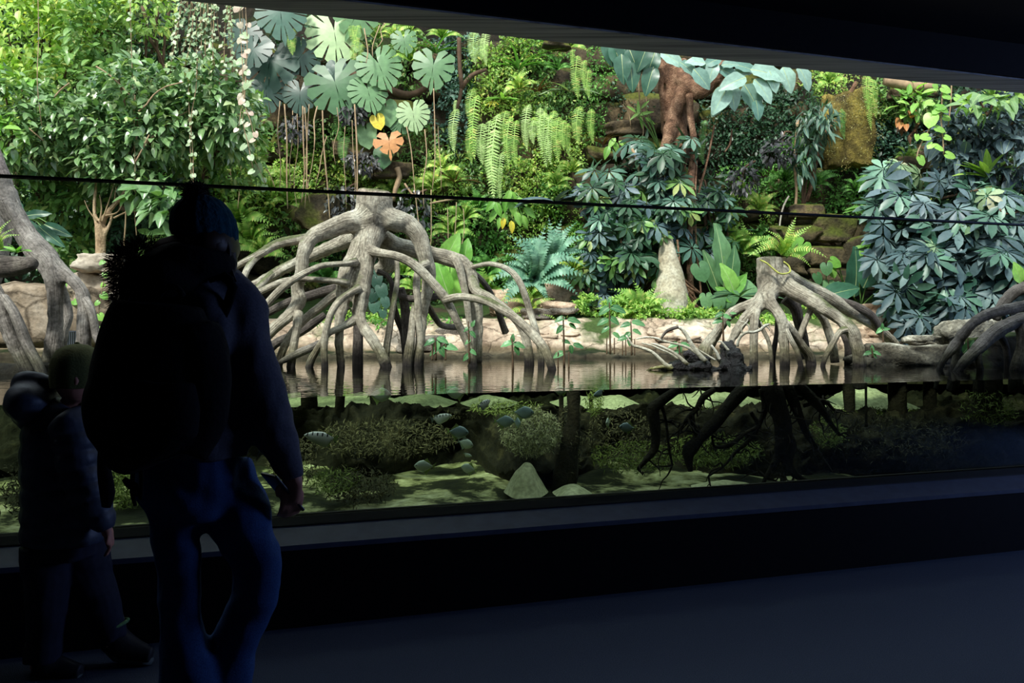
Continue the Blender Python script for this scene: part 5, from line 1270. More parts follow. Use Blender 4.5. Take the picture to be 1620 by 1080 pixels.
# ---- covers on the wall (creepers, moss cushions) from the near end to the far end
CR = 'small leaved creeper'
for px, py, rx, ry, n, sz, tpl, mat, word in [
    (30, 60, 90, 120, 2600, .10, T_OVAL2, G_MID, 'mid green creeper'), (160, 120, 110, 130, 3000, .09, T_OVAL2, G_MID, 'mid green creeper'), (100, 260, 110, 90, 2400, .09, T_OVAL2, G_DARK, 'dark creeper'),
    (260, 60, 60, 60, 900, .08, T_OVAL2, G_DARK, 'dark creeper'), (250, 240, 90, 60, 1500, .08, T_OVAL2, G_MID, 'mid green creeper'), (340, 270, 60, 50, 1200, .08, T_OVAL, G_BRIGHT, 'bright green creeper'), (90, 380, 110, 70, 1400, .09, T_OVAL2, G_DARK, 'dark creeper'), (250, 380, 100, 80, 1700, .08, T_OVAL2, G_DARK, 'dark creeper'),
    (430, 260, 55, 50, 1300, .065, T_OVAL2, G_FERN, 'bright green creeper'), (400, 330, 50, 50, 1100, .07, T_OVAL, G_BRIGHT, 'bright green creeper'), (500, 270, 60, 40, 1300, .055, T_OVAL2, G_BRIGHT, 'bright green creeper'), (480, 210, 60, 30, 700, .06, T_OVAL2, G_MID, 'mid green creeper'),
    (590, 280, 50, 36, 900, .055, T_OVAL2, G_BRIGHT, 'bright green creeper'), (560, 200, 40, 50, 600, .05, T_OVAL2, G_FERND, 'moss cushion'), (650, 240, 60, 60, 1000, .06, T_OVAL, G_MID, 'mid green creeper'), (690, 290, 60, 50, 1200, .06, T_OVAL, G_BRIGHT, 'bright green creeper'), (640, 100, 60, 50, 800, .06, T_OVAL, G_MID, 'mid green creeper'), (620, 60, 40, 30, 500, .07, T_OVAL, G_MID, 'mid green creeper'),
    (660, 360, 50, 50, 900, .06, T_OVAL2, G_FERND, 'mid green creeper'), (450, 60, 60, 50, 700, .07, T_OVAL, G_DARK, 'dark creeper'), (560, 90, 60, 50, 700, .06, T_OVAL, G_DARK, 'dark creeper'),
    (720, 90, 40, 50, 900, .07, T_OVAL2, G_BLUE, 'blue green heart creeper'), (715, 180, 34, 60, 900, .06, T_OVAL2, G_BLUE, 'blue green heart creeper'), (790, 110, 60, 50, 1500, .055, T_OVAL2, G_BRIGHT, 'bright green creeper'), (830, 70, 50, 36, 900, .055, T_OVAL2, G_BRIGHT, 'bright green creeper'), (800, 160, 60, 30, 900, .05, T_OVAL2, G_LIME, 'lime moss cushion'), (850, 140, 50, 50, 1000, .06, T_OVAL, G_MID, 'mid green creeper'),
    (770, 260, 60, 50, 1300, .06, T_OVAL2, G_MID, 'mid green creeper'), (840, 280, 60, 40, 1800, .045, T_OVAL2, G_LIME, 'lime moss cushion'), (890, 230, 50, 50, 1600, .045, T_OVAL2, G_BRIGHT, 'bright green creeper'), (900, 160, 40, 50, 1000, .05, T_OVAL2, G_MID, 'mid green creeper'), (870, 90, 36, 40, 700, .05, T_OVAL2, G_FERND, 'mid green creeper'),
    (800, 330, 60, 30, 1000, .06, T_OVAL, G_MID, 'mid green creeper'), (850, 350, 60, 40, 1900, .04, T_OVAL2, G_FERN, 'lime moss cushion'), (900, 380, 46, 40, 1300, .045, T_OVAL2, G_FERND, 'mid green creeper'), (760, 390, 60, 50, 1400, .06, T_OVAL2, G_FERND, 'mid green creeper'), (880, 300, 40, 30, 900, .05, T_OVAL2, G_FERND, 'mid green creeper'),
    (950, 110, 30, 40, 500, .05, T_OVAL2, G_FERND, 'mid green creeper'), (1000, 150, 40, 30, 300, .05, T_OVAL2, G_DARK, 'dark creeper'), (940, 180, 24, 60, 600, .045, T_OVAL2, G_FERND, 'mid green creeper'), (930, 280, 40, 26, 500, .06, T_OVAL, G_MID, 'mid green creeper'),
    (1140, 200, 36, 70, 1000, .06, T_OVAL, G_DARK, 'dark creeper'), (1190, 220, 50, 50, 1400, .06, T_OVAL2, G_DARK, 'dark creeper'), (1240, 170, 50, 50, 1300, .06, T_OVAL, G_DARK, 'dark creeper'), (1190, 290, 50, 36, 1100, .05, T_OVAL2, G_FERND, 'mid green creeper'), (1170, 350, 50, 40, 1200, .05, T_OVAL2, G_BRIGHT, 'bright green creeper'), (1280, 230, 50, 60, 1200, .07, T_LANCE, G_DARK, 'dark creeper'),  # dark creepers here carry the corner's shade in their leaf colour
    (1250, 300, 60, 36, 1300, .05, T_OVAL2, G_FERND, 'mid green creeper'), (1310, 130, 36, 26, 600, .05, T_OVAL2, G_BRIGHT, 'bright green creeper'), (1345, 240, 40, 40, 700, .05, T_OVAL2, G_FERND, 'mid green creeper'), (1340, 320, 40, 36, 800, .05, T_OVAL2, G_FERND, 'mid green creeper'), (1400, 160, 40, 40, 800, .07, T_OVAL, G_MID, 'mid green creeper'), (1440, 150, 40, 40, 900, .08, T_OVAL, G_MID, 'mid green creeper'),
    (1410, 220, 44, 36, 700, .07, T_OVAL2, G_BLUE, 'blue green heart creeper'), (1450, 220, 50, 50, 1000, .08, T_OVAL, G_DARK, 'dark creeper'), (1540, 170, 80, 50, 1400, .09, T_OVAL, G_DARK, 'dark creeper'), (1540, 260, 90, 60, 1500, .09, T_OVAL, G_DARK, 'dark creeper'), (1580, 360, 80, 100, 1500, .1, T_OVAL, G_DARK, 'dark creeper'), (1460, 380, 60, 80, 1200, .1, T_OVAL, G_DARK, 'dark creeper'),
    (1215, 380, 36, 30, 700, .05, T_OVAL2, G_FERND, 'mid green creeper'), (1180, 420, 50, 50, 1000, .06, T_OVAL, G_MID, 'mid green creeper'), (1090, 420, 30, 60, 500, .07, T_LANCE, G_DARK, 'dark creeper'), (960, 420, 60, 60, 1000, .07, T_LANCE, G_DARK, 'dark creeper'), (560, 430, 70, 60, 1200, .07, T_OVAL, G_DARK, 'dark creeper'), (480, 400, 60, 60, 1000, .07, T_OVAL2, G_MID, 'mid green creeper'), (680, 440, 60, 60, 900, .07, T_OVAL, G_MID, 'mid green creeper'), (790, 450, 40, 40, 700, .07, T_OVAL, G_FERND, 'mid green creeper')]:
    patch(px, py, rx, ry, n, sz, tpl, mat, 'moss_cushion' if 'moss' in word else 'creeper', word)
patch(1345, 190, 40, 80, 1500, .022, T_OVAL2, leaf_mat('golden_moss', (.09, .085, .02), (.24, .22, .06)), 'moss_cushion', 'golden moss felt on the rock pillar', Y=10.02, depth=.12)
# bright ground cover on the far bank
for px, py, rx, ry, n in [(960, 488, 46, 14, 1600), (1010, 492, 40, 13, 1300), (1090, 496, 44, 10, 900), (930, 480, 30, 12, 800), (1300, 480, 50, 8, 300), (1150, 508, 60, 10, 900), (1240, 505, 60, 10, 800), (860, 500, 40, 8, 300), (640, 500, 60, 12, 700), (560, 505, 60, 12, 600)]:
    patch(px, py, rx, ry, n, .045, T_OVAL2, G_FERN, 'ground_cover', 'bright low ground cover', Y=9.35, depth=.3)
patch(640, 510, 120, 10, 300, .05, T_OVAL2, G_FERND, 'ground_cover', 'sparse ground cover', Y=9.2, depth=.3)

# ---- dusky purple cushions
for px, py, rx, ry, lb in [(545, 320, 30, 26, 'dusky purple grey creeper beside the crown of the big mangrove'), (655, 330, 30, 32, 'dusky grey leaved bush hanging behind the big mangrove crown'), (1232, 240, 26, 22, 'dusky grey leaved cluster on a bare branch in the dark corner'), (1175, 285, 22, 22, 'lower dusky grey leaved cluster in the dark corner'), (467, 205, 20, 20, 'dusky leaves behind the aerial roots'), (575, 258, 26, 16, 'dusky leaved cushion below the withered orange leaf'), (560, 180, 20, 16, 'dusky leaves just under the biggest monstera leaf')]:
    bush('dusky_creeper', lb, 'plant', [(px, py, rx, ry, 10.1, .2)], 150, .075, T_OVAL, G_PURP, 30, ME_OVAL, G_PURP, .085, stems=1, base=P(px + 20, py - 30, 10.3), hang=.3)
# ---- dark corner shrubs
bush('shrub', 'dark drooping lance leaved shrub in the dark corner under the broad blue leaves', 'shrub', [(1285, 200, 26, 30, 10.0, .2), (1300, 185, 20, 26, 10, .2), (1270, 250, 20, 30, 10.1, .2)], 260, .13, T_LANCE, G_DARK, 60, ME_LANCEO, G_BLUE, .2, stems=3, base=P(1270, 330, 10.2), hang=.5)  # corner shade put into the dark leaf colour
bush('shrub', 'orange tinged leaves beside the trailing heart leaved vine', 'plant', [(1440, 195, 20, 20, 9.9, .1)], 30, .1, T_OVAL, G_RED, 10, ME_OVAL, G_ORG, .13, stems=1)
bush('shrub', 'bright oval leaves close to the beam beside the trailing vine', 'plant', [(1445, 165, 26, 22, 9.9, .2)], 120, .13, T_OVAL, G_MID, 24, ME_OVAL, G_BIGL, .17, stems=2)
bush('shrub', 'light green leaves among the navy shrub near the beam', 'plant', [(1560, 165, 40, 16, 8.5, .2), (1590, 150, 30, 10, 8.5, .2)], 60, .12, T_OVAL, G_BRIGHT, 26, ME_OVAL, G_GLOSS, .19, stems=2)
bush('fuchsia_shrub', 'reddish leaves deep in the shade behind the schefflera', 'plant', [(1590, 415, 30, 16, 8.9, .1)], 160, .08, T_OVAL, leaf_mat('reddish_leaf', (.16, .02, .04), (.4, .08, .12)), 20, ME_OVAL, None, .1, stems=1)
clump('philodendron', 'green and brown blotched leaf at the very edge above the last mangrove', [(1612, 432, 34, 200)], G_BIGL, [ME_BROAD], 7.6, (1630, 480))

# ---- ferns
for px, py, n, sz, m, w_ in [
    (385, 350, 10, .5, G_FERN, 'bright green fern'), (400, 380, 9, .45, G_FERN, 'bright green fern'), (420, 400, 9, .42, G_FERN, 'bright green fern'), (395, 300, 8, .4, G_BRIGHT, 'bright green fern'), (430, 300, 8, .34, G_FERN, 'bright green fern'), (460, 320, 8, .34, G_FERN, 'bright green fern'), (455, 285, 7, .3, G_LIME, 'lime green fern'), (405, 270, 7, .34, G_FERN, 'bright green fern'),
    (505, 400, 8, .34, G_FERND, 'mid green fern'), (520, 440, 8, .36, G_FERND, 'mid green fern'), (548, 395, 8, .3, G_FERND, 'mid green fern'), (640, 430, 8, .34, G_FERN, 'bright green fern'), (660, 455, 8, .36, G_FERN, 'bright green fern'), (595, 280, 8, .32, G_FERN, 'bright green fern'), (620, 300, 7, .3, G_FERN, 'bright green fern'), (668, 300, 7, .3, G_LIME, 'lime green fern'), (700, 268, 8, .36, G_LIME, 'lime green fern'), (690, 295, 8, .34, G_LIME, 'lime green fern'), (716, 285, 7, .3, G_FERN, 'bright green fern'),
    (735, 345, 8, .34, G_FERN, 'bright green fern'), (715, 365, 8, .36, G_FERN, 'bright green fern'), (755, 330, 7, .34, G_FERND, 'mid green fern'), (770, 430, 9, .42, G_FERND, 'mid green fern'), (765, 460, 9, .42, G_FERN, 'bright green fern'), (650, 50, 8, .3, G_FERN, 'bright green fern'), (625, 62, 7, .3, G_LIME, 'lime green fern'), (650, 95, 7, .3, G_FERN, 'bright green fern'), (600, 60, 7, .28, G_FERN, 'bright green fern'),
    (700, 60, 7, .34, G_FERN, 'bright green fern'), (820, 60, 7, .3, G_FERND, 'mid green fern'), (900, 75, 8, .34, G_FERN, 'bright green fern'), (890, 60, 7, .3, G_FERND, 'mid green fern'), (880, 110, 7, .3, G_FERND, 'mid green fern'), (820, 140, 7, .3, G_LIME, 'lime green fern'), (860, 200, 7, .3, G_FERN, 'bright green fern'), (905, 270, 7, .28, G_LIME, 'lime green fern'), (880, 290, 7, .28, G_FERN, 'bright green fern'),
    (1150, 380, 8, .4, G_FERN, 'bright green fern'), (1170, 395, 8, .4, G_FERN, 'bright green fern'), (1190, 385, 8, .34, G_FERND, 'mid green fern'), (1140, 350, 8, .34, G_FERN, 'bright green fern'), (1250, 245, 8, .34, G_FERND, 'mid green fern'), (1240, 285, 9, .4, G_FERND, 'mid green fern'), (1285, 290, 8, .36, G_FERND, 'mid green fern'), (1320, 240, 8, .4, G_FERND, 'mid green fern'), (1345, 255, 8, .36, G_FERND, 'mid green fern'),
    (1200, 330, 8, .32, G_LIME, 'lime green fern'), (1170, 310, 7, .3, G_FERN, 'bright green fern'), (1350, 300, 7, .3, G_FERND, 'mid green fern'), (1395, 320, 7, .34, G_FERN, 'bright green fern'), (1455, 330, 8, .36, G_LIME, 'lime green fern'), (1510, 205, 8, .34, G_FERN, 'bright green fern'), (1430, 250, 7, .3, G_FERN, 'bright green fern'), (1310, 130, 7, .26, G_FERN, 'bright green fern'), (1100, 350, 7, .3, G_FERND, 'mid green fern'), (160, 40, 8, .4, G_LIME, 'lime green fern'), (140, 45, 8, .36, G_FERN, 'bright green fern'), (300, 265, 8, .36, G_FERN, 'bright green fern'), (340, 290, 8, .34, G_FERND, 'mid green fern'), (255, 290, 8, .34, G_FERND, 'mid green fern')]:
    fern(px, py, n, sz, m, word=w_)
fern(845, 440, 18, .60, G_FERNB, ME_ARCH, 9.5, label='large blue green fern spreading in front of the wall behind the mangrove arch', spread=1.9, lift=.25)
fern(872, 415, 12, .5, G_FERNB, ME_ARCH, 9.55, label='blue green fern growing out of the top of the larger one', spread=1.8, lift=.5)
fern(832, 472, 9, .36, G_FERN, ME_ARCH, 9.5, label='bright arching fern between mangrove arch and domed boulder', lift=.2)
fern(838, 490, 7, .42, G_LIME, ME_SWORD, 9.3, label='lime arching fern just beside the domed pink boulder')
fern(1010, 492, 9, .48, G_FERN, ME_ARCH, 9.3, label='bright arching fern in front of the pale trunk foot', lift=.2)
fern(1088, 498, 8, .26, G_FERN, ME_SWORD, 9.25, label='small upright fern hugging the pale trunk foot', lift=.8)
fern(905, 425, 8, .3, G_LIME, ME_ARCH, 9.8, label='lime fern under the dark aralia beside the blue green fern', lift=.2)
fern(975, 500, 9, .3, G_FERN, ME_ARCH, 9.3, label='low bright fern in the ground cover at the foot of the aralia', lift=.2)
fern(1235, 404, 17, .36, G_LIME, ME_SWORD, 7.0, label='lime green fern growing out of the flat top of the stump', spread=1.7, lift=.45)
ep = empty('philodendron', (0, 0, 0), 'single bright round leaf leaning beside the stump fern', 'plant')
bigleaf(ep, 1266, 392, 6.95, 34, -40, ME_HEART, G_BIGL, .5, .2); bigleaf(ep, 1247, 398, 6.98, 18, -70, ME_HEART, G_BIGL, .3)
b = MB(); b.add(*tube([(*P(1244, 408, 7.0), .008), (*P(1252, 398, 6.98), .007), (*P(1262, 385, 6.95), .005)], 6, step=.03)); b.build('stem', G_MID, ep)
cv = empty('vine', (0, 0, 0), 'thin yellow creeper stem looped around the stump top', 'vine')
b = MB(); b.add(*tube(conv([(800, 255, 5, -.15), (840, 275, 5, -.17), (880, 310, 5, -.17), (920, 335, 5, -.17), (970, 325, 5, -.1), (965, 290, 5, -.08), (935, 265, 5, -.08)], *C3, 7.0), 6)); b.build('stem', plain('yellow_stem', (.5, .5, .12)), cv)
fern(5, 395, 10, .24, G_LIME, ME_SWORD, 5.45, label='bright fern sprouting on the sawn log stub', lift=.4)
straps(28, 400, 6, .1, G_BIGL, 'small leafy shoot on the sawn log stub beside its fern', 5.5, me=ME_OVAL)

# ---- strap and rosette plants
straps(721, 290, 12, .34, G_RED, 'dark red strap leaved rosette at the foot of the fern curtain')
straps(852, 145, 12, .34, G_RED, 'dark red strap leaved rosette in the middle of the wall under the beam')
straps(820, 110, 14, .5, G_FERND, 'long green strap plant close under the beam above the fern curtain', up=1.4)
straps(690, 85, 14, .45, G_FERND, 'spiky green strap plant near the beam beside the round monstera leaf', up=1.0)
straps(745, 140, 8, .34, G_DARK, 'thin dark strap plant on the wall below the paired fronds')
straps(955, 230, 10, .34, G_RED, 'dark red rosette among bright oval leaves before the brown trunk')
straps(880, 320, 16, .46, G_NAVY, 'drooping blue grey strap plant crossing the glass edge', 9.9, spread=2.3, up=.35, me=ME_LANCEO)
straps(796, 158, 14, .22, G_BIGL, 'bright star shaped lily clump above the longest pale fronds', up=.2, spread=2.2, me=ME_LANCEO)
straps(900, 145, 8, .34, G_PALE, 'pale crossed strap leaves in the middle of the wall', up=.3, me=ME_LANCEO)
straps(505, 320, 14, .36, G_FERN, 'light green grassy strap plant behind the big mangrove crown', up=.5, spread=1.9)
straps(515, 345, 14, .34, G_FERN, 'light green grassy strap plant just under its twin behind the big mangrove crown', up=.2, spread=1.9)
straps(1560, 282, 14, .36, G_BRIGHT, 'bright green strap rosette inside the navy shrub', 8.7, me=ME_LANCEO)
straps(1215, 375, 12, .36, G_DARK, 'dark strap plant behind the stump fern', up=.4, me=ME_LANCEO)
straps(1375, 330, 8, .36, G_FERND, 'narrow leaved lily beside the schefflera top', up=.2, me=ME_LANCEO)
straps(1170, 470, 8, .4, G_DARK, 'dark strap leaves leaning behind the stump roots', 9.2, up=.3, me=ME_LANCEO)
straps(780, 160, 5, .10, G_YEL, 'few yellow leaves hanging on the wall above the fern curtain', up=-.4, spread=.6, me=ME_LANCEO)

# ---- bare climbing stems on the dark wall
def climber(label, strands, r=.012, mat=TWIG, Y=10.2):
    root = empty('climbing_stem', (0, 0, 0), label, 'stem')
    for i, st in enumerate(strands):
        b = MB(); b.add(*tube([(*P(a, c, Y), r * (1 - .3 * k / len(st))) for k, (a, c) in enumerate(st)], 6, step=.07, lump=.15, seed=i)); b.build('stem', mat, root)
climber('reddish stem climbing across the golden rock pillar', [[(1355, 130), (1335, 165), (1318, 195), (1300, 215)], [(1300, 215), (1290, 260), (1285, 290), (1277, 318)]], .028, REDBARK)
climber('straight pale stem climbing the dark corner wall', [[(1262, 190), (1258, 260), (1260, 310), (1253, 355)]], .022)
climber('thin white stem curling below the mossy boulders', [[(1248, 310), (1240, 325), (1235, 345), (1232, 375)]], .012, plain('white_stem', srgb(200, 190, 176)))
climber('snaking brown root over the stacked mossy boulders', [[(1295, 352), (1305, 372), (1320, 388), (1333, 398), (1330, 410)], [(1320, 398), (1325, 412), (1323, 420)]], .026, REDBARK)
climber('broken mossy stub standing beside the brown trunk', [[(1114, 305), (1115, 330), (1118, 350)]], .06, REDBARK)
climber('thin hanging white roots before the brown trunk', [[(1010, 120), (1012, 160), (1018, 200), (1015, 230)], [(1016, 118), (1022, 150), (1024, 190)], [(985, 165), (995, 180), (998, 200)]], .008)
climber('bare tan stem below the bright oval leaves before the brown trunk', [[(1000, 235), (1010, 260), (1012, 280), (1022, 300)], [(1030, 280), (1040, 300), (1045, 320)]], .016, TWIG, 9.75)
climber('bleached twigs lying across the glass edge behind the mangrove crown', [[(680, 322), (700, 318), (735, 312)], [(640, 290), (650, 305), (665, 318)]], .014)
climber('peeling tan root hanging below the withered orange leaf', [[(628, 265), (632, 280), (625, 300), (622, 318)]], .035)
climber('dark slanting branch by the blue green creeper', [[(726, 60), (727, 100), (730, 140), (722, 175)], [(730, 140), (745, 120), (770, 110)]], .03, TWIGD)
climber('horizontal pale trunk stub just under the beam beside the golden pillar', [[(1400, 126), (1425, 133), (1445, 138), (1475, 137)]], .07, TWIG, 9.9)
climber('thin red twig at the edge of the far schefflera', [[(1582, 330), (1585, 337), (1600, 338), (1612, 334)]], .01, REDBARK, 8.2)

climber('pale bare branches showing in front of the blue green tree crown', [[(219, 176), (232, 165), (243, 150), (262, 137), (290, 130)], [(85, 155), (95, 143), (110, 131)], [(213, 258), (224, 238), (236, 213)], [(35, 195), (52, 208), (68, 222)], [(152, 105), (175, 120), (205, 150)]], .008, TWIG, 7.85)
climber('brown dry stems in the dark hollow below the beam above the woman', [[(225, 10), (232, 40), (230, 95)], [(250, 15), (246, 60), (256, 110)], [(270, 5), (262, 50), (258, 100)], [(236, 60), (255, 92), (262, 120)]], .02, TWIGD, 9.3)
bush('shrub', 'cluster of large lime leaves at the very edge above the near mangrove', 'plant', [(10, 215, 30, 30, 7.9, .2), (20, 130, 30, 20, 8.1, .2)], 60, .14, T_OVAL, G_BRIGHT, 26, ME_OVAL, G_BIGL, .18, stems=2)
# ---- mangrove seedlings standing in the water
def seedling(label, px, y0, y1, leaves, Y, extra=()):
    root = empty('mangrove_seedling', (0, 0, 0), label, 'seedling')
    b = MB(); b.add(*tube([(*P(px + .5, y1, Y), .010), (*P(px, (y0 + y1) / 2, Y), .008), (*P(px - 1, y0, Y), .005)], 6, step=.05)); b.build('stem', TWIGD, root)
    for e in extra:
        b = MB(); b.add(*tube([(*P(e, y1, Y), .008), (*P(e, y1 - 26, Y), .005)], 5)); b.build('stem', TWIGD, root)
    for lx, ly, s, rot in leaves:
        bigleaf(root, lx, ly, Y, s, rot, [ME_BROAD], G_BIGS, .8, R3.uniform(-.2, .2))
    return root
G_BIGS = leaf_mat('seedling_leaf', (.04, .15, .05), (.12, .30, .12), rough=.35, trans=.2, obj_random=True)
seedling('four leaved seedling in open water under the mangrove arch', 811, 535, 590, [(802, 543, 20, -80), (821, 545, 20, 80), (811, 535, 14, 180), (818, 554, 16, 30)], 6.3)
seedling('tall seedling with spread leaves in front of the pink bank', 892, 500, 582, [(886, 504, 18, -75), (908, 506, 22, 85), (886, 520, 18, -50), (906, 515, 14, 60), (904, 552, 14, 10), (915, 546, 18, 80), (884, 560, 20, -70), (896, 540, 14, 80)], 6.5, (883, 900))
seedling('tallest seedling reaching the fern beside the domed boulder', 965, 478, 560, [(956, 490, 22, -60), (978, 488, 26, 80), (954, 508, 20, -70), (972, 506, 20, 60), (964, 478, 14, 175), (958, 520, 16, -60), (976, 530, 16, 60)], 8.2, (960, 972))
seedling('seedling cluster by the small holey stone', 999, 508, 562, [(990, 513, 18, -80), (1010, 510, 22, 85), (992, 530, 16, -50), (1008, 524, 16, 70), (986, 534, 18, -80), (996, 540, 14, 0)], 8.1, (985, 990, 1004))
seedling('wide low seedling beside the front foot of the mangrove', 689, 535, 570, [(680, 540, 20, -70), (700, 537, 20, 75), (690, 548, 20, -20), (712, 548, 24, 85), (686, 556, 16, -60), (700, 556, 20, 40)], 6.4, (684, 705))
seedling('thin seedling climbing past a mangrove foot', 742, 508, 575, [(748, 512, 12, 160), (738, 520, 12, -60), (748, 528, 14, 50), (740, 540, 12, -60), (748, 556, 14, 60), (738, 564, 16, -50)], 6.6)
seedling('seedling in front of the thickest stump root', 1144, 495, 545, [(1138, 497, 16, -70), (1150, 500, 16, 80), (1136, 507, 18, -80), (1153, 512, 12, 30), (1160, 495, 10, 100)], 6.9)
seedling('low seedling hidden behind the driftwood', 1075, 540, 575, [(1066, 545, 18, -80), (1085, 545, 18, 80), (1075, 552, 16, 0), (1068, 558, 14, -60)], 6.8)
seedling('small bright seedling at the edge of the low crag', 1380, 550, 566, [(1373, 558, 14, -80), (1388, 558, 14, 80), (1380, 552, 12, 180), (1384, 562, 12, 50)], 6.6)
seedling('tiny seedling where the long stump root meets the water', 1397, 520, 545, [(1392, 522, 14, -60), (1402, 520, 12, 110), (1396, 516, 10, 180)], 7.2)
seedling('broad leaf seedling by the last mangrove roots', 1532, 535, 580, [(1532, 548, 26, 150), (1545, 545, 14, 90)], 6.1)
# ------------------------------------------------------------------ fish
def fish_mat(nm, back, belly, spots=False):
    m, nt, out = new_mat(nm); L = nt.links.new
    tc = nt.nodes.new('ShaderNodeTexCoord'); sp = nt.nodes.new('ShaderNodeSeparateXYZ'); L(tc.outputs['Object'], sp.inputs[0])
    r = ramp(nt, [(0.38, belly), (0.62, back)], None)
    ma = nt.nodes.new('ShaderNodeMath'); ma.operation = 'MULTIPLY_ADD'; ma.inputs[1].default_value = 1.6; ma.inputs[2].default_value = .5
    L(sp.outputs['Z'], ma.inputs[0]); L(ma.outputs[0], r.inputs[0]); col = r.outputs[0]
    if spots:
        wv = nt.nodes.new('ShaderNodeMath'); wv.operation = 'SINE'
        mx = nt.nodes.new('ShaderNodeMath'); mx.operation = 'MULTIPLY'; mx.inputs[1].default_value = 44; L(sp.outputs['X'], mx.inputs[0]); L(mx.outputs[0], wv.inputs[0])
        gz = nt.nodes.new('ShaderNodeMapRange'); gz.inputs['From Min'].default_value = -.02; gz.inputs['From Max'].default_value = .05; L(sp.outputs['Z'], gz.inputs[0])
        g2 = nt.nodes.new('ShaderNodeMapRange'); g2.inputs['From Min'].default_value = .15; g2.inputs['From Max'].default_value = .11; L(sp.outputs['Z'], g2.inputs[0])
        a1 = nt.nodes.new('ShaderNodeMath'); a1.operation = 'MULTIPLY'; L(wv.outputs[0], a1.inputs[0]); L(gz.outputs[0], a1.inputs[1])
        a2 = nt.nodes.new('ShaderNodeMath'); a2.operation = 'MULTIPLY'; L(a1.outputs[0], a2.inputs[0]); L(g2.outputs[0], a2.inputs[1])
        rr_ = ramp(nt, [(.55, (0, 0, 0)), (.68, (1, 1, 1))], a2.outputs[0])
        mm = nt.nodes.new('ShaderNodeMixRGB'); mm.inputs[2].default_value = (.01, .01, .012, 1); L(rr_.outputs[0], mm.inputs[0]); L(col, mm.inputs[1]); col = mm.outputs[0]
    b = nt.nodes.new('ShaderNodeBsdfPrincipled'); b.inputs['Roughness'].default_value = .35; b.inputs['Specular IOR Level'].default_value = .7
    L(col, b.inputs['Base Color']); L(b.outputs[0], out.inputs[0]); return m
F_SILV = fish_mat('archerfish_skin', (.86, .88, .88), (.88, .93, .86), True)
F_PALE = fish_mat('moonfish_skin', (.62, .72, .64), (.78, .88, .70))
F_DIM = fish_mat('dim_fish_skin', (.26, .36, .40), (.42, .54, .52))
FIN_Y = leaf_mat('yellow_fin', (.40, .50, .22), (.5, .6, .26), obj_random=True); FIN_G = leaf_mat('grey_fin', (.3, .36, .34), (.42, .5, .44), obj_random=True)
EYE = plain('fish_eye', (.004, .004, .005), rough=.2, var=0)
def fish_body(kind):
    # x: -0.5 nose .. 0.36 tail stalk
    xs = np.linspace(-.5, .36, 18); t = (xs + .5) / .86
    if kind == 'archer':
        top = np.interp(t, [0, .1, .3, .6, .8, .93, 1], [.0, .055, .105, .125, .09, .045, .035]); bot = np.interp(t, [0, .1, .3, .5, .7, .82, .93, 1], [-.012, -.06, -.15, -.19, -.235, -.22, -.07, -.03])
    else:
        top = np.interp(t, [0, .08, .25, .5, .75, .93, 1], [.01, .10, .22, .28, .17, .05, .035]); bot = np.interp(t, [0, .08, .25, .5, .75, .93, 1], [-.02, -.10, -.23, -.30, -.18, -.05, -.035])
    wd = np.interp(t, [0, .15, .4, .8, 1], [.008, .055, .075, .035, .012])
    a = np.linspace(0, 2 * PI, 12, endpoint=False); V = []
    for x, u, lo, w_ in zip(xs, top, bot, wd):
        c, h = (u + lo) / 2, (u - lo) / 2
        for k in a: V.append((x, w_ * math.cos(k) * (abs(math.cos(k)) ** .2), (c + h * math.sin(k)) * (1.25 if kind == 'archer' else 1)))
    n = len(xs); F = [(i * 12 + j, i * 12 + (j + 1) % 12, (i + 1) * 12 + (j + 1) % 12, (i + 1) * 12 + j) for i in range(n - 1) for j in range(12)]
    return wire('body', V, [np.array(F), list(range(12))[::-1], list(range((n - 1) * 12, n * 12))])
def flat(nm, pts, th=.006):
    n = len(pts); V = [(x, -th, z) for x, z in pts] + [(x, th, z) for x, z in pts]
    F = [list(range(n)), list(range(n, 2 * n))[::-1]] + [[i, i + n, (i + 1) % n + n, (i + 1) % n] for i in range(n)]
    return wire(nm, V, F, False)
FM = {'archer': (fish_body('archer'), flat('tail', [(.34, .03), (.52, .13), (.47, .0), (.46, -.16), (.34, -.03)]), flat('dorsal_fin', [(.10, .115), (.22, .15), (.33, .13), (.30, .05)]), flat('anal_fin', [(.08, -.21), (.14, -.26), (.26, -.24), (.31, -.08)])),
      'moon': (fish_body('moon'), flat('tail', [(.34, .03), (.52, .17), (.44, .0), (.50, -.16), (.34, -.03)]), flat('dorsal_fin', [(-.05, .26), (.10, .38), (.14, .30), (.33, .06)]), flat('anal_fin', [(-.02, -.27), (.10, -.42), (.15, -.30), (.33, -.06)]))}
eye_me = None
def fish(kind, mat, px, py, L_px, yaw, roll, Y, label, fin=FIN_Y):
    global eye_me
    if eye_me is None:
        bm = bmesh.new(); bmesh.ops.create_uvsphere(bm, u_segments=10, v_segments=6, radius=.022); eye_me = bpy.data.meshes.new('eye'); bm.to_mesh(eye_me); bm.free(); eye_me.materials.append(EYE)
    s = L_px * Y / FPX
    r = empty('fish', P(px, py, Y), label, 'fish'); r.rotation_euler = (0, math.radians(roll), math.radians(yaw)); r.scale = (s, s, s)
    b, t, d, a = FM[kind]
    link('body', withmat(b, mat), r); link('tail', withmat(t, fin), r); link('dorsal_fin', withmat(d, fin), r); link('anal_fin', withmat(a, fin), r)
    for sg in (-1, 1): link('eye', eye_me, r, None, (-.40, sg * .045, .02))
fish('archer', F_SILV, 508, 691, 54, 6, 8, 4.75, 'silver archerfish with black spots swimming beside the woman\'s hand')
fish('archer', F_SILV, 766, 638, 34, 235, 12, 5.0, 'round looking archerfish with dark bars just under the water line', FIN_G)
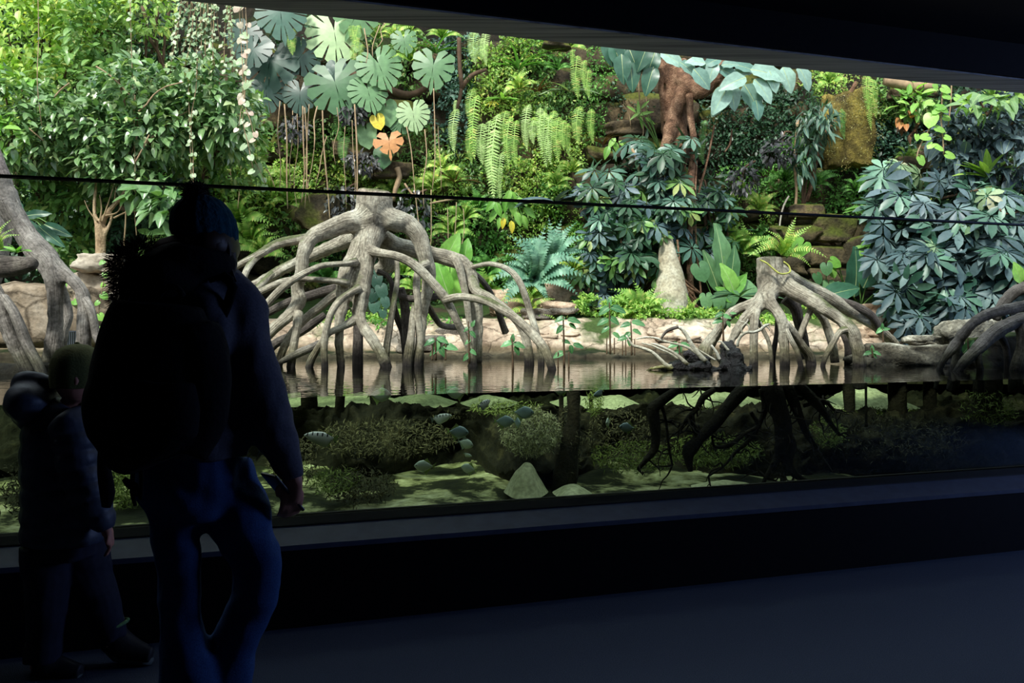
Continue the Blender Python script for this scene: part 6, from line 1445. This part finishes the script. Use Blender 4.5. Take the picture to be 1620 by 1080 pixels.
fish('archer', F_SILV, 698, 660, 36, 170, 12, 5.3, 'dim archerfish with dark bars in front of the ledge', FIN_G)
fish('moon', F_DIM, 724, 683, 36, 178, -4, 5.1, 'dusky blue oval fish in the middle of the fish group')
fish('moon', F_PALE, 736, 701, 28, 165, -14, 5.2, 'pale fish tucked under the dusky blue oval fish', FIN_G)
fish('moon', F_PALE, 672, 737, 34, 10, 4, 5.0, 'pale disc shaped fish with a yellow fin, lowest but one of the group')
fish('moon', F_PALE, 742, 741, 28, -20, 10, 5.1, 'small pale disc shaped fish above the sand close to the white sand cone')
fish('moon', F_PALE, 724, 621, 34, 12, 0, 5.3, 'pale fish whose belly shows just below the water line')
fish('moon', F_PALE, 600, 624, 40, 176, 0, 5.2, 'greenish fish at the water line beside the sunken posts')
fish('moon', F_DIM, 827, 652, 36, 175, 0, 5.6, 'dim bluish fish in front of the pale algae rock')
fish('moon', F_DIM, 797, 666, 34, 172, 0, 5.5, 'dim bluish fish just behind the tail of another by the algae rock')
fish('moon', F_DIM, 818, 668, 30, 110, 0, 5.6, 'narrow looking dim fish turned almost end on')
fish('moon', F_DIM, 993, 676, 28, 8, 8, 5.3, 'small dark fish near the sunken roots')
fish('moon', F_PALE, 962, 668, 28, 70, 0, 5.5, 'thin looking fish turned end on by the mossy post')
fish('moon', F_PALE, 889, 617, 26, 5, 0, 5.3, 'small pale fish at the water line by the sunken post')
fish('archer', F_DIM, 947, 621, 26, 40, -20, 5.4, 'small dim fish nosing up to the surface')
fish('archer', F_PALE, 740, 719, 15, 170, -20, 5.2, 'tiny fish below the pale tucked under fish', FIN_G)
# algae tufts on the ledge
def algae_tuft(px, py, rx, ry, Y, n, sz, mat, lb):
    root = empty('algae', (0, 0, 0), lb, 'algae', None)
    a = RG.rand(n) * 2 * PI; r = np.sqrt(RG.rand(n))
    x = (px + np.cos(a) * r * rx - 810) * Y / FPX; z = CAMZ + (HOR - py - np.sin(a) * r * ry) * Y / FPX
    y = Y + RG.randn(n) * .07 + .25 * r
    V, F = scatter(T_LANCE, np.stack([x, y, z], -1), rnd(n, .8) + np.array([0, -.4, .1]), rnd(n, .5) + np.array([0, -.5, .6]), sz * (.5 + RG.rand(n)))
    tag(link('foliage', wire('foliage', V, F), root, mat), kind='stuff')
A_PALE = leaf_mat('pale_algae', (.12, .13, .07), (.44, .44, .28), rough=.8, trans=.1); A_GRN = leaf_mat('green_algae', (.07, .10, .025), (.20, .25, .07), rough=.8, trans=.1); A_BRN = leaf_mat('brown_algae', (.025, .024, .014), (.10, .09, .05), rough=.9, trans=0)
for t_ in [(840, 690, 50, 40, 5.75, 2600, .03, A_PALE, 'pale bristly algae covering the rock above the white sand cone'), (905, 700, 20, 60, 6.0, 900, .03, A_BRN, 'brown algae on the rock beside the sunken post'), (800, 650, 60, 10, 6.1, 700, .03, A_GRN, 'green algae along the ledge rim above the pale rock'), (945, 640, 14, 22, 6.5, 400, .03, A_GRN, 'bright mossy algae on the thin sunken post'),
           (600, 700, 120, 30, 6.2, 2600, .035, A_BRN, 'brown algae hanging from the ledge behind the spotted archerfish'), (560, 780, 60, 26, 5.2, 1600, .03, A_BRN, 'brown algae mound on the sand near the woman\'s hand'), (520, 770, 40, 20, 5.1, 700, .03, A_GRN, 'green algae mound beside the brown one near the woman\'s hand'), (990, 700, 60, 50, 6.3, 1500, .03, A_BRN, 'brown algae on the rock behind the sunken roots'), (1010, 730, 70, 24, 6.0, 1400, .03, A_GRN, 'green algae on the floor before the sunken roots'),
           (1140, 720, 80, 26, 6.2, 1700, .035, A_GRN, 'green algae cushion glowing behind the sunken roots'), (1325, 690, 26, 22, 6.3, 700, .03, A_GRN, 'yellow green algae beside the deepest sunken root'), (1430, 700, 120, 40, 6.4, 2200, .03, A_BRN, 'brown algae felt on the ledge at the far end'), (1590, 650, 40, 30, 6.2, 800, .03, A_GRN, 'mustard algae at the far end of the tank'), (200, 780, 50, 40, 5.2, 1500, .035, A_GRN, 'green algae seen between the child and the woman'), (190, 730, 40, 20, 5.6, 700, .03, A_GRN, 'brighter algae ledge between the child and the woman'),
           (20, 780, 40, 60, 4.6, 1000, .03, A_BRN, 'dark algae behind the child'), (450, 740, 40, 40, 5.6, 1000, .035, A_BRN, 'dark algae just behind the woman\'s hand'), (1250, 655, 240, 8, 6.9, 2200, .03, A_GRN, 'thin green algae rim along the far ledge'), (620, 660, 160, 7, 6.9, 1500, .03, A_BRN, 'ragged algae rim along the near ledge')]:
    algae_tuft(*t_)
# drain grille behind the near mangrove
gr = empty('grille', (0, 0, 0), 'dark metal drain grille behind the roots near the child\'s cap', 'grille')
gmat = plain('grille_metal', srgb(70, 74, 84), rough=.5)
for i in range(9):
    b = MB(); c = P(98 + i * 3.2, 537, 7.0); b.add(*box(c.x - .004, c.x + .004, c.y - .01, c.y + .01, c.z - .075, c.z + .075)); b.build('bar', gmat, gr, False)
for yy in (524, 551):
    b = MB(); c = P(97, yy, 7.0); c2 = P(125, yy, 7.0); b.add(*box(c.x, c2.x, c.y - .012, c.y + .012, c.z - .006, c.z + .006)); b.build('rail', gmat, gr, False)
# ------------------------------------------------------------------ the two visitors
def px_pts(lst, Y0, rs=1.0):
    return conv(lst, 0, 0, 1, Y0, rs)
def puffy(pts, n, amp):
    c = catmull(np.array(pts), .012); s = np.linspace(0, n * PI, len(c))
    c[:, 3] *= 1 + amp * (np.abs(np.sin(s)) ** .6 - .5)
    return [tuple(r) for r in c[::1]]
skin = plain('skin', srgb(190, 130, 110), rough=.5, var=.08)
denim = plain('blue_denim', (.026, .06, .16), rough=.9, spec=.1, bump=.12, bscale=260, var=.35)
jackm = plain('grey_check_jacket', (.075, .075, .10), rough=.8, spec=.2, bump=.1, bscale=160, var=.25)
blackc = plain('black_cloth', (.006, .006, .008), rough=.9, spec=.1, bump=.3, bscale=80)
furm = plain('black_fur', (.010, .008, .007), rough=.7)
teal = plain('teal_knit', (.01, .05, .075), rough=.95, spec=.05, bump=1.0, bscale=70)
hairm = plain('dark_brown_hair', (.03, .014, .008), rough=.5)
redc = plain('dark_red_scarf', (.05, .008, .01), rough=.9)
puffm = plain('slate_puffer', (.045, .055, .085), rough=.5, spec=.35, bump=.2, bscale=40)
navyc = plain('navy_trousers', (.012, .014, .03), rough=.85)
olive = plain('olive_cap', (.10, .105, .03), rough=.9, bump=.3, bscale=150)
shoem = plain('dark_boot', (.02, .02, .022), rough=.6)
limec = plain('lime_lining', (.10, .2, .08), rough=.8)
whitec = plain('pale_sole', (.10, .12, .11), rough=.7)
phonem = plain('phone_case', (.006, .005, .005), rough=.3, spec=.5)

def ell(mb, px, py, Y, rx, ry, rd, seg=20, rings=12, rot=0, top=0.0):
    V = []; F = []
    c = P(px, py, Y); k = Y / FPX; cr, sr = math.cos(rot), math.sin(rot)
    for i in range(rings + 1):
        th = PI * i / rings
        for j in range(seg):
            a = 2 * PI * j / seg
            x = rx * k * math.sin(th) * math.cos(a); z = ry * k * math.cos(th); y = rd * math.sin(th) * math.sin(a)
            V.append((c.x + x * cr + z * sr, c.y + y, c.z - x * sr + z * cr))
    F = [(i * seg + j, i * seg + (j + 1) % seg, (i + 1) * seg + (j + 1) % seg, (i + 1) * seg + j) for i in range(rings) for j in range(seg)]
    mb.add(V, [np.array(F)])
def tb(mb, pts, Y, seg=16, squash=1.0, puff=None, lump=0.0):
    q_ = px_pts(pts, Y)
    if puff: q_ = puffy(q_, *puff)
    mb.add(*tube(q_, seg, step=.012 if puff else .03, squash=squash, lump=lump))
def fingers(mb, base, ax, down, out, L, r, curl):
    """five fingers: base = palm centre, ax = across the knuckles, down = along the hand, out = palm side"""
    base, ax, down, out = map(Vector, (base, ax, down, out))
    mb.add(*tube([(*(base - down * L * .5), r * 2.0), (*(base - down * L * .15 + ax * 0), r * 2.9), (*(base + down * L * .2), r * 3.0), (*(base + down * L * .42), r * 2.4)], 12, step=.01, squash=.55))
    for i, (o_, ln) in enumerate([(-1.5, .78), (-.5, .92), (.5, 1.0), (1.5, .9)]):
        p0 = base + down * L * .30 + ax * r * 1.9 * o_
        p1 = p0 + (down * math.cos(curl * .5) + out * math.sin(curl * .5)) * L * .42 * ln
        p2 = p1 + (down * math.cos(curl * 1.3) + out * math.sin(curl * 1.3)) * L * .28 * ln
        p3 = p2 + (down * math.cos(curl * 2.0) + out * math.sin(curl * 2.0)) * L * .22 * ln
        mb.add(*tube([(*(p0 - down * .02), r * .95), (*p0, r), (*p1, r * .92), (*p2, r * .82), (*p3, r * .6)], 8, step=.006))
    t0 = base - down * L * .25 + ax * r * 2.2; t1 = t0 + ax * L * .22 + down * L * .28 + out * L * .12; t2 = t1 + down * L * .25 + out * L * .12 - ax * L * .04
    mb.add(*tube([(*t0, r * 1.2), (*t1, r * 1.05), (*t2, r * .7)], 8, step=.006))

# woman
YW = 2.28
wm = empty('person', (P(300, 515, YW).x, YW, 0), 'woman in pompom beanie, grey jacket with fur trimmed hood and blue jeans, walking', 'person')
def wp(o):
    o.location = Vector(o.location) - Vector(wm.location); return o
mb = MB()
tb(mb, [(300, 700, 66), (302, 620, 62), (304, 540, 68), (306, 475, 70), (314, 440, 40), (320, 410, 28), (322, 385, 27)], YW, squash=.7)
ell(mb, 325, 364, YW, 37, 48, .082)
ell(mb, 350, 374, YW + .06, 9, 11, .028)                              # nose, turned to the window
ell(mb, 358, 398, YW + .05, 16, 12, .05)
ell(mb, 352, 388, YW + .085, 10, 4, .012); ell(mb, 340, 360, YW + .09, 6, 5, .012); ell(mb, 360, 360, YW + .07, 6, 5, .012)
tb(mb, [(365, 470, 26), (392, 560, 22), (415, 640, 20), (440, 700, 18), (462, 745, 13), (466, 762, 13)], YW + .02)
tb(mb, [(245, 480, 26), (240, 560, 22), (246, 640, 20), (262, 690, 18), (275, 720, 13)], YW + .2)
tb(mb, [(270, 740, 40), (279, 850, 30), (284, 940, 26), (290, 1080, 22), (293, 1200, 16), (293, 1235, 18)], YW)
tb(mb, [(345, 740, 34), (378, 840, 24), (406, 900, 20), (392, 970, 18), (366, 1040, 16), (330, 1140, 14), (314, 1190, 15)], YW + .05)
hx = P(464, 772, YW + .02)
fingers(mb, hx, (-.85, -.45, .1), (-.12, .1, -1), (-.45, .8, -.1), .095, .0088, .7)
fingers(mb, P(278, 742, YW + .21), (.3, -.9, 0), (0, 0, -1), (.9, .3, 0), .085, .0085, .4)
wp(remesh(mb, 'body', skin, wm, .006, 2))
mb = MB()
tb(mb, [(296, 690, 76), (298, 730, 82), (300, 775, 84), (302, 820, 60)], YW, squash=.72)
tb(mb, [(268, 740, 50), (274, 800, 44), (281, 860, 36), (283, 930, 33), (284, 975, 32), (292, 1030, 40), (299, 1090, 48), (303, 1160, 54), (305, 1225, 58)], YW - .02, squash=.9)
tb(mb, [(345, 740, 52), (368, 800, 54), (384, 840, 48), (405, 885, 41), (408, 920, 36), (396, 960, 35), (376, 1005, 36), (358, 1049, 42), (338, 1110, 46), (318, 1180, 50)], YW + .05, squash=.9)
wp(remesh(mb, 'jeans', denim, wm, .009, 4, noise=.011, nscale=17))
mb = MB()
tb(mb, [(312, 722, 82), (312, 700, 84), (308, 640, 78), (304, 560, 84), (306, 500, 92), (312, 462, 84), (318, 436, 52), (322, 415, 38)], YW, squash=.72)
tb(mb, [(340, 462, 44), (372, 478, 43), (390, 540, 40), (406, 605, 40), (424, 665, 39), (446, 712, 31), (460, 745, 21), (464, 758, 18)], YW + .02, lump=.03)
tb(mb, [(262, 470, 40), (250, 490, 40), (242, 560, 34), (248, 640, 30), (262, 690, 25), (275, 722, 18)], YW + .2, lump=.03)
wp(remesh(mb, 'jacket', jackm, wm, .009, 3, noise=.010, nscale=16))
mb = MB()
ell(mb, 268, 436, YW - .06, 66, 44, .13, rot=-.15); ell(mb, 300, 418, YW - .04, 74, 34, .12); tb(mb, [(230, 430, 34), (222, 465, 34), (235, 505, 30)], YW - .08)
hood = wp(remesh(mb, 'hood', blackc, wm, .01, 3, noise=.008, nscale=14))
mb = MB(); ell(mb, 282, 402, YW - .02, 36, 26, .10); tb(mb, [(256, 392, 14), (285, 388, 16), (320, 396, 16), (352, 402, 12)], YW - .03)
wp(remesh(mb, 'scarf', redc, wm, .008, 2, noise=.005, nscale=20))
def fur(name, blobs, n, L, mat, parent, blade=.07):
    ps, ds = [], []
    for px, py, Y, rx, ry, rd in blobs:
        d = RG.randn(n // len(blobs), 3); d /= np.linalg.norm(d, axis=1)[:, None]
        ps.append(np.array(P(px, py, Y)) + d * np.array([rx * Y / FPX, rd, ry * Y / FPX])); ds.append(d)
    p = np.concatenate(ps); d = np.concatenate(ds) + rnd(len(p), .35) + np.array([0, 0, -.15])
    V, F = scatter(leaf_tpl(blade, 2, droop=.3), p, d, rnd(len(p)), L * (.5 + .8 * RG.rand(len(p))))
    V = V - (np.array(wm.location) if parent is wm else 0)
    return tag(link(name, wire(name, V, F), parent, mat), kind='stuff')
fb = [(215, 408, YW - .08, 22, 14, .05), (205, 425, YW - .08, 16, 18, .06), (204, 448, YW - .08, 15, 18, .06), (212, 468, YW - .08, 15, 16, .06), (228, 400, YW - .06, 16, 10, .05), (222, 485, YW - .08, 12, 14, .05)]
fur('fur_trim', fb, 5000, .040, furm, wm)
mb = MB()
for k in range(46):
    a = R3.uniform(0, 1); x0 = 352 + a * 14; 
    tb(mb, [(x0 - 12, 372 + R3.uniform(-4, 4), 3.5), (x0 - 2, 395, 3.2), (x0 + R3.uniform(-4, 6), 418, 2.6), (x0 + R3.uniform(-6, 12), 436 + R3.uniform(-8, 12), 1)], YW + R3.uniform(-.05, .06), 6)
ell(mb, 334, 386, YW - .01, 38, 36, .095); ell(mb, 350, 390, YW, 25, 30, .09); tb(mb, [(350, 380, 18), (358, 405, 17), (362, 430, 12), (366, 444, 5)], YW)
wp(mb.build('hair', hairm, wm))
mb = MB()
rings = [(0, 47, 380), (.1, 49.5, 372), (.3, 50, 358), (.5, 47, 342), (.7, 40, 328), (.85, 29, 316), (.95, 16, 310), (1, 3, 308)]
V, F = [], []; seg = 72
for q_, (t, rx, py) in enumerate([(0, 44, 376)] + rings):
    c = P(324 - t * 4, py, YW)
    for j in range(seg):
        a = 2 * PI * j / seg; k = YW / FPX; rib = 1 + .018 * math.cos(a * 18)
        V.append((c.x + rx * k * math.cos(a) * rib, c.y + rx * k * 1.2 * math.sin(a) * rib, c.z - (8 * k * math.cos(a)) * (1 - t)))
nr = len(V) // seg
mb.add(V, [np.array([(i * seg + j, i * seg + (j + 1) % seg, (i + 1) * seg + (j + 1) % seg, (i + 1) * seg + j) for i in range(nr - 1) for j in range(seg)]), list(range((nr - 1) * seg, nr * seg))])
hat = wp(mb.build('beanie', teal, wm))
mb = MB(); ell(mb, 310, 307, YW, 18, 17, .032)
pm = mb.build('pompom', furm, hat)
fz = fur('pompom_fur', [(310, 307, YW, 16, 15, .028)], 1800, .015, furm, hat, .12)
for nm, q_, Yq in (('shoe', [(285, 1236, 22), (300, 1240, 24), (335, 1247, 20), (362, 1250, 13)], YW + .02), ('shoe', [(292, 1188, 20), (308, 1205, 23), (338, 1232, 20), (360, 1246, 13)], YW + .05)):
    mb = MB(); tb(mb, q_, Yq, 14, squash=.8); wp(mb.build(nm, shoem, wm))
mb = MB()                                                              # belt loops and seam of the jeans
tb(mb, [(438, 842, 1.4), (449, 892, 1.4), (440, 940, 1.4), (422, 985, 1.4), (405, 1030, 1.4), (392, 1075, 1.4)], YW + .06, 6)
# phone
ph = MB(); c = P(449, 778, YW + .03)
V, F = box(-.0045, .0045, -.038, .038, -.072, .072); ph.add(V, F)
po = ph.build('phone', phonem, None, False); po.location = c + Vector((-.004, .004, .0)); po.rotation_euler = (0, math.radians(-40), math.radians(48))
m_ = po.modifiers.new('b', 'BEVEL'); m_.width = .003; m_.segments = 2
tag(po, 'black phone held flat in the woman\'s hand', 'phone')
# backpack
bp = empty('backpack', (P(245, 610, 2.1).x, 2.1, 0), 'large black backpack with hanging straps on the woman\'s back', 'backpack')
def bpp(o): o.location = Vector(o.location) - Vector(bp.location); return o
mb = MB()
YB = 2.06
for q_ in ([(250, 480, 70), (244, 540, 92), (240, 610, 100), (244, 670, 100), (252, 712, 88), (258, 728, 60)],
           [(200, 560, 44), (176, 620, 40), (178, 680, 42), (200, 716, 30)], [(300, 520, 46), (318, 590, 44), (320, 660, 40), (300, 716, 28)]):
    tb(mb, q_, YB, 20, squash=.62 if len(q_) > 4 else .9)
bpp(remesh(mb, 'main_compartment', blackc, bp, .011, 4, noise=.008, nscale=12))
mb = MB(); tb(mb, [(245, 600, 66), (243, 650, 74), (248, 700, 62)], YB - .075, 18, squash=.5)
bpp(remesh(mb, 'front_pocket', blackc, bp, .011, 3, noise=.005, nscale=14))
for q_, Yq in (([(330, 560, 7), (352, 500, 8), (368, 455, 8), (352, 436, 8), (330, 440, 8)], YW - .075), ([(250, 560, 7), (238, 500, 8), (240, 452, 8), (262, 438, 8)], YW - .10)):
    mb = MB(); tb(mb, q_, Yq, 10, squash=.4); bpp(mb.build('shoulder_strap', blackc, bp))
for q_ in ([(208, 722, 4), (210, 750, 4), (209, 778, 4), (214, 800, 3)], [(184, 728, 5), (190, 737, 6), (205, 739, 5)], [(196, 757, 4), (203, 764, 7), (212, 770, 8), (216, 785, 4)], [(222, 725, 4), (224, 760, 4), (222, 790, 3)]):
    mb = MB(); tb(mb, q_, YB, 8, squash=.5); bpp(mb.build('strap', blackc, bp))
mb = MB(); tb(mb, [(250, 470, 5), (262, 455, 5), (280, 455, 5), (290, 468, 5)], YB - .02, 8); bpp(mb.build('handle', blackc, bp))

# child
YC = 3.05
ch = empty('person', (P(100, 515, YC).x, YC, 0), 'child in an olive cap and a slate puffer jacket standing close to the window', 'person')
def cp(o): o.location = Vector(o.location) - Vector(ch.location); return o
mb = MB()
tb(mb, [(98, 850, 44), (98, 760, 42), (98, 690, 44), (102, 655, 34), (112, 640, 17), (118, 620, 17)], YC, squash=.7)
ell(mb, 122, 596, YC, 32, 42, .085)
ell(mb, 156, 603, YC + .03, 6, 8, .02); ell(mb, 150, 592, YC + .035, 4, 4, .01); ell(mb, 150, 615, YC + .03, 6, 3, .012); ell(mb, 120, 602, YC - .08, 5, 9, .01)
tb(mb, [(112, 668, 18), (128, 740, 16), (148, 800, 14), (168, 836, 9), (171, 846, 9)], YC - .07)
tb(mb, [(75, 668, 18), (70, 740, 16), (80, 800, 14), (100, 836, 9)], YC + .1)
tb(mb, [(78, 860, 30), (76, 950, 22), (70, 1020, 17), (66, 1056, 17)], YC)
tb(mb, [(125, 860, 30), (150, 930, 22), (170, 985, 12), (176, 1020, 12)], YC + .08)
fingers(mb, P(173, 852, YC - .07), (.4, -.85, 0), (.12, 0, -1), (-.9, -.3, 0), .062, .0062, .55)
fingers(mb, P(102, 850, YC + .1), (.3, -.9, 0), (0, 0, -1), (.9, .3, 0), .06, .0065, .4)
cp(remesh(mb, 'body', skin, ch, .006, 2))
mb = MB()
tb(mb, [(98, 858, 62), (98, 800, 61), (96, 740, 60), (96, 690, 58), (102, 660, 42), (112, 640, 26)], YC, 24, .75, puff=(7, .07))
tb(mb, [(100, 660, 30), (116, 680, 32), (126, 735, 31), (142, 785, 29), (162, 822, 21), (169, 838, 13)], YC - .07, 20, puff=(7, .13))
tb(mb, [(82, 665, 28), (74, 735, 30), (84, 785, 28), (98, 830, 18)], YC + .1, 20, puff=(6, .12))
cp(remesh(mb, 'jacket', puffm, ch, .007, 1, noise=.003, nscale=20))
mb = MB(); ell(mb, 52, 636, YC, 38, 34, .12); tb(mb, [(28, 618, 13), (36, 602, 14), (56, 600, 13), (76, 604, 12), (92, 612, 10)], YC); tb(mb, [(34, 650, 20), (60, 672, 20), (95, 672, 20), (130, 650, 14)], YC)
cp(remesh(mb, 'hood', puffm, ch, .009, 2, noise=.006, nscale=16))
mb = MB(); tb(mb, [(128, 648, 6), (140, 636, 5), (138, 628, 4)], YC + .0, 8); o = cp(mb.build('zip_collar', whitec, ch))
# cap of six panels with seams and a peak
V, F = [], []; seg = 48; prof = [(37, 612), (38.5, 598), (38.5, 580), (36, 566), (28, 553), (16, 546), (3, 543.5)]
for rx, py in prof:
    c = P(122, py, YC)
    for j in range(seg):
        a = 2 * PI * j / seg; k = YC / FPX; s_ = 1 - .03 * (abs(math.cos(3 * a)) ** 10)
        V.append((c.x + rx * k * math.cos(a) * s_, c.y + rx * 1.1 * k * math.sin(a) * s_, c.z))
mb = MB(); mb.add(V, [np.array([(i * seg + j, i * seg + (j + 1) % seg, (i + 1) * seg + (j + 1) % seg, (i + 1) * seg + j) for i in range(len(prof) - 1) for j in range(seg)]), list(range((len(prof) - 1) * seg, len(prof) * seg))])
cap_ = cp(mb.build('cap', olive, ch))
mb = MB(); ell(mb, 122, 543, YC, 4, 2.5, .009, 10, 6); b_ = mb.build('button', olive, cap_)
mb = MB(); ell(mb, 164, 602, YC + .03, 26, 4, .075, rot=.12); b_ = mb.build('peak', olive, cap_)
mb = MB()
tb(mb, [(98, 845, 52), (98, 880, 50)], YC, 18, .8)
tb(mb, [(76, 860, 40), (76, 910, 35), (74, 960, 31), (70, 1010, 27), (68, 1042, 26)], YC, 16, lump=.05)
tb(mb, [(122, 860, 38), (142, 905, 33), (158, 945, 28), (170, 985, 25), (178, 1012, 23)], YC + .08, 16, lump=.07)
cp(remesh(mb, 'trousers', navyc, ch, .008, 2, noise=.007, nscale=18))
for pts, Yq in (([(60, 1048, 22), (72, 1052, 24), (100, 1058, 18), (128, 1063, 12)], YC), ([(172, 1002, 22), (188, 1018, 24), (214, 1030, 18), (240, 1037, 12)], YC + .1)):
    mb = MB(); tb(mb, pts, Yq, 16, .85); tb(mb, [(pts[0][0], pts[0][1] - 34, 20), (pts[0][0] + 2, pts[0][1] - 5, 24)], Yq, 16)
    s_ = cp(remesh(mb, 'boot', shoem, ch, .006, 1, noise=.003, nscale=30))
    mb = MB(); tb(mb, [(p[0], p[1] + p[2] * .72, p[2] * .42) for p in pts], Yq, 14, 1.6); so = mb.build('sole', whitec, s_)
mb = MB(); c = P(177, 990, YC + .09)
pts = [(c.x + .056 * math.cos(a), c.y + .056 * math.sin(a), c.z + .018 * math.cos(a), .007) for a in np.linspace(0, 2 * PI, 13)]
mb.add(*tube(pts, 8)); cp(mb.build('boot_lining', limec, ch))
sb = MB(); tb(sb, [(150, 652, 2.5), (158, 670, 3), (163, 690, 3.5), (162, 712, 7), (165, 745, 11), (170, 780, 12), (168, 802, 7)], YC - .14, 14, .7)
tag(sb.build('sling_bag', blackc, None), 'small black sling bag hanging on the child\'s front', 'bag')
# ------------------------------------------------------------------ labels of look-alikes: say which one, by place among its kind
def centre(o):
    obs = [o] if o.type == 'MESH' else [c for c in o.children if c.type == 'MESH'][:12]
    pts = []
    for q_ in obs:
        bb = [Vector(c) for c in q_.bound_box]; m_ = sum(bb, Vector()) / 8
        base = Vector(o.location) if q_ is not o else Vector((0, 0, 0))
        pts.append(base + q_.matrix_basis @ m_)
    return sum(pts, Vector()) / max(1, len(pts))
ORD = ['first', 'second', 'third', 'fourth', 'fifth', 'sixth', 'seventh', 'eighth', 'ninth', 'tenth', 'eleventh', 'twelfth', 'thirteenth', 'fourteenth']
by = {}
for o in SC.objects:
    if o.parent is None and o.get('label') and o.get('category'): by.setdefault(o['label'], []).append(o)
for lb, os_ in by.items():
    if len(os_) < 2 or len(os_) > 14: continue
    cs = [(centre(o), o) for o in os_]
    dz = max(c.z for c, _ in cs) - min(c.z for c, _ in cs); dx = max(c.x for c, _ in cs) - min(c.x for c, _ in cs)
    if 'group' not in os_[0]:
        for o in os_: o['group'] = lb
    words_ = lb.split()
    short = ' '.join(words_[:9])
    if len(os_) == 2:
        if dz >= dx:
            cs.sort(key=lambda t: -t[0].z); names = ['the higher one', 'the lower one']
        else:
            cs.sort(key=lambda t: t[0].x); names = ['the one nearer the woman', 'the one farther from the woman']
    elif dz > dx:
        cs.sort(key=lambda t: -t[0].z); names = [f'{ORD[i]} from the top' for i in range(len(cs))]
    else:
        cs.sort(key=lambda t: t[0].x); names = [f'{ORD[i]} counting away from the child' for i in range(len(cs))]
    for (c, o), nm in zip(cs, names): o['label'] = f'{short}, {nm}'
